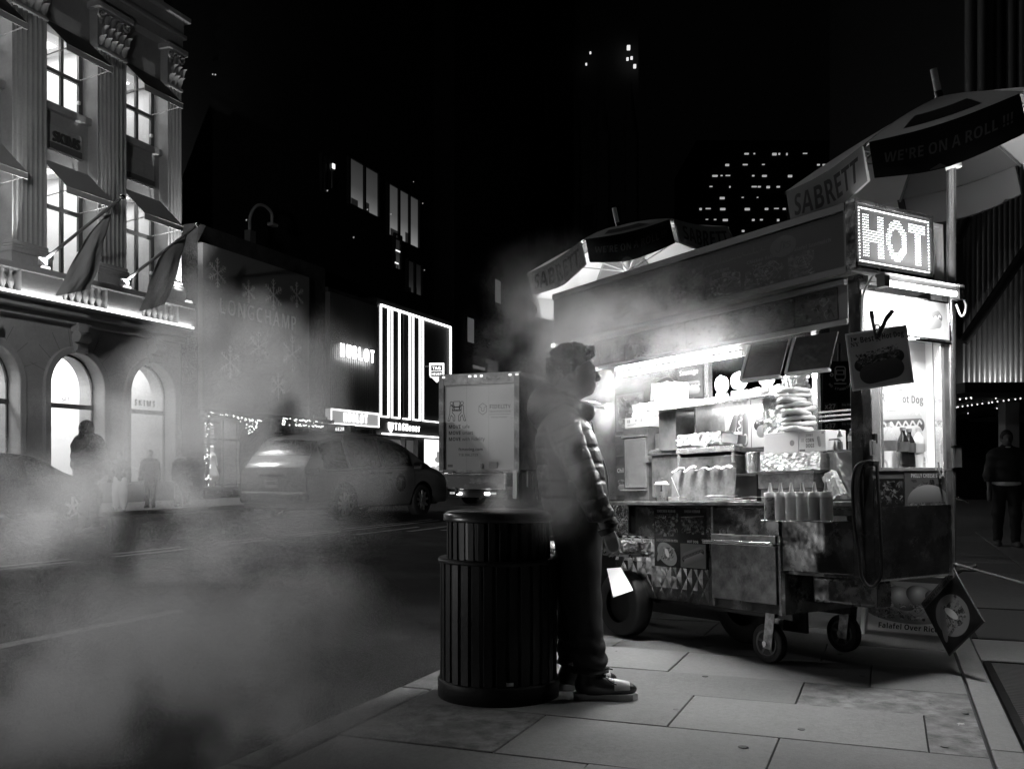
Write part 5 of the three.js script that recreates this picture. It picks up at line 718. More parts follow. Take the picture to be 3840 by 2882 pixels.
  part('window_frame', mg([b2(-0.02, 0.02, 1.16, 1.18, 0.02, 0.7, 0.003), b2(-0.02, 0.03, 1.165, 1.9, 0.02, 0.09, 0.004), b2(-0.015, 0.03, 1.165, 1.9, 0.105, 0.125, 0.004), b2(-0.02, 0.03, 1.165, 1.9, 0.64, 0.67, 0.004), b2(-0.02, 0.03, 1.88, 1.91, 0.02, 0.7, 0.003)]), mats.steelBright, c);
  const disp = part('display_case', mg([b2(0.1, 0.11, 1.17, 1.92, 0.1, 0.68), b2(0.0, 0.1, 1.9, 1.915, 0.1, 0.68), b2(0.02, 0.1, 1.165, 1.172, 0.1, 0.68), b2(0.0, 0.1, 1.17, 1.9, 0.67, 0.68), b2(0.0, 0.1, 1.17, 1.9, 0.09, 0.1)]), mats.white, c);
  part('paper_notice', mg([b2(0.096, 0.099, 1.62, 1.86, 0.16, 0.5), b2(0.094, 0.097, 1.5, 1.62, 0.3, 0.4)]), M(0.85, 0.8), disp);
  part('poster', endPlane(0.48, 0.66, 1.61, 1.85, 0.097), print(256, 320, (g, w, h) => { bg(g, w, h, 0.95); word(g, 'Pay', 30, 270, 80, 0.72, ''); }, 0.4, 0.9), disp);
  part('poster', endPlane(0.14, 0.66, 1.28, 1.61, 0.096), print(640, 420, (g, w, h) => { bg(g, w, h, 0.8); ilny(g, 30, 70, 56, 0.3); word(g, 'Real Hot Dog', 140, 78, 76, 0.4, 'bold', 470); hotdog(g, 350, 270, 520, -0.06, { bun: 0.85, saus: 0.4, mus: 0.8 }); mess(g, 100, 120, 480, 46, 40, 0.7, 0.9); g.fillStyle = gs(0.95); g.fillRect(230, 20, 130, 80); word(g, '= = =', 246, 66, 34, 0.5); }, 0.35, 0.95), disp);
  part('poster', endPlane(0.14, 0.66, 1.175, 1.275, 0.097), print(512, 100, (g, w, h) => { bg(g, w, h, 0.93); ilny(g, 14, 36, 34, 0.45); for (const x of [120, 430]) { g.fillStyle = gs(0.6); g.beginPath(); g.arc(x, 90, 46, 0, 7); g.fill(); g.fillStyle = gs(0.9); g.beginPath(); g.ellipse(x + 8, 96, 20, 34, 0, 0, 7); g.fill(); } }, 0.35, 0.95), disp);
  const ep = [];
  ep.push(part('poster', endPlane(0.03, 0.285, 0.97, 1.12, -0.015), print(256, 150, (g, w, h) => { bg(g, w, h, 0.12); mess(g, 10, 14, w - 20, h - 24, 60, 0.05, 0.42); }, 0.2), c));
  part('poster', endPlane(0.03, 0.285, 0.59, 0.94, -0.015), print(256, 350, (g, w, h) => { bg(g, w, h, 0.24); word(g, 'HOT DOG', 128, 62, 46, 0.55, 'bold', 220, 'sans-serif', 'center'); for (const x of [50, 128, 205]) { pill(g, x, 220, 230, 62, Math.PI / 2, 0.3, 0.2); pill(g, x, 220, 240, 26, Math.PI / 2, 0.2, 0.1); } }, 0.2), c);
  part('poster', endPlane(0.29, 0.71, 0.87, 1.16, -0.016), print(448, 310, (g, w, h) => { bg(g, w, h, 0.3); word(g, 'PHILLY CHEESE STEAK', 224, 38, 34, 0.7, 'bold', 330, 'sans-serif', 'center'); mess(g, 10, 50, 430, 250, 40, 0.15, 0.4); burger(g, 220, 185, 400, 230); }, 0.2), c);
  part('poster', endPlane(0.29, 0.71, 0.585, 0.865, -0.016), print(448, 300, (g, w, h) => { bg(g, w, h, 0.12); word(g, 'CORN', 110, 60, 40, 0.8, 'bold', 120, 'sans-serif', 'center'); word(g, 'DOG', 116, 112, 40, 0.8, 'bold', 90, 'sans-serif', 'center'); corndogs(g, 300, 170, 230, 260, 0.36); }, 0.2), c);
  part('edge_strip', mg([b2(-0.02, 0.0, 0.575, 1.17, 0.705, 0.715), b2(-0.02, -0.012, 0.575, 0.585, 0.02, 0.71)]), mats.steelBright, c);
  // menu board on the front, photo flap
  part('poster', nearPlane(1.215, 1.715, 0.565, 0.955, -0.006), print(512, 400, (g, w, h) => { bg(g, w, h, 0.05); const cap = ['CHICKEN KEBAB', 'SHISH KEBAB', 'CHICKEN KEBAB ON PITA', 'HOT DOG']; [[0, 0], [256, 0], [0, 200], [256, 200]].forEach(([x, y], k) => { g.fillStyle = gs(k === 3 ? 0.32 : 0.07); g.fillRect(x + 8, y + 34, 240, 160); if (k === 0) mess(g, x + 10, y + 34, 236, 158, 70, 0.05, 0.4); if (k === 1) { mess(g, x + 20, y + 50, 216, 120, 50, 0.05, 0.35); g.strokeStyle = gs(0.4); g.lineWidth = 4; g.beginPath(); g.moveTo(x + 20, y + 60); g.lineTo(x + 236, y + 50); g.stroke(); } if (k === 2) pita(g, x + 128, y + 112, 220, 150); if (k === 3) hotdog(g, x + 130, y + 120, 210, -0.3, { bun: 0.42, saus: 0.25, mus: 0.3 }); word(g, cap[k], x + 128, y + 28, 24, 0.55, 'bold', 220, 'sans-serif', 'center'); }); }, 0.25), c);
  part('photo_board', b2(1.95, 2.15, 0.775, 0.975, -0.04, -0.03, 0.003), M(0.6, 0.18, 0.9, { map: rep(texBlotch, 3), bumpMap: rep(texWaves, 4), bumpScale: 0.02 }), c);
  // interior posters
  const ip = (l0, l1, y0, y1, d, w, h, f) => part('poster', nearPlane(l0, l1, y0, y1, d), print(w, h, f, 0.35, 0.85), c);
  ip(1.42, 1.84, 1.36, 1.72, 0.625, 420, 360, (g, w, h) => { bg(g, w, h, 0.82); word(g, 'Corn Dog', 14, 66, 58, 0.45, 'bold', 280); ilny(g, 50, 160, 64, 0.2); corndogs(g, 290, 210, 230, 300, 0.45); });
  ip(0.99, 1.415, 1.36, 1.72, 0.627, 425, 360, (g, w, h) => { bg(g, w, h, 0.8); ilny(g, 18, 50, 44, 0.25); word(g, 'Best Hot Dog', 90, 74, 62, 0.4, 'bold', 330); hotdog(g, 210, 220, 360, -0.05, { bun: 0.6, saus: 0.3, top: 1 }); });
  ip(1.93, 2.2, 1.76, 2.0, 0.67, 256, 230, (g, w, h) => { bg(g, w, h, 0.4); word(g, 'Sausage', 20, 60, 50, 0.95, 'bold', 216); hotdog(g, 128, 160, 220, 0, { bun: 0.7, saus: 0.4 }); });
  ip(2.72, 2.97, 1.04, 1.28, 0.67, 256, 240, (g, w, h) => { bg(g, w, h, 0.42); word(g, 'Chili Dog', 20, 56, 48, 1, 'bold', 220); hotdog(g, 128, 160, 210, 0, { bun: 0.9, saus: 0.4, top: 1 }); });
  ip(2.6, 2.95, 1.56, 1.86, 0.67, 256, 220, (g, w, h) => { bg(g, w, h, 0.55); mess(g, 10, 10, 236, 200, 50, 0.35, 0.8); });
  // rolled hatch bar at the left
  const rb = part('roller', rod(V3(2.36, 1.7, 0.12), V3(2.86, 1.78, 0.12), 0.03, 16), mats.steelBright, c); part('end_cap', mg([put(cyl(0.045, 0.045, 0.02, 0, 0, 0, 0, 0, Math.PI / 2), 2.87, 1.78, 0.12), b2(2.84, 2.9, 1.72, 1.8, 0.1, 0.14)]), mats.dark, rb);
  // under frame, skirt, tyre and fender
  part('chassis', mg([b2(0.62, 2.9, 0.3, 0.34, 0.1, 0.16), b2(0.62, 2.9, 0.3, 0.34, 0.55, 0.61), b2(2.9, 3.4, 0.4, 0.46, 0.3, 0.4)]), mats.black, c);
  const ty = part('tyre', put(lathe([[0.15, -0.07], [0.24, -0.075], [0.265, -0.05], [0.27, 0], [0.265, 0.05], [0.24, 0.075], [0.15, 0.07]], 36).scale(0.85, 1, 0.85), 2.02, 0.285, -0.02, Math.PI / 2), mats.black, c); part('rim', put(cyl(0.12, 0.12, 0.08, 0, 0, 0, Math.PI / 2), 2.02, 0.285, -0.02), mats.black, ty);
  part('tyre', put(lathe([[0.15, -0.07], [0.24, -0.075], [0.265, -0.05], [0.27, 0], [0.265, 0.05], [0.24, 0.075], [0.15, 0.07]], 36), 1.3, 0.32, 0.45, Math.PI / 2), mats.rubber, c);
  const tread = [put(b2(-0.11, 0.11, -0.006, 0.0, -0.16, 0.14), 0, 0, 0)]; for (let i = 0; i < 7; i++) for (let j = 0; j < 9; j++) { const g = bx(0.03, 0.004, 0.007, 0, 0, 0, 0, (i + j) % 2 ? 0.8 : -0.8); put(g, -0.095 + i * 0.032, 0.001, -0.145 + j * 0.033); tread.push(g); }
  {
    const cr = [[2277, 2132, 6.62], [2330, 2128, 6.58], [2376, 2213, 6.42], [2300, 2240, 6.42]].map(([X, Y, z]) => V3((X - CX) / F * z, EYE + (HY - Y) / F * z, -z).applyMatrix4(CARTI)), pt = (u, v, h = 0) => { const p = cr[0].clone().multiplyScalar((1 - u) * (1 - v)).addScaledVector(cr[1], u * (1 - v)).addScaledVector(cr[2], u * v).addScaledVector(cr[3], (1 - u) * v); return p.addScaledVector(V3(0, 0.55, -0.83), h); };
    const fg = [thick(4, 4, (u, v) => pt(u, v), 0.006)]; for (let i = 0; i < 6; i++) for (let j = 0; j < 8; j++) { const u = 0.08 + i * 0.165, v = 0.07 + j * 0.122, k = (i + j) % 2 ? 1 : -1; if (u < 0.97) fg.push(rod(pt(u - 0.045, v - 0.03 * k, 0.001), pt(u + 0.045, v + 0.03 * k, 0.001), 0.0035, 5)); }
    part('fender', mg(fg), M(0.78, 0.3, 0.6), c, 'bright diamond plate fender over the tyre'); void tread;
  } part('mud_guard', mg([b2(1.85, 2.4, 0.62, 0.64, -0.12, 0.1, 0.004)]), mats.steelWorn, c);
  for (const d of [0.12, 0.8]) {
    const y = 0.023, r = 0.12, k = part('caster', put(lathe([[0.03, -0.025], [0.085, -0.025], [0.11, -0.03], [r, -0.02], [r, 0.02], [0.11, 0.03], [0.085, 0.025], [0.03, 0.025]], 30), 0.82, y + r, d - 0.0, Math.PI / 2), mats.rubber, c);
    part('rim', mg([put(lathe([[0.07, -0.027], [0.085, -0.027], [0.085, 0.027], [0.07, 0.027]], 28), 0.82, y + r, d, Math.PI / 2), put(cyl(0.03, 0.03, 0.056, 0, 0, 0, Math.PI / 2), 0.82, y + r, d), ...[0, 1, 2, 3, 4].map((q) => { const g = bx(0.02, 0.06, 0.05, 0, 0.05, 0); g.rotateZ(q * 1.2566); return put(g, 0.82, y + r, d); })]), M(0.12, 0.5), k);
    part('fork', mg([put(b2(-0.035, 0.035, -0.03, 0.2, -0.042, -0.036, 0.002), 0.8, y + r, d, 0, 0, 0.14), put(b2(-0.035, 0.035, -0.03, 0.2, 0.036, 0.042, 0.002), 0.8, y + r, d, 0, 0, 0.14), bx(0.1, 0.012, 0.1, 0.775, y + r + 0.2, d), b2(0.72, 0.84, y + r + 0.2, 0.36, d - 0.05, d + 0.05)]), M(0.55, 0.4, 0.9, { map: rep(texBlotch, 5) }), k); part('axle', put(cyl(0.016, 0.016, 0.1, 0, 0, 0, Math.PI / 2), 0.82, y + r, d), mats.steelBright, k);
  }
  part('skirt_board', mg([b2(0.95, 2.6, 0.14, 0.34, 0.6, 0.62)]), mats.black, c);
  // foil drape and wall at the right inside
  part('side_wall', mg([b2(0.12, 0.14, 1.0, 1.3, 0.1, 0.66)]), mats.steel, c);
}
// ================= things on and about the cart =================
// fluorescent tube over the hatch
{
  const t = atCart('tube_light', 'long glaring fluorescent tube across the top of the serving hatch', 'light', 'fluorescent tubes on the cart', 1.565, 1.915, 0.09);
  part('tube', rod(V3(-0.62, 0, 0), V3(0.62, 0, 0), 0.016, 14), glow(1, 14), t);
  part('holder', mg([bx(0.03, 0.07, 0.05, -0.63, 0.015, 0), bx(0.03, 0.07, 0.05, 0.63, 0.015, 0), b2(-0.63, 0.63, 0.034, 0.05, -0.025, 0.03, 0.003)]), mats.white, t);
  const p = cw(1.565, 1.893, 0.085); area(1.2, 0.035, 520, p, p.clone().add(V3(0, -1, 0)));
  const q = cw(1.565, 1.925, 0.062), qq = cw(1.565, 2.05, -0.35); area(1.2, 0.035, 170, q, qq);
  const back = cw(1.565, 1.9, 0.12); area(1.1, 0.03, 150, back, cw(1.565, 1.7, 0.6));
}
{
  const t = atCart('tube_light', 'short fluorescent tube under the red-hot letters on the end of the cart', 'light', 'fluorescent tubes on the cart', -0.14, 2.135, 0.3);
  t.userData.label = 'short fluorescent tube under the dotted HOT letters on the end of the cart';
  part('tube', rod(V3(0, 0, -0.3), V3(0, 0.0, 0.3), 0.016, 14), glow(1, 8), t);
  part('holder', mg([bx(0.05, 0.07, 0.04, 0, 0.01, -0.32), bx(0.05, 0.08, 0.05, 0, 0.01, 0.33), b2(-0.02, 0.05, 0.034, 0.05, -0.32, 0.32, 0.003)]), mats.dark, t);
  part('wire', mg([tube([V3(0.05, 0.04, -0.34), V3(0.06, -0.05, -0.4), V3(0.1, -0.12, -0.36), V3(0.1, -0.3, -0.37)], 0.006), tube([V3(0, 0.02, 0.35), V3(0.0, -0.06, 0.4), V3(0, -0.12, 0.36), V3(0.02, -0.05, 0.34)], 0.006)]), mats.white, t);
  const p = cw(-0.14, 2.112, 0.3); area(0.03, 0.58, 760, p, cw(-0.14, 1.0, 0.301)).up.set(0, 0, 1);
  const f = cw(-0.12, 2.125, 0.3), fl = area(0.6, 0.03, 14, f, cw(0.02, 1.95, 0.3)); fl.up.set(0, 1, 0);
  const u = cw(-0.19, 2.16, 0.3); area(0.58, 0.03, 420, u, cw(-0.5, 3.2, 0.3));
  const d = cw(0.055, 1.89, 0.38), dl = area(0.08, 0.4, 44, d, cw(0.056, 1.0, 0.38)); void dl;
}
{
  const t = atCart('tube_light', 'short fluorescent tube at the far left end of the cart hidden behind the canopy', 'light', 'fluorescent tubes on the cart', 2.99, 2.16, 0.35);
  part('tube', rod(V3(0, 0, -0.3), V3(0, 0, 0.3), 0.016, 14), glow(1, 20), t); part('holder', mg([bx(0.05, 0.06, 0.04, -0.01, 0, -0.32), bx(0.05, 0.06, 0.04, -0.01, 0, 0.32), b2(-0.06, -0.03, -0.03, 0.03, -0.32, 0.32)]), mats.dark, t);
  const p = cw(3.02, 2.19, 0.35); area(0.6, 0.03, 520, p, cw(3.05, 3.0, 0.35));
  const q = cw(3.02, 2.13, 0.35); area(0.6, 0.03, 110, q, cw(3.2, 1.7, 0.2));
}
// dotted HOT sign
{
  const s = atCart('led_sign', 'dark sign board with the word HOT in bright dots on the end of the canopy', 'sign', null, -0.03, 2.23, 0.205);
  part('box', b2(-0.02, 0.028, 0, 0.335, -0.325, 0.33, 0.004), mats.dark, s); part('rim', mg([b2(-0.03, 0.03, -0.012, 0.008, -0.335, 0.335, 0.003), b2(-0.03, 0.03, 0.33, 0.35, -0.335, 0.335, 0.003), b2(-0.03, 0.03, 0.008, 0.33, -0.335, -0.318), b2(-0.03, 0.03, 0.008, 0.33, 0.318, 0.335)]), mats.steelWorn, s);
  const dot = [], at = (d, y) => dot.push(put(plain(new THREE.OctahedronGeometry(0.0036)), -0.024, y, d)), edge = [], et = (d, y) => edge.push(put(plain(new THREE.OctahedronGeometry(0.0042)), -0.024, y, d));
  for (let k = 0; k <= 50; k++) { et(-0.295 + 0.59 * k / 50, 0.31); et(-0.295 + 0.59 * k / 50, 0.03); } for (let k = 1; k < 16; k++) { et(-0.295, 0.03 + 0.28 * k / 16); et(0.295, 0.03 + 0.28 * k / 16); }
  const grid = (d0, d1, y0, y1, test) => { for (let y = y0; y <= y1 + 1e-6; y += 0.0135) for (let d = d0; d <= d1 + 1e-6; d += 0.0135) if (test((d - d0) / (d1 - d0), (y - y0) / (y1 - y0))) at(d, y); };
  grid(-0.262, -0.1, 0.062, 0.278, (u, v) => u < 0.3 || u > 0.72 || Math.abs(v - 0.5) < 0.13);
  grid(-0.07, 0.1, 0.062, 0.278, (u, v) => { const r = Math.hypot((u - 0.5) / 0.5, (v - 0.5) / 0.5); return r < 1.04 && r > 0.55; });
  grid(0.125, 0.27, 0.062, 0.278, (u, v) => v > 0.76 || Math.abs(u - 0.5) < 0.17);
  part('led', mg(dot), glow(1, 3.2), s, undefined, 'stuff'); part('led_border', mg(edge), glow(1, 5), s, undefined, 'stuff');
  const p = cw(-0.07, 2.4, 0.2); area(0.55, 0.3, 0.9, p, cw(-1, 2.4, 0.2));
}
// halal food board below the tube, with clamp and sign hanging from it
{
  const b = atCart('food_board', 'bright printed board with gyro, halal lettering and hot dog under the short tube', 'sign', null, -0.02, 1.9, 0.33);
  part('panel', b2(-0.008, 0.012, -0.01, 0.22, -0.38, 0.38, 0.003), mats.steelWorn, b);
  part('print', put(plain(new THREE.PlaneGeometry(0.73, 0.205)), -0.01, 0.105, 0, 0, -Math.PI / 2), print(1024, 288, (g, w, h) => { bg(g, w, h, 0.72); g.fillStyle = gs(0.5); g.beginPath(); g.moveTo(20, 288); g.lineTo(150, 60); g.lineTo(330, 120); g.lineTo(300, 288); g.fill(); mess(g, 150, 50, 200, 190, 80, 0.3, 0.85); word(g, 'HALAL', 500, 96, 54, 0.35, '', 130, 'sans-serif', 'center'); halal(g, 500, 165, 60, 0.5); word(g, 'FOOD', 500, 258, 50, 0.2, '', 120, 'sans-serif', 'center'); hotdog(g, 790, 165, 330, -0.22, { bun: 0.62, saus: 0.5 }); }, 0.35, 0.95), b);
  part('frame', mg([b2(-0.02, 0.0, -0.025, -0.01, -0.385, 0.39, 0.002), b2(-0.02, 0.0, -0.01, 0.21, 0.365, 0.385, 0.002)]), mats.chrome, b);
}
{
  const c = V3(1.868, 1.735, -4.93), s = thing('hanging_sign', 'tilted square sign with a loaded hot dog clamped at the corner of the cart', 'sign', null, c, new THREE.Quaternion().setFromEuler(new THREE.Euler(0.02, -0.3, 0.13)));
  part('board', b2(-0.148, 0.148, -0.148, 0.148, -0.012, 0.002, 0.003), mats.white, s);
  part('print', put(plain(new THREE.PlaneGeometry(0.276, 0.276)), 0, 0, 0.004), print(512, 512, (g, w, h) => { bg(g, w, h, 0.68); ilny(g, 22, 66, 54, 0.08); word(g, 'Best', 104, 88, 76, 0.1, 'bold', 128); word(g, 'N', 244, 98, 66, 0.12, '', undefined, 'serif'); word(g, 'Y', 248, 82, 66, 0.12, '', undefined, 'serif'); word(g, 'Hot Dog', 300, 84, 70, 0.1, 'bold', 196); g.save(); g.translate(256, 320); g.rotate(-0.12); pill(g, 0, -40, 450, 120, 0, 0.22, 0.12); mess(g, -190, -150, 380, 120, 130, 0.08, 0.62); pill(g, 0, 60, 400, 190, 0, 0.34, 0.24); g.fillStyle = gs(0.28); g.restore(); }, 0.5, 1.0), s);
  const cl = thing('spring_clamp', 'black spring clamp gripping the top of the tilted hot dog sign', 'clamp', null, V3(1.85, 1.9, -4.92));
  part('jaw', mg([rod(V3(0, -0.07, 0.0), V3(-0.025, 0.03, 0.01), 0.008, 8), rod(V3(0.0, -0.06, 0.02), V3(0.045, 0.035, 0.02), 0.011, 8)]), mats.black, cl); part('handle', mg([rod(V3(-0.025, 0.03, 0.01), V3(-0.03, 0.07, 0.01), 0.011, 8), rod(V3(0.045, 0.035, 0.02), V3(0.075, 0.07, 0.02), 0.012, 8)]), mats.rubber, cl); part('spring', put(plain(new THREE.TorusGeometry(0.012, 0.004, 6, 14)), 0.0, -0.01, 0.01), mats.chrome, cl);
}
// bulb lamp
{
  const b = atCart('globe_bulb', 'bare white globe bulb shining beside the foil-wrapped column', 'light bulb', null, 0.965, 1.7, 0.3);
  part('globe', sph(0.05, 0, 0.07, 0, 1, 22), glow(1, 6), b); part('socket', cyl(0.03, 0.034, 0.04, 0, 0.005, 0), mats.white, b); part('cable', rod(V3(0, -0.04, 0), V3(0, 0, 0), 0.008), mats.black, b);
  lamp(1.6, cw(0.965, 1.77, 0.3), 2.3);
}
const T = (n, l, c, g, ...a) => atCart(n, l, c, g, ...a);
// foil column, pretzels, boxes
function crumple(w, h, d, k, n = 26) { const f = new THREE.BoxGeometry(w, h, d, n, n, Math.max(4, n / 2 | 0)), q = plain(f), p = q.attributes.position; for (let i = 0; i < p.count; i++) { const x = p.getX(i), y = p.getY(i), z = p.getZ(i), e = (s) => (fbm(x * 38 + s, y * 38 + s, z * 38) - 0.5) * k * 2 + (Math.abs(noise(x * 90 + s, y * 90, z * 90) - 0.5)) * k; p.setXYZ(i, x + e(3), y + e(17), z + e(31)); } q.deleteAttribute('normal'); q.computeVertexNormals(); return q; }
{
  const f = T('foil_column', 'tall foil-wrapped column standing behind the stack of pretzels', 'rack', null, 0.86, 1.42, 0.36); part('wrap', put(crumple(0.24, 0.3, 0.16, 0.008), 0, 0.15, 0), mats.foil, f); part('bag', put(crumple(0.12, 0.07, 0.1, 0.014, 14), -0.07, 0.32, 0), mats.foil, f);
  const names = ['topmost soft pretzel of the leaning stack', 'second soft pretzel from the top of the stack', 'third soft pretzel from the top of the stack', 'fourth soft pretzel from the top of the stack', 'fifth soft pretzel from the top of the stack', 'sixth soft pretzel from the top of the stack', 'third soft pretzel from the bottom of the stack', 'second soft pretzel from the bottom of the stack', 'bottom soft pretzel of the stack, lying on the white carton'];
  const base = [];
  names.forEach((n, i) => {
    const y = 1.665 - i * 0.029, l = 0.735 - [0, 0.005, 0.0, 0.02, 0.03, 0.035, 0.035, 0.045, 0.04][i] - 0.0;
    let o; if (i === 0) { o = T('soft_pretzel', n, 'pretzel', 'pretzels stacked on a post', l, y, 0.27); const pts = []; for (let k = 0; k < 14; k++) { const a = k / 14 * 6.283; pts.push(V3(0.095 * Math.cos(a) * (1 + 0.08 * Math.sin(3 * a)), 0.004 * Math.sin(2 * a), 0.075 * Math.sin(a))); } const m = P(0.62, 0.4, { clearcoat: 0.4, clearcoatRoughness: 0.3 }); part('loop', tube(pts, 0.0155, 60, 10, true), m, o); part('twist', mg([tube([V3(-0.06, 0.005, 0.05), V3(0, 0.014, 0), V3(0.05, 0.005, -0.05)], 0.013, 16, 8), tube([V3(0.06, 0.004, 0.05), V3(0, 0.002, 0.0), V3(-0.05, 0.005, -0.05)], 0.013, 16, 8)]), m, o); base.push(o); }
    else { o = copyOf(base[0], n); o.position.copy(cw(l, y, 0.27 + 0.01 * Math.sin(i * 2))); o.quaternion.copy(CQ).multiply(new THREE.Quaternion().setFromEuler(new THREE.Euler(RR(-0.08, 0.08), i * 1.1, RR(-0.1, 0.1)))); }
  });
  const tg = T('tongs', 'metal tongs standing upright in the top of the pretzel stack', 'tongs', null, 0.74, 1.67, 0.27); for (const k of [-1, 1]) part('arm', put(bx(0.012, 0.09, 0.006, 0, 0.04, 0), 0.013 * k, 0, 0, 0, 0, -0.22 * k), mats.steelBright, tg);
  const wb = T('carton', 'plain white carton beside the printed corn dog box', 'box', null, 0.79, 1.288, 0.31); part('carton', bx(0.275, 0.13, 0.18, 0, 0.065, 0, 0, 0, 0, 0.004), mats.white, wb); part('mark', put(plain(new THREE.CircleGeometry(0.018, 18)), -0.09, 0.06, -0.0915, 0, Math.PI), mats.mid, wb);
  const cb = T('corn_dog_box', 'white printed box lettered for jumbo corn dogs on the foil tray', 'box', null, 0.55, 1.288, 0.31); part('carton', bx(0.2, 0.125, 0.18, 0, 0.063, 0, 0, 0, 0, 0.004), mats.white, cb);
  part('print', put(plain(new THREE.PlaneGeometry(0.195, 0.12)), 0, 0.063, -0.0915, 0, Math.PI), print(400, 246, (g, w, h) => { bg(g, w, h, 0.86); word(g, 'JUMBO', 110, 62, 44, 0.42, 'bold', 110); word(g, 'CORN', 106, 132, 62, 0.16, 'bold', 130); word(g, 'DOGS', 106, 196, 62, 0.16, 'bold', 130); word(g, '28', 346, 40, 34, 0.3, 'bold'); pill(g, 310, 130, 130, 44, 1.35, 0.72, 0.55); g.fillStyle = gs(0.7); g.fillRect(30, 80, 52, 46); g.fillStyle = gs(0.4); g.fillRect(6, 216, 90, 22); }, 0.5, 0.9), cb);
  const ft = T('foil_tray', 'crinkled foil-covered tray under the cartons', 'tray', null, 0.7, 1.18, 0.36); part('foil', put(crumple(0.46, 0.105, 0.34, 0.01, 36), 0, 0.052, 0), mats.foil, ft);
  const fd = T('foil_drape', 'sheet of foil and plastic hanging at the right inside the hatch', 'foil sheet', null, 0.34, 1.0, 0.24); part('sheet', thick(24, 24, (u, v) => V3((u - 0.5) * 0.24, 0.285 - 0.28 * v, 0.02 * Math.sin(u * 7 + v * 3) + 0.03 * (fbm(u * 8, v * 8) - 0.5)), 0.002), M(0.7, 0.3, 0.6), fd); part('bag', put(crumple(0.07, 0.15, 0.05, 0.012, 12), 0.02, 0.09, -0.06, 0, 0, -0.5), P(0.85, 0.25, {}), fd);
}
// rack with small soda bottles
function soda(n, label, group, l, y, d, k, tone, sc = 1, cap = 0.6, lab = 0.3) {
  const b = T(n, label, 'bottle', group, l, y, d);
  const prof = k === 'water' ? [[0, 0], [0.03, 0], [0.034, 0.006], [0.034, 0.05], [0.031, 0.075], [0.034, 0.1], [0.034, 0.15], [0.03, 0.17], [0.014, 0.2], [0.013, 0.215]] : [[0, 0], [0.028, 0], [0.032, 0.006], [0.031, 0.06], [0.027, 0.09], [0.031, 0.13], [0.03, 0.15], [0.012, 0.19], [0.012, 0.205]];
  part('body', lathe(prof.map(([r, h]) => [r * sc, h * sc]), 22), tone === null ? P(1, 0.05, { transmission: 0.9, thickness: 0, ior: 1.33 }) : P(tone, 0.12, { clearcoat: 1 }), b);
  const ct = prof.at(-1)[1]; part('cap', cyl(0.0155 * sc, 0.0155 * sc, 0.018 * sc, 0, (ct + 0.008) * sc, 0), M(cap, 0.5), b);
  part('label', put(lathe([[0.0345 * sc, 0], [0.0348 * sc, 0.002], [0.0348 * sc, 0.05 * sc], [0.0345 * sc, 0.052 * sc]], 22), 0, 0.09 * sc, 0), M(lab, 0.6), b); return b;
}
{
  const rk = T('wire_rack', 'small dark wire rack holding sauce bottles at the right of the foil tray', 'rack', null, 0.43, 1.29, 0.3); part('wire', mg([tube([V3(0.06, 0, -0.05), V3(0.06, 0.055, -0.05), V3(0.05, 0.062, -0.05), V3(-0.05, 0.062, -0.05), V3(-0.06, 0.055, -0.05), V3(-0.06, 0, -0.05)], 0.004, 30), tube([V3(-0.08, 0.0, -0.05), V3(0.06, 0.0, -0.05), V3(0.06, 0, 0.06), V3(-0.08, 0, 0.06)], 0.004, 30, 6, true)]), mats.dark, rk); part('shelf', b2(-0.2, 0.08, -0.012, -0.004, -0.08, 0.12), mats.steel, rk);
  soda('sauce_bottle', 'small dark sauce bottle in the wire rack, left one', 'sauce bottles in the wire rack', 0.415, 1.292, 0.3, 's', 0.1, 0.55, 0.7, 0.75); soda('sauce_bottle', 'small dark sauce bottle right of the one in the wire rack', 'sauce bottles in the wire rack', 0.335, 1.292, 0.3, 's', 0.12, 0.55, 0.7, 0.75);
}
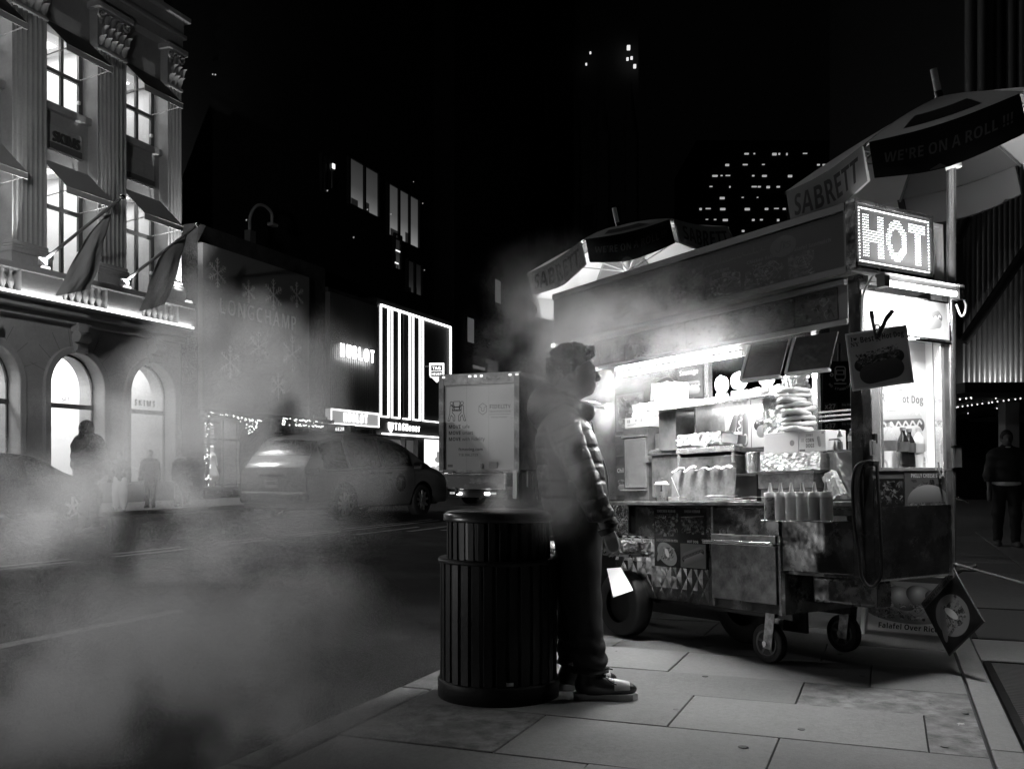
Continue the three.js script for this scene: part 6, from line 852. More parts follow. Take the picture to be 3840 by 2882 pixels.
// squeeze bottles on the small outside shelf
{
  const sh = T('condiment_shelf', 'narrow metal shelf on the cart front holding squeeze bottles', 'shelf', null, 0.38, 0.893, -0.1); part('plate', put(b2(-0.27, 0.24, -0.004, 0.004, -0.05, 0.075, 0.002), 0, 0, 0, 0, 0, 0.0), mats.steelBright, sh); part('lip', b2(-0.27, 0.24, 0.004, 0.03, 0.066, 0.074), mats.steel, sh);
  const tops = [];
  [['speckled', 'squeeze bottle with speckled relish, leftmost of the row'], ['pale', 'plain pale squeeze bottle beside the speckled one'], ['pale2', 'pale squeeze bottle, third from the left with a smudge'], ['bright', 'brightest white squeeze bottle, fourth from the left'], ['grey', 'greyer squeeze bottle, second from the right end'], ['grey2', 'grey squeeze bottle at the right end of the row']].forEach(([k, label], i) => {
    const b = T('squeeze_bottle', label, 'squeeze bottle', 'squeeze bottles on the cart front', 0.578 - i * 0.078 + (i > 3 ? -0.006 : 0), 0.898, -0.11), r = 0.034, h = 0.155;
    const tone = { speckled: 0.75, pale: 0.85, pale2: 0.85, bright: 0.95, grey: 0.55, grey2: 0.6 }[k];
    part('body', lathe([[0, 0], [r, 0], [r, h - 0.02], [r * 0.96, h]], 24), new THREE.MeshPhysicalMaterial({ color: grey(tone), roughness: 0.6, transmission: 0.5, thickness: 0, ...(k === 'speckled' ? { map: canvasTex(256, 256, (g, w, hh) => { bg(g, w, hh, 0.9); mess(g, 0, 0, w, hh, 120, 0.35, 1); }) } : {}) }), b);
    part('fill', lathe([[0, 0.004], [r * 0.95, 0.004], [r * 0.95, h * 0.9], [0, h * 0.9]], 20), M(tone * 0.95, 0.8), b);
    part('collar', lathe([[r * 0.97, h - 0.028], [r * 1.05, h - 0.026], [r * 1.05, h], [r * 0.55, h + 0.003], [0.011, h + 0.004]], 24), mats.white, b); part('nozzle', lathe([[0.014, h + 0.003], [0.011, h + 0.02], [0.005, h + 0.055], [0.003, h + 0.056]], 14), mats.white, b);
  });
}
// counter: coffee cup, napkins, cardboard, papers
{
  const c = T('coffee_cup', 'white lidded paper cup with dark script on the counter', 'cup', null, 1.69, 1.002, 0.045); part('cup', lathe([[0, 0], [0.033, 0], [0.046, 0.11], [0.048, 0.112]], 28), print(512, 128, (g, w, h) => { bg(g, w, h, 0.92); for (const x of [20, 150, 280, 410]) { word(g, 'We Are Happy', x, 30, 14, 0.5, '', 100, 'serif'); word(g, 'Un Arbol', x + 10, 90, 26, 0.3, 'italic', 100, 'serif'); g.fillStyle = gs(0.35); g.fillRect(x + 36, 36, 14, 22); g.fillRect(x + 30, 56, 26, 4); } }, 0.6, 0.95), c); part('lid', lathe([[0.0, 0.131], [0.036, 0.131], [0.042, 0.118], [0.052, 0.116], [0.052, 0.108], [0.048, 0.108]], 28), mats.white, c);
  const n = T('napkin_pack', 'small folded wrapped napkin pack by the cup', 'napkins', null, 1.515, 1.003, 0.03); part('pack', put(crumple(0.1, 0.026, 0.07, 0.003, 10), 0, 0.014, 0), M(0.7, 0.6), n);
  const pp = T('paper_sheets', 'loose sheets of paper and foil on the counter left of the squeeze bottles', 'papers', null, 0.92, 1.003, 0.04); for (let k = 0; k < 4; k++) part('sheet', put(thick(6, 6, (u, v) => V3((u - 0.5) * 0.2, 0.006 * noise(u * 3 + k, v * 3), (v - 0.5) * 0.13), 0.001), RR(-0.2, 0.2), 0.002 + k * 0.009, RR(-0.01, 0.01), 0, RR(-0.4, 0.4)), mats.white, pp);
  // torn cardboard screen
  const cd = T('cardboard_screen', 'torn cardboard sheet standing in front of the fryer', 'cardboard', null, 1.4, 1.003, 0.14), top = [[-0.3, 0.2]]; { const pts = [[0.3, 0.0], [-0.29, 0.0], [-0.3, 0.2]]; for (let k = 0; k <= 18; k++) { const x = -0.3 + 0.57 * k / 18; pts.push([x, 0.2 + 0.012 * Math.abs(Math.sin(k * 1.1)) + RR(-0.006, 0.01)]); } pts.push([0.29, 0.17], [0.3, 0.17]); part('sheet', put(ext(shape(pts), 0.006), 0, 0, 0, 0.05), mats.card, cd); part('torn_flap', mg([0, 1, 2, 3, 4].map((k) => put(thick(6, 4, (u, v) => V3((u - 0.5) * 0.09, 0.01 * Math.sin(u * 5), v * 0.03), 0.002), -0.24 + k * 0.11, 0.205, -0.025, -0.6 + 0.2 * (k % 3), 0.2 * k, 0.1))), M(0.6, 0.85), cd); part('crease', mg([rod(V3(0.29, 0.16, -0.004), V3(0.2, 0.0, -0.002), 0.002, 5)]), mats.white, cd); void top; }
  const bn = T('bun_packs', 'pale plastic packs of buns lying on the fryer lid', 'bread packs', null, 1.62, 1.385, 0.42); part('pack', put(crumple(0.22, 0.07, 0.2, 0.02, 20), 0.1, 0.035, 0), P(0.8, 0.3, {}), bn); part('pack', put(crumple(0.2, 0.075, 0.18, 0.025, 20), -0.1, 0.038, 0.01), P(0.85, 0.3, {}), bn); part('box', put(bx(0.12, 0.06, 0.12), -0.24, 0.03, 0, 0, 0.3, 0.15), M(0.35, 0.6), bn);
  const kn = T('knife', 'pale-handled knife lying across the fryer lid', 'knife', null, 1.56, 1.372, 0.24); part('handle', rod(V3(0.03, 0.012, 0), V3(-0.1, -0.002, 0.01), 0.011, 10), mats.white, kn); part('blade', bx(0.16, 0.003, 0.022, 0.11, 0.008, 0.0), mats.steelBright, kn);
}
// on the shelf
{
  const tk = T('takeaway_box', 'bright white takeaway boxes stacked at the left end of the shelf', 'box', null, 1.93, 1.657, 0.33); part('box', mg([b2(-0.13, 0.1, 0, 0.05, -0.1, 0.12, 0.008), b2(-0.11, 0.06, 0.055, 0.14, -0.08, 0.1, 0.006)]), mats.white, tk); part('bag', put(crumple(0.2, 0.04, 0.16, 0.02, 14), -0.02, 0.155, 0.0), P(0.85, 0.3, {}), tk);
  ['left skewer of grilled meat on the shelf', 'middle skewer of grilled meat on the shelf', 'right skewer of grilled meat nearest the upturned peppers'].forEach((n, i) => { const k = T('kebab_skewer', n, 'skewer', 'kebab skewers lying on the shelf', 1.66 - i * 0.14, 1.672, 0.28 + 0.03 * i, 0.25 * (i - 1)); part('stick', rod(V3(0.12, 0, 0), V3(-0.1, 0, 0), 0.003, 6), mats.steelBright, k); for (let m = 0; m < 6; m++) part('chunk', put(crumple(0.028, 0.028, 0.03, 0.008, 5), 0.07 - m * 0.028, 0.003, 0, R(), R(), 0), M(RR(0.4, 0.7), 0.6), k); });
  const pep = (sq, tilt) => meshField((x, y, z) => { const a = Math.atan2(z, x), r = Math.hypot(x, z); return Math.hypot(r / (1 + 0.1 * Math.cos(4 * a)), (y - 0.06) / sq, 0) - 0.05 + 0.012 * Math.exp(-(r * r) / 0.0003) * (y > 0.06 ? 1 : 0); }, [-0.075, -0.02, -0.075], [0.075, 0.15, 0.075], 0.006);
  const lids = ['pale bell pepper standing on a tin, left of two on the shelf', 'pale bell pepper leaning on a tin, right of two on the shelf'];
  lids.forEach((n, i) => { const q = T('bell_pepper', n, 'pepper', 'peppers on tins on the shelf', 1.4 - i * 0.145, 1.715 + i * 0.012, 0.34, i * 0.8, i * 0.15); part('flesh', pep(1.25, 0), P(0.85, 0.25, { clearcoat: 0.5 }), q); part('stem', rod(V3(0, 0.1, 0), V3(0.01, 0.125, 0), 0.008, 7), M(0.3, 0.7), q); const tn = T('tin_can', i ? 'opened metal tin under the leaning bell pepper' : 'opened metal tin under the upright bell pepper', 'tin', 'tins on the shelf', 1.4 - i * 0.145, 1.657, 0.34); part('can', lathe([[0, 0], [0.042, 0], [0.043, 0.003], [0.042, 0.03], [0.043, 0.032], [0.043, 0.062], [0.04, 0.062], [0.04, 0.01]], 26), mats.steelBright, tn); part('label', lathe([[0.0435, 0.01], [0.0435, 0.05]], 26), M(0.7, 0.5), tn); });
  const ts = T('crumpled_paper', 'bright crumpled paper heap at the right end of the shelf', 'paper', null, 1.06, 1.657, 0.32); part('heap', put(crumple(0.17, 0.05, 0.14, 0.02, 18), 0, 0.025, 0), mats.white, ts);
  const cbx = T('carton_tray', 'white printed cartons stacked on the steel cabinet at left', 'box', null, 2.37, 1.552, 0.5); part('carton', mg([b2(-0.14, 0.14, 0, 0.08, -0.1, 0.12, 0.003)]), mats.white, cbx); part('print', put(plain(new THREE.PlaneGeometry(0.26, 0.07)), 0, 0.04, -0.1015, 0, Math.PI), print(300, 80, (g, w, h) => { bg(g, w, h, 0.9); g.fillStyle = gs(0.5); for (const x of [30, 46, 58, 200, 216, 228]) g.fillRect(x, 12, 8, 28); g.fillRect(30, 52, 120, 4); g.fillRect(30, 62, 90, 4); word(g, '59', 130, 34, 26, 0.4); }, 0.5), cbx); part('bag', put(crumple(0.22, 0.1, 0.16, 0.02, 16), -0.02, 0.13, 0.02), P(0.85, 0.3, {}), cbx);
  const po = T('frying_pan', 'large dark pan hanging in the steam on the back wall at left', 'pan', null, 2.24, 1.78, 0.6); part('pan', put(lathe([[0, 0], [0.13, 0.002], [0.14, 0.012], [0.15, 0.04], [0.147, 0.04], [0.135, 0.016], [0, 0.012]], 32), 0, 0, 0, -1.45), M(0.2, 0.4, 0.8), po); part('handle', rod(V3(0, -0.13, 0), V3(0.02, -0.26, 0), 0.012, 8), mats.dark, po);
}
// drinks in the end window, tongs, clip, handle
{
  const sp = (n, lab, d, y, k, tone, sc, cap, lb) => { const b = soda(n, lab, 'drink bottles in the end window', 0.045, y, d, k, tone, sc, cap, lb); return b; };
  sp('drink_bottle', 'clear water bottle with a dark label, leftmost in the end window', 0.255, 1.175, 'water', null, 1.08, 0.85, 0.12);
  sp('drink_bottle', 'dark cola bottle standing behind in the end window', 0.37, 1.175, 'c', 0.012, 1.03, 0.2, 0.08); sp('drink_bottle', 'dark cola bottle in front of the other cola bottle', 0.425, 1.175, 'c', 0.01, 1.0, 0.15, 0.06);
  const g = sp('drink_bottle', 'pale sports drink bottle with a large letter G', 0.51, 1.175, 'water', 0.6, 0.98, 0.4, 0.3);
  part('letter', put(letter('G', 0.034, 0.002), -0.036, 0.06, -0.012, 0, -Math.PI / 2), mats.white, g); part('bar', b2(-0.0365, -0.0345, 0.035, 0.039, -0.013, 0.016), mats.white, g);
  const t = T('tongs', 'small black and steel tongs clipped to the end window sill', 'tongs', null, -0.03, 1.12, 0.6); for (const k of [-1, 1]) part('arm', rod(V3(0, 0, 0.01 * k), V3(0, 0.09, 0.028 * k), 0.006, 7), mats.steelBright, t); part('grip', mg([bx(0.016, 0.04, 0.014, 0, -0.01, 0)]), mats.black, t);
  const h = T('napkin_dispenser', 'steel napkin dispenser hung on the right side of the end window', 'dispenser', null, 0.02, 1.2, 0.76); part('case', b2(-0.05, 0.05, -0.02, 0.1, -0.045, 0.035, 0.006), mats.dark, h); part('edge', mg([b2(-0.055, 0.05, 0.1, 0.106, -0.05, 0.04), b2(-0.055, -0.05, -0.02, 0.1, 0.03, 0.04), b2(-0.055, 0.05, -0.026, -0.02, -0.05, 0.04)]), mats.chrome, h);
  const k = T('cable', 'black cable looped down the near corner post of the cart', 'cable', null, -0.03, 1.2, -0.06); part('cord', tube([V3(-0.02, 0.0, 0.06), V3(-0.02, 0.01, 0.01), V3(0.03, -0.01, -0.02), V3(0.055, -0.08, -0.025), V3(0.05, -0.3, -0.03), V3(0.03, -0.47, -0.02), V3(0.015, -0.6, -0.02), V3(-0.02, -0.645, 0.0), V3(-0.055, -0.6, 0.03), V3(-0.06, -0.35, 0.035), V3(-0.04, -0.1, 0.05), V3(-0.03, 0.0, 0.06)], 0.0085, 90, 8), mats.black, k); part('clip', mg([bx(0.03, 0.03, 0.05, -0.02, 0.0, 0.05, 0, 0, 0, 0.006), bx(0.02, 0.05, 0.02, -0.02, 0.13, 0.06)]), mats.black, k);
  part('lever', mg([b2(-0.035, -0.015, 0.04, 0.12, 0.02, 0.05, 0.004)]), mats.steelBright, k);
}
// hanging boards right of the cart
{
  // rectangular board standing on the pavement
  const b = thing('menu_board', 'rectangular board picturing falafel over rice standing on the pavement under the cart end', 'sign', 'menu boards beside the cart', V3(2.72, 0.0, -6.72), yaw(-0.62).multiply(new THREE.Quaternion().setFromEuler(new THREE.Euler(-0.2, 0, 0))));
  part('board', b2(-0.26, 0.3, 0.03, 0.44, -0.012, 0.0, 0.003), mats.mid, b);
  part('print', put(plain(new THREE.PlaneGeometry(0.54, 0.395)), 0.02, 0.235, 0.003), print(512, 374, (g, w, h) => { bg(g, w, h, 0.45); g.fillStyle = gs(0.16); g.fillRect(0, 0, w, 40); for (const [x, y, r] of [[120, 110, 90], [210, 150, 110], [330, 130, 100], [430, 140, 80]]) { const q = g.createRadialGradient(x - 20, y - 30, 5, x, y, r); q.addColorStop(0, gs(0.7)); q.addColorStop(1, gs(0.1)); g.fillStyle = q; g.beginPath(); g.ellipse(x, y, r, r * 0.66, 0.4, 0, 7); g.fill(); } mess(g, 0, 180, w, 110, 120, 0.1, 0.6); g.fillStyle = gs(0.8); g.beginPath(); g.moveTo(0, 260); g.bezierCurveTo(120, 330, 380, 330, 512, 270); g.lineTo(512, 374); g.lineTo(0, 374); g.fill(); word(g, 'Falafel Over Rice', 256, 354, 48, 0.03, 'bold', 380, 'sans-serif', 'center'); }, 0.4, 1), b);
  part('leg', b2(-0.3, -0.275, 0.0, 0.5, -0.03, 0.0), mats.white, b); part('backing', b2(-0.26, 0.3, 0.3, 0.56, -0.04, -0.03), mats.mid, b);
  // board hung by one corner
  const q = thing('menu_board', 'square board hung by its corner so that it stands like a diamond', 'sign', 'menu boards beside the cart', V3(2.49, 0.36, -5.5), new THREE.Quaternion().setFromEuler(new THREE.Euler(0, -1.3, 0.72)));
  part('board', b2(-0.18, 0.18, -0.18, 0.18, -0.01, 0.0, 0.003), mats.dark, q);
  part('print', put(plain(new THREE.PlaneGeometry(0.345, 0.345)), 0, 0, 0.002), print(400, 400, (g, w, h) => { bg(g, w, h, 0.1); g.fillStyle = gs(0.4); g.fillRect(0, 0, w, 46); word(g, 'CHICKEN GYRO ON PITA', 200, 34, 32, 0.05, 'bold', 380, 'sans-serif', 'center'); pita(g, 200, 225, 330, 300); }, 0.3, 0.9), q);
  part('strut', mg([rod(V3(0.19, 0.2, -0.01), V3(0.3, -0.05, -0.35), 0.008, 5)]), mats.steel, q);
  const cl = thing('spring_clamp', 'black spring clamp holding the diamond board at the lower end corner of the cart', 'clamp', null, cw(-0.02, 0.6, 0.74)); part('jaw', mg([rod(V3(-0.02, -0.03, 0), V3(0.03, 0.0, 0), 0.01, 8)]), mats.black, cl); part('handle', mg([rod(V3(0.03, 0, 0), V3(0.11, 0.025, 0.0), 0.01, 8), rod(V3(0.03, 0.0, 0.0), V3(0.1, 0.0, 0.02), 0.01, 8)]), mats.rubber, cl);
  const pc = thing('spring_clamp', 'shiny clamp on the edge of the cheese steak poster', 'clamp', null, cw(-0.02, 1.0, 0.74)); part('jaw', rod(V3(-0.02, 0.015, 0), V3(0.03, 0, 0), 0.008, 7), mats.chrome, pc); part('handle', rod(V3(0.03, 0, 0), V3(0.07, -0.015, 0), 0.008, 7), mats.chrome, pc);
}
// ---------- cart umbrellas ----------
const txtDark = canvasTex(1024, 256, (g, w, h) => { bg(g, w, h, 0.08); word(g, "WE'RE ON A ROLL !!!", 512, 158, 92, 0.42, 'italic bold', 900, 'sans-serif', 'center'); });
const txtLight = canvasTex(1024, 256, (g, w, h) => { bg(g, w, h, 0.5); g.save(); g.transform(1, 0, -0.18, 1, 30, 0); g.lineWidth = 10; g.strokeStyle = gs(0.5); g.font = 'bold 210px sans-serif'; g.textAlign = 'center'; g.strokeText('SABRETT', 512, 200, 930); word(g, 'SABRETT', 512, 200, 210, 0.12, 'bold', 930, 'sans-serif', 'center'); g.restore(); });
const txtLogo = canvasTex(512, 256, (g, w, h) => { bg(g, w, h, 0.06); g.strokeStyle = gs(0.2); g.lineWidth = 3; g.beginPath(); g.ellipse(256, 128, 180, 64, 0, 0, 7); g.stroke(); word(g, 'Sabrett', 256, 150, 66, 0.18, 'italic', 300, 'serif', 'center'); });
function umbrella(label, base, R0, jointY, rise, turn, tilt, poleR) {
  const u = thing('cart_umbrella', label, 'umbrella', 'umbrellas over the cart', base), n = 8, cl = (a) => V3(R0 * Math.cos(a), 0, R0 * Math.sin(a));
  const tq = new THREE.Quaternion().setFromEuler(tilt), P3 = (v) => v.add(V3(0, 0.34, 0)).applyQuaternion(tq).add(V3(0, jointY, 0));
  part('pole', mg([rod(V3(0, 0, 0), V3(0, jointY, 0), poleR, 14), rod(V3(0, jointY, 0), P3(V3(0, 0.03, 0)), poleR * 0.9, 14)]), M(0.4, 0.25, 0.9), u);
  part('sleeve', rod(P3(V3(0, -0.42, 0)), P3(V3(0, -0.32, 0)), poleR * 1.7, 14), mats.white, u);
  const clothL = P(0.62, 0.85, { transmission: 0.22, thickness: 0 }), clothD = P(0.14, 0.85, { transmission: 0.12, thickness: 0 });
  for (let k = 0; k < n; k++) {
    const a0 = turn + k * Math.PI / 4, a1 = a0 + Math.PI / 4, dark = k % 2 === 0, sag = (u2, v) => -rise * (0.8 * v + 0.2 * v * v) - 0.025 * Math.sin(Math.PI * u2) * v;
    const pt = (u2, v) => { const p = cl(a0).multiplyScalar(1 - u2).addScaledVector(cl(a1), u2).multiplyScalar(v); p.y = sag(u2, v); return P3(p); };
    const pn = part('panel', sheet(10, 14, (u2, v) => pt(1 - u2, 0.02 + 0.98 * v)), dark ? clothD : clothL, u);
    // valance with its print, hanging outward a little
    const val = sheet(14, 6, (u2, v) => { const w = 1 - u2, p = cl(a0).multiplyScalar(1 - w).addScaledVector(cl(a1), w), o = p.clone().normalize(); const cut = 0.03 + 0.94 * w; const pp = cl(a0).multiplyScalar(1 - cut).addScaledVector(cl(a1), cut).addScaledVector(o, 0.004 + 0.02 * v * Math.sin(w * 8 + k)); pp.y = -rise - 0.025 * Math.sin(Math.PI * cut) - 0.21 * v * (0.8 + 0.2 * Math.sin(Math.PI * (0.15 + 0.7 * w))); return P3(pp); });
    const uvv = val.attributes.uv; for (let i = 0; i < uvv.count; i++) uvv.setXY(i, uvv.getX(i), 1 - uvv.getY(i));
    part('valance', val, P(1, 0.8, { map: dark ? txtDark : txtLight, transmission: dark ? 0.05 : 0.2, thickness: 0 }), pn);
    part('lining', sheet(10, 4, (u2, v) => { const cut = 0.035 + 0.93 * (1 - u2), pp = cl(a0).multiplyScalar(1 - cut).addScaledVector(cl(a1), cut).multiplyScalar(0.985); pp.y = -rise - 0.03 * Math.sin(Math.PI * cut) - 0.2 * v * (0.8 + 0.2 * Math.sin(Math.PI * (0.15 + 0.7 * cut))); return P3(pp); }), dark ? clothD : clothL, pn);
    if (dark) part('logo', sheet(8, 6, (u2, v) => { const q = pt(0.78 - 0.56 * u2, 0.62 + 0.28 * v); return q.add(V3(0, 0.006, 0)); }), M(1, 0.8, 0, { map: txtLogo }), pn);
    const e = cl(a0); part('rib', tube([0.03, 0.35, 0.7, 1].map((v) => P3(V3(e.x * v, -rise * (0.8 * v + 0.2 * v * v) - 0.012, e.z * v))), 0.007, 12, 6), M(0.3, 0.4, 0.6), u);
    part('stretcher', rod(P3(V3(0, -0.4, 0)), P3(V3(e.x * 0.55, -rise * 0.5 - 0.02, e.z * 0.55)), 0.005, 5), M(0.4, 0.4, 0.7), u);
  }
  part('finial', rod(P3(V3(0, 0.03, 0)), P3(V3(0, 0.16, 0)), 0.02, 8), mats.white, u);
  return u;
}
{ const p = cw(0.03, 0, 0.735); p.y = 0.6; umbrella('large umbrella at the near end of the cart with dark and light lettered panels', p, 0.95, 2.36, 0.34, 1.66, new THREE.Euler(-0.01, 0, 0.2), 0.026); }
{ const p = cw(2.97, 0, 0.76); p.y = 0; umbrella('smaller looking umbrella at the far left end of the cart with lettered panels', p, 0.88, 2.86, 0.33, 1.29, new THREE.Euler(-0.13, 0, 0.2), 0.02); }
{ const c = T('white_cloth', 'white cloth hanging at the left end of the cart under the umbrella', 'cloth', null, 2.98, 2.1, 0.1); part('cloth', thick(10, 10, (u, v) => V3((u - 0.5) * 0.16, 0.16 - 0.28 * v, 0.01 * Math.sin(u * 9)), 0.002), mats.white, c); }
// ================= litter bin =================
{
  const b = thing('litter_bin', 'black slatted steel litter bin standing at the kerb beside the man', 'litter bin', null, V3(-0.07, 0.002, -5.06));
  const slat = (r, y0, y1, w) => put(b2(-w / 2, w / 2, y0, y1, -0.004, 0.004, 0.003), 0, 0, r);
  part('base', lathe([[0.24, 0.0], [0.316, 0.0], [0.318, 0.085], [0.312, 0.095], [0.29, 0.095], [0.24, 0.03]], 48), mats.iron, b);
  const s1 = slat(0.3, 0.09, 0.7, 0.046), s2 = slat(0.266, 0.7, 0.93, 0.036);
  for (let k = 0; k < 30; k++) { const o = part('slat', s1, mats.iron, b); o.rotation.y = k * Math.PI / 15 + 0.05; }
  for (let k = 0; k < 30; k++) { const o = part('upper_slat', s2, mats.iron, b); o.rotation.y = k * Math.PI / 15 + 0.1; }
  part('rim', put(lathe([[0.272, 0.69], [0.312, 0.69], [0.316, 0.7], [0.312, 0.712], [0.272, 0.712]], 56), 0, 0, 0), mats.iron, b);
  part('liner', lathe([[0, 0.05], [0.25, 0.06], [0.255, 0.66], [0.235, 0.7], [0.238, 0.9], [0.23, 0.9], [0.225, 0.2], [0, 0.15]], 40), M(0.01, 0.5), b);
  part('lid', lathe([[0.15, 0.93], [0.17, 0.948], [0.22, 0.955], [0.265, 0.95], [0.286, 0.935], [0.288, 0.905], [0.276, 0.9], [0.27, 0.925], [0.16, 0.925]], 56), M(0.05, 0.3, 0.5), b);
  part('sticker', put(plain(new THREE.PlaneGeometry(0.035, 0.018)), 0.06, 0.115, 0.319, 0, 0.18), M(0.5, 0.6), b);
}
// ================= milk crate and bags behind the man =================
{
  const c = thing('milk_crate', 'dark lattice milk crate on the pavement between the bin and the man', 'crate', null, V3(0.33, 0.002, -6.75), yaw(0.3)), g = [], w = 0.165;
  for (const y of [0.01, 0.1, 0.19, 0.28]) for (const [a, e] of [[-1, 0], [1, 0], [0, -1], [0, 1]]) g.push(a ? bx(0.012, 0.022, 2 * w, a * w, y, 0) : bx(2 * w - 0.014, 0.022, 0.012, 0, y, e * w)); for (let k = 0; k < 8; k++) for (const s of [-1, 1]) { g.push(put(bx(0.008, 0.28, 0.008, 0, 0, 0), -w + 0.03 + k * 0.038, 0.145, s * (w + 0.001), 0, 0, 0.4 * (k % 2 ? 1 : -1)), put(bx(0.008, 0.28, 0.008), s * (w + 0.001), 0.145, -w + 0.03 + k * 0.038, 0.4 * (k % 2 ? 1 : -1))); }
  part('lattice', mg(g), mats.dark, c); part('bottom', bx(2 * w, 0.01, 2 * w, 0, 0.005, 0), mats.dark, c);
  const s = thing('wrapped_bundle', 'glossy plastic-wrapped bundle on top of the milk crate', 'bundle', null, V3(0.33, 0.3, -6.75)); part('wrap', put(crumple(0.3, 0.34, 0.3, 0.04, 22), 0, 0.18, 0), P(0.3, 0.25, { clearcoat: 0.6 }), s);
  const r = thing('rag', 'crumpled rag lying on the fender by the cart tyre', 'rag', null, cw(2.02, 0.655, -0.07), CQ); part('cloth', put(crumple(0.24, 0.07, 0.12, 0.03, 18), 0, 0.03, 0), M(0.35, 0.9), r);
}
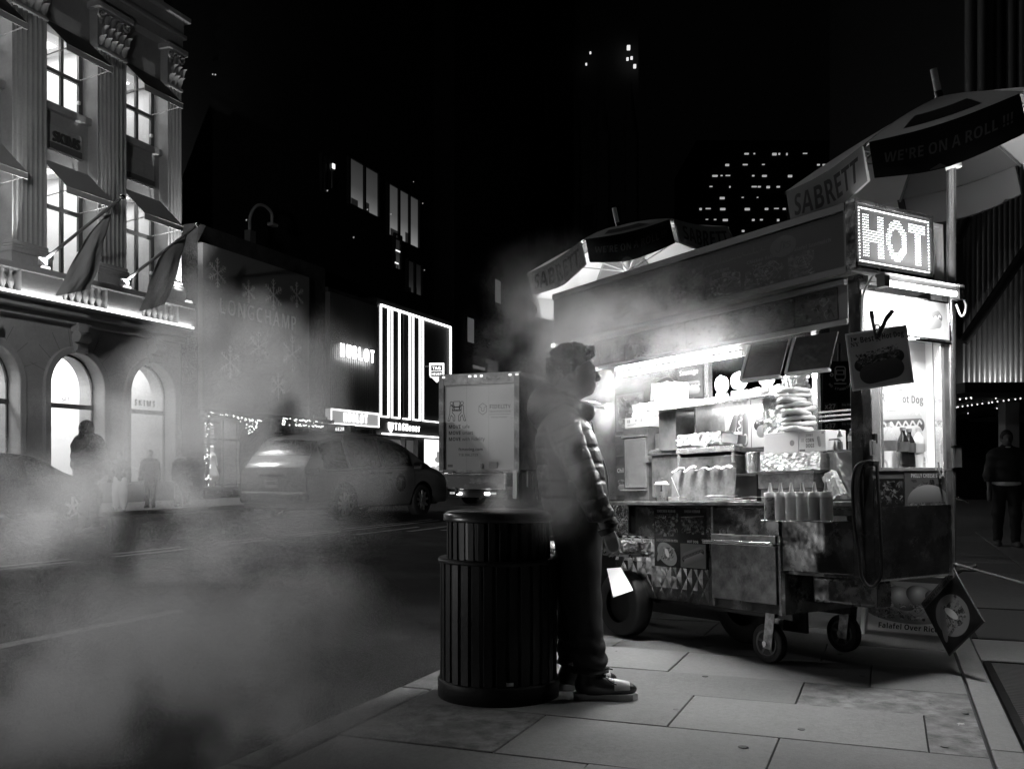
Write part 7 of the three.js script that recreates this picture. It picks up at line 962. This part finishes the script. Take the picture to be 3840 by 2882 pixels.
// ================= the man =================
{
  const man = thing('person', 'man in a dark quilted hooded jacket and jeans facing the cart beside the bin', 'person', null, V3(0.36, 0.002, -5.05));
  // local: x towards the cart, y up, z towards the camera
  const head = (q) => {
    let d = ell(q, [-0.055, 1.685, 0], [0.108, 0.115, 0.082]);                                   // skull
    d = smin(d, ell(q, [0.005, 1.635, 0], [0.068, 0.088, 0.064]), 0.03);                          // face
    d = smin(d, ell(q, [0.03, 1.582, 0], [0.034, 0.026, 0.034]), 0.025);                          // chin and jaw
    d = smin(d, ell(q, [-0.035, 1.6, 0], [0.06, 0.045, 0.058]), 0.03);
    d = smin(d, capsule(q, [0.05, 1.69, 0], [0.056, 1.69, 0.03], 0.012, 0.014), 0.02); d = smin(d, capsule(q, [0.05, 1.69, 0], [0.056, 1.69, -0.03], 0.012, 0.014), 0.02);   // brow
    d = smin(d, capsule(q, [0.066, 1.68, 0], [0.09, 1.642, 0], 0.009, 0.014), 0.014); d = smin(d, ell(q, [0.078, 1.636, 0.011], [0.013, 0.009, 0.009]), 0.01); d = smin(d, ell(q, [0.078, 1.636, -0.011], [0.013, 0.009, 0.009]), 0.01);   // nose
    d = smin(d, ell(q, [0.066, 1.613, 0], [0.013, 0.007, 0.024]), 0.008); d = smin(d, ell(q, [0.062, 1.6, 0], [0.013, 0.007, 0.021]), 0.008);   // lips
    for (const s of [-1, 1]) { d = Math.max(d, -ell(q, [0.066, 1.675, s * 0.03], [0.014, 0.011, 0.015])); d = Math.min(d, ell(q, [0.045, 1.675, s * 0.03], [0.013, 0.0125, 0.0125])); d = smin(d, ell(q, [-0.05, 1.655, s * 0.08], [0.022, 0.034, 0.012]), 0.008); d = Math.max(d, -ell(q, [-0.044, 1.655, s * 0.094], [0.011, 0.018, 0.008])); }
    return smin(d, capsule(q, [-0.1, 1.42, 0], [-0.05, 1.58, 0], 0.064, 0.058), 0.03);
  };
  const torso = (q, g) => { let d = capsule(q, [-0.09, 1.32, -0.06], [-0.09, 1.32, 0.06], 0.135 + g, 0.135 + g); d = smin(d, capsule(q, [-0.1, 1.41, -0.14], [-0.1, 1.41, 0.14], 0.075 + g, 0.075 + g), 0.06); d = smin(d, ell(q, [-0.055, 1.15, 0], [0.165 + g, 0.2 + g, 0.175 + g]), 0.08); return smin(d, ell(q, [-0.02, 0.98, 0], [0.15 + g, 0.14 + g, 0.175 + g]), 0.08); };
  const SH = [-0.1, 1.37, 0.2], EL = [0.0, 1.1, 0.26], WR = [0.115, 0.87, 0.215], SH2 = [-0.1, 1.37, -0.2], EL2 = [0.0, 1.1, -0.25], WR2 = [0.12, 0.88, -0.2];
  const arm = (q, g) => Math.min(smin(capsule(q, SH, EL, 0.066 + g, 0.056 + g), capsule(q, EL, WR, 0.055 + g, 0.042 + g), 0.03), smin(capsule(q, SH2, EL2, 0.066 + g, 0.056 + g), capsule(q, EL2, WR2, 0.055 + g, 0.042 + g), 0.03));
  const HIP = [-0.02, 0.92, 0.095], KN = [0.0, 0.5, 0.1], AN = [0.04, 0.1, 0.11], HIP2 = [-0.02, 0.92, -0.095], KN2 = [-0.025, 0.5, -0.1], AN2 = [-0.035, 0.1, -0.11];
  const leg = (q, g, k = 0) => Math.min(smin(capsule(q, HIP, KN, 0.1 + g, 0.075 + g), capsule(q, KN, AN, 0.072 + g, 0.05 + g + k), 0.03), smin(capsule(q, HIP2, KN2, 0.1 + g, 0.075 + g), capsule(q, KN2, AN2, 0.072 + g, 0.05 + g + k), 0.03));
  // body: rough trunk and limbs, fine head and hands, one geometry
  const limbs = meshField((x, y, z) => { const q = [x, y, z]; return Math.min(smin(smin(torso(q, -0.03), arm(q, -0.012), 0.03), leg(q, -0.02), 0.03), capsule(q, [-0.1, 1.42, 0], [-0.06, 1.5, 0], 0.055, 0.055)); }, [-0.3, 0.04, -0.36], [0.3, 1.53, 0.36], 0.02);
  const hd = meshField((x, y, z) => head([x, y, z]), [-0.19, 1.45, -0.115], [0.125, 1.82, 0.115], 0.005);
  const hands = []; for (const [w, s] of [[WR, 1], [WR2, -1]]) {
    const [X, Y, Z] = w, palm = [[X + 0.012, Y - 0.035, Z], [X + 0.028, Y - 0.085, Z - s * 0.006]];
    const fing = [[0.03, -0.086, 0.02, 0.052, 0.0085], [0.021, -0.094, 0.006, 0.058, 0.009], [0.011, -0.092, -0.008, 0.054, 0.0085], [0.002, -0.086, -0.021, 0.043, 0.0075]].map(([fx, fy, , ln, r], i) => { const a = [X + 0.05 - i * 0.016, Y - 0.084 + i * 0.003 * -1, Z + s * 0.003], b = [a[0] + 0.004, a[1] - ln * 0.5, a[2] - s * 0.012], c = [a[0] - 0.004, a[1] - ln * 0.85, a[2] - s * 0.034]; void fx; void fy; return [a, b, c, r]; });
    hands.push(meshField((x, y, z) => { const q = [x, y, z]; let d = capsule(q, [X, Y + 0.01, Z], palm[0], 0.027, 0.026); d = smin(d, Math.max(capsule(q, palm[0], palm[1], 0.034, 0.036), Math.abs(z - Z) - 0.016), 0.012); for (const [a, b, c, r] of fing) d = smin(d, Math.min(capsule(q, a, b, r, r * 0.95), capsule(q, b, c, r * 0.95, r * 0.8)), 0.004); const t0 = [X + 0.03, Y - 0.035, Z - s * 0.012], t1 = [X + 0.062, Y - 0.066, Z - s * 0.022], t2 = [X + 0.064, Y - 0.096, Z - s * 0.03]; return smin(d, Math.min(capsule(q, t0, t1, 0.013, 0.011), capsule(q, t1, t2, 0.011, 0.008)), 0.008); }, [X - 0.06, Y - 0.17, Z - 0.07], [X + 0.1, Y + 0.05, Z + 0.07], 0.004));
  }
  part('body', mg([limbs, hd, ...hands]), P(0.26, 0.45), man);
  // hair: short, wavy
  part('hair', meshField((x, y, z) => { const q = [x, y, z], n = 0.03 * (noise(x * 32, y * 32, z * 32) - 0.4) + 0.014 * (noise(x * 140, y * 140, z * 140) - 0.5); let d = ell(q, [-0.062, 1.698, 0], [0.116, 0.118, 0.094]) - n; d = smin(d, ell(q, [-0.02, 1.78, 0], [0.07, 0.03, 0.06]) - n, 0.03); return Math.max(d, (1.59 + (x + 0.15) * 0.72 + 0.01 * noise(x * 90, y * 90, z * 90) - y) * 0.8); }, [-0.21, 1.55, -0.13], [0.12, 1.85, 0.13], 0.007), M(0.012, 0.6), man);
  // quilted jacket with hood
  const quilt = (u) => { const k = Math.abs(u - Math.round(u)); return 0.006 * (1 - Math.exp(-k * k / 0.012)); };
  const jm = P(0.014, 0.4, { bumpMap: rep(texWaves, 7), bumpScale: 0.006 });
  const jacket = (q) => {
    const wob = 0.018 * (noise(q[0] * 9, q[1] * 9, q[2] * 9) - 0.5);
    let d = torso(q, 0.006) - quilt((q[1] + wob) / 0.085) * 0.9;
    const along = (a, b) => ((q[0] - a[0]) * (b[0] - a[0]) + (q[1] - a[1]) * (b[1] - a[1]) + (q[2] - a[2]) * (b[2] - a[2])) / Math.hypot(b[0] - a[0], b[1] - a[1], b[2] - a[2]);
    const sl = (A, B, C) => { let e = smin(capsule(q, A, B, 0.078, 0.068), capsule(q, B, C, 0.067, 0.058), 0.03); const t = along(A, C); e -= quilt((t + wob) / 0.062) + 0.01 * (noise(q[0] * 26, q[1] * 26, q[2] * 26) - 0.5); return Math.max(e, t - Math.hypot(C[0] - A[0], C[1] - A[1], C[2] - A[2]) - 0.01); };
    d = smin(d, Math.min(sl(SH, EL, WR), sl(SH2, EL2, WR2)), 0.018);
    d = smin(d, capsule(q, [-0.1, 1.42, 0], [-0.055, 1.52, 0], 0.095, 0.085) , 0.03);
    d = Math.max(d, -capsule(q, [-0.06, 1.5, 0], [-0.0, 1.62, 0], 0.07, 0.08));
    return Math.max(d, 0.9 - q[1] + 0.006 * Math.sin(q[0] * 30));
  };
  part('jacket', meshField((x, y, z) => jacket([x, y, z]), [-0.34, 0.82, -0.4], [0.26, 1.62, 0.4], 0.0095), jm, man);
  part('hood', meshField((x, y, z) => { const q = [x, y, z], n = 0.012 * (noise(x * 22, y * 22, z * 22) - 0.5); let d = smin(ell(q, [-0.175, 1.485, 0], [0.105, 0.125, 0.16]), capsule(q, [-0.06, 1.47, -0.11], [-0.06, 1.47, 0.11], 0.055, 0.055), 0.07); d = smin(d, capsule(q, [0.03, 1.46, -0.06], [0.03, 1.46, 0.06], 0.04, 0.04), 0.06) - n; return Math.max(d, -ell(q, [-0.04, 1.62, 0], [0.115, 0.16, 0.1])); }, [-0.33, 1.3, -0.23], [0.12, 1.66, 0.23], 0.009), jm, man);
  part('zip', tube([V3(0.055, 1.42, 0.0), V3(0.083, 1.3, 0.0), V3(0.135, 1.15, 0.0), V3(0.14, 1.0, 0.0), V3(0.14, 0.91, 0.0)], 0.004, 30, 5), mats.mid, man);
  part('cuff', mg([[SH, WR], [SH2, WR2]].map(([, w]) => put(cyl(0.05, 0.048, 0.03, 0, 0, 0, 0, 0, 0, 20), w[0] + 0.003, w[1] - 0.004, w[2], 0, 0, 0.45))), M(0.03, 0.8), man);
  // baggy jeans bunching at the ankles
  part('jeans', meshField((x, y, z) => { const q = [x, y, z], low = Math.max(0, 1 - (y - 0.1) / 0.3), k = 0.012 * low * Math.sin(y * 85 + 5 * noise(x * 12, y * 8, z * 12)) + 0.016 * (noise(x * 14, y * 9, z * 14) - 0.5); let d = smin(leg(q, 0.02, 0.018), ell(q, [-0.02, 0.93, 0], [0.145, 0.15, 0.175]), 0.06) - k; return Math.max(d, 0.135 - y, y - 1.0); }, [-0.26, 0.1, -0.3], [0.22, 1.02, 0.3], 0.01), M(0.02, 0.85, 0, { bumpMap: rep(texWeave, 14), bumpScale: 0.0012 }), man);
  // high-top trainers
  for (const [ax, az] of [[0.04, 0.11], [-0.035, -0.11]]) {
    const sh = part('shoe', meshField((x, y, z) => { const q = [x, y, z]; let d = ell(q, [-0.0, 0.075, 0], [0.075, 0.07, 0.044]); d = smin(d, capsule(q, [-0.005, 0.08, 0], [0.01, 0.185, 0], 0.055, 0.05), 0.03); d = smin(d, ell(q, [0.12, 0.055, 0.004], [0.115, 0.045, 0.047]), 0.05); d = Math.max(d, 0.026 - y, y - 0.19 - x * 0.3); return Math.max(d, -Math.max(capsule(q, [0.0, 0.12, 0], [0.015, 0.3, 0], 0.04, 0.042), 0.1 - y)); }, [-0.1, 0.0, -0.08], [0.26, 0.24, 0.08], 0.006), P(0.03, 0.3, { clearcoat: 0.3 }), man);
    sh.position.set(ax, 0, az); sh.rotation.y = az > 0 ? -0.06 : 0.12;
    const sole = shape([[-0.083, -0.03], [-0.06, -0.043], [0.05, -0.043], [0.14, -0.052], [0.21, -0.04], [0.236, -0.01], [0.232, 0.018], [0.2, 0.046], [0.12, 0.052], [0.03, 0.042], [-0.06, 0.043], [-0.083, 0.03]]), so = ext(sole, 0.026, 0.004, 6); so.rotateX(-Math.PI / 2); part('sole', put(so, 0, 0.004, 0), M(0.42, 0.7), sh);
    part('toe_cap', meshField((x, y, z) => Math.max(smin(ell([x, y, z], [0.12, 0.055, 0.004], [0.117, 0.0465, 0.0487]), ell([x, y, z], [0, 0.075, 0], [0.075, 0.07, 0.044]), 0.05), 0.118 - x, 0.052 - y, x - 0.2), [0.1, 0.03, -0.07], [0.25, 0.13, 0.07], 0.005), P(0.5, 0.35, { clearcoat: 0.3 }), sh);
    part('lace', mg([0, 1, 2, 3, 4].map((k) => tube([V3(0.055 + k * 0.016, 0.115 - k * 0.006, -0.03), V3(0.06 + k * 0.016, 0.133 - k * 0.009, 0), V3(0.055 + k * 0.016, 0.115 - k * 0.006, 0.03)], 0.0035, 8, 5)).concat([tube([V3(0.05, 0.14, 0.02), V3(0.085, 0.16, 0.03), V3(0.11, 0.155, 0.02)], 0.004, 10, 5), tube([V3(0.06, 0.13, 0.03), V3(0.1, 0.1, 0.055), V3(0.13, 0.085, 0.056)], 0.003, 10, 5)])), mats.black, sh);
    const sw2 = ext(shape([[-0.03, 0.0], [0.0, -0.012], [0.035, -0.004], [0.09, 0.026], [0.03, 0.012], [0.004, 0.01], [-0.012, 0.018]]), 0.003); part('side_mark', put(sw2, 0.035, 0.06, 0.043), M(0.07, 0.4), sh);
  }
}
// ================= street lamps added out of view, past the left edge, to light the street =================
for (const [i, s] of [[0, 3], [1, 15.5]]) {
  const l = onAvenue('street_lamp', i ? 'added street lamp on the far kerb beyond the left edge, level with the parked car' : 'added unseen street lamp on the far kerb nearest the camera side', 'street lamp', 'added street lamps on the far kerb', s, 0, 20.6);
  part('pole', tube([V3(0, 0, 0), V3(0, 7, 0), V3(0, 8.6, 0.15), V3(0, 9.2, 0.9), V3(0, 9.25, 1.6)], 0.09, 30, 8), mats.dark, l); part('lamp_head', bx(0.3, 0.12, 0.6, 0, 9.2, 1.8, 0, 0, 0, 0.04), mats.mid, l); part('lens', b2(-0.12, 0.12, 9.1, 9.135, 1.6, 2.0), glow(0.9, 5), l);
  const p = sw(s, 9.0, 18.8); lamp(i ? 90 : 40, p, 6);
}
// car added out of view behind the camera; its headlights brighten the steam
{
  const c = copyOf(scene.getObjectByName('parked_car'), 'added car behind the camera with its headlights on, facing up the avenue'); c.name = numbered('added_car'); delete c.userData.group; c.position.copy(sw(-8.5, roadY(7.4), 7.4));
  for (const k of [-0.62, 0.62]) { const p = sw(-6.05, 0.75, 7.4 - k), l = new THREE.SpotLight(0xffffff, 560, 0, 0.15, 0.3); l.position.copy(p); l.target.position.copy(sw(20, 2.45, 7.3 - k)); l.shadow.radius = 4; scene.add(l, l.target); }
}
{
  // second added car, unseen past the left edge, to light the foreground steam
  const c = copyOf(scene.getObjectByName('parked_car'), 'added car in the side street beyond the left edge with its headlights on'); c.name = numbered('added_car'); delete c.userData.group; c.position.set(-11.5, -0.02, -4.6); c.quaternion.copy(yaw(0.02));
  for (const k of [-0.62, 0.62]) { const l = new THREE.SpotLight(0xffffff, 30, 0, 0.2, 0.8); l.position.set(-9.05, 0.72, -4.55 + k); l.target.position.set(-1.4, 0.75, -4.35 + k * 0.3); l.shadow.radius = 4; scene.add(l, l.target); }
}
// ================= steam: clumps of tiny droplets =================
const dropMat = new THREE.MeshPhysicalMaterial({ color: grey(0.95), roughness: 1, transmission: 0.5, thickness: 0, specularIntensity: 0 });
// droplets spread over two cells each way (so that neighbouring cells blend linearly), in a few amounts
const DROP = 0.015, LEVELS = [60, 120, 240, 480, 960, 1900, 3800, 7600].map((n) => {
  const p = new Float32Array(n * 9), u = () => R() + R() - 1;
  for (let i = 0; i < n; i++) { const c = [u(), u(), u()]; for (let k = 0; k < 9; k++) p[i * 9 + k] = c[k % 3] + (R() - 0.5) * DROP; }
  const g = new THREE.BufferGeometry(); g.setAttribute('position', new THREE.BufferAttribute(p, 3)); g.userData.n = n; return g;
});
const TURNS = []; for (let a = 0; a < 4; a++) for (let b = 0; b < 4; b++) for (const c of [0, 1]) TURNS.push(new THREE.Quaternion().setFromEuler(new THREE.Euler(a * Math.PI / 2, b * Math.PI / 2, c * Math.PI / 2)));
// puffs: [X, Y, depth, strength, rx, ry, rz]: soft ellipsoids round a sight line; noise tears them into wisps
function steam(label, cell, tau, freq, tear, puffs) {
  const P2 = puffs.map(([X, Y, z, a, rx, ry, rz]) => ({ c: V3((X - CX) / F * z, EYE + (HY - Y) / F * z, -z), a, r: [rx, ry, rz] }));
  const lo = [1e9, 1e9, 1e9], hi = [-1e9, -1e9, -1e9]; for (const p of P2) p.c.toArray().forEach((v, k) => { lo[k] = Math.min(lo[k], v - 2.6 * p.r[k]); hi[k] = Math.max(hi[k], v + 2.6 * p.r[k]); });
  const TEAR = 0.15, depth = P2.reduce((a, p) => a + p.r[2], 0) / P2.length * 2.5 / cell, N = tau / (depth * 0.09 * DROP * DROP) * 2, lists = LEVELS.map(() => []);
  for (let x = lo[0]; x < hi[0]; x += cell) for (let y = Math.max(0.03, lo[1]); y < hi[1]; y += cell) for (let z = lo[2]; z < hi[2]; z += cell) {
    let d = 0; for (const p of P2) { const q = ((x - p.c.x) / p.r[0]) ** 2 + ((y - p.c.y) / p.r[1]) ** 2 + ((z - p.c.z) / p.r[2]) ** 2; if (q < 7) d = Math.max(d, p.a * Math.exp(-q / 2)) + 0.25 * Math.min(d, p.a * Math.exp(-q / 2)); }
    if (d < 0.012) continue;
    const w = 0.9 * (fbm(x * freq * 0.7 + 31, y * freq * 0.7 + 7, z * freq * 0.7) - 0.5), f = fbm(x * freq + w * 2, y * freq * 0.8 + w * 2 + 11, z * freq + 5 + w);
    const n = N * d * Math.max(0, Math.min(1, (f - tear) / TEAR));
    if (n < 8) continue;
    let k = 0; while (k < LEVELS.length - 1 && LEVELS[k + 1].userData.n <= n) k++;
    const a = LEVELS[k].userData.n, b = LEVELS[Math.min(k + 1, LEVELS.length - 1)].userData.n; if (n < a) { if (R() > n / a) continue; } else if (b > a && R() < (n - a) / (b - a)) k++;
    lists[Math.min(k, LEVELS.length - 1)].push(x, y, z);
  }
  const o = new THREE.Group(); o.name = numbered('steam'); o.userData = { label, category: 'steam', kind: 'stuff' }; scene.add(o); let all = 0;
  lists.forEach((l, k) => { if (!l.length) return; const im = new THREE.InstancedMesh(LEVELS[k], dropMat, l.length / 3), m = new THREE.Matrix4(), s = V3(cell, cell, cell); im.name = 'droplets'; im.userData.kind = 'stuff'; for (let i = 0; i < l.length; i += 3) im.setMatrixAt(i / 3, m.compose(V3(l[i], l[i + 1], l[i + 2]), TURNS[Math.floor(R() * TURNS.length)], s)); o.add(im); all += l.length / 3; });
  console.log(label.slice(0, 20), all, 'cells', lists.map((l) => l.length / 3).join(' '));
}
steam('low bank of grey steam over the road in the left foreground', 0.07, 1.2, 2.7, 0.4, [
  [680, 2620, 4.1, 1, 0.42, 0.28, 0.14], [1130, 2280, 4.4, 1, 0.17, 0.11, 0.09], [880, 2430, 4.3, 0.8, 0.22, 0.15, 0.12], [180, 2560, 4.2, 0.55, 0.3, 0.3, 0.15], [480, 2800, 3.8, 0.8, 0.45, 0.18, 0.15], [960, 2680, 4.1, 0.7, 0.13, 0.2, 0.1], [420, 2340, 4.6, 0.3, 0.33, 0.1, 0.12]]);
steam('veil of steam drifting over the avenue at left before the car and the walkers', 0.17, 2.4, 0.95, 0.4, [
  [850, 1440, 11, 1.8, 0.42, 0.42, 0.2], [740, 1610, 11, 1.4, 0.5, 0.42, 0.2], [990, 1570, 11, 1.5, 0.36, 0.32, 0.2], [480, 1790, 10.5, 0.5, 0.9, 0.4, 0.22], [950, 1750, 10.5, 0.4, 0.5, 0.28, 0.2], [200, 1910, 10, 0.45, 0.9, 0.32, 0.2], [400, 2060, 9.4, 0.36, 0.8, 0.22, 0.2], [1300, 1770, 10.5, 0.8, 0.25, 0.17, 0.15], [1210, 1470, 11, 0.5, 0.12, 0.36, 0.15], [720, 1180, 11.3, 0.4, 0.2, 0.32, 0.15], [1150, 1960, 10, 0.25, 0.4, 0.15, 0.2]]);
steam('steam plume rising out of the litter bin in front of the man', 0.035, 0.75, 6, 0.4, [
  [1865, 1890, 5.02, 0.9, 0.04, 0.07, 0.04], [1875, 1790, 4.98, 0.35, 0.06, 0.08, 0.05], [1965, 1890, 4.9, 0.3, 0.08, 0.04, 0.05], [2090, 1640, 4.6, 1, 0.075, 0.19, 0.05], [2070, 1420, 4.6, 0.7, 0.12, 0.15, 0.06], [2150, 1290, 4.65, 0.6, 0.14, 0.1, 0.06], [2000, 1300, 4.7, 0.5, 0.14, 0.14, 0.06], [2080, 1890, 4.62, 0.5, 0.08, 0.08, 0.05]]);
steam('bright steam billowing from the hatch past the canopy of the cart', 0.05, 0.9, 4.0, 0.39, [
  [2400, 1255, 5.85, 1, 0.34, 0.1, 0.09], [2240, 1230, 6.0, 0.9, 0.26, 0.17, 0.1], [2660, 1215, 5.6, 0.9, 0.26, 0.09, 0.08], [2480, 1110, 5.8, 0.7, 0.26, 0.12, 0.08], [2100, 1150, 6.4, 0.6, 0.2, 0.2, 0.1], [2330, 1450, 6.3, 0.2, 0.12, 0.12, 0.08], [2280, 1650, 6.5, 0.25, 0.08, 0.18, 0.08], [2000, 1180, 6.6, 0.4, 0.18, 0.2, 0.1]]);
// ================= render =================
for (const o of scene.children) shadows(o);
renderer.render(scene, camera);
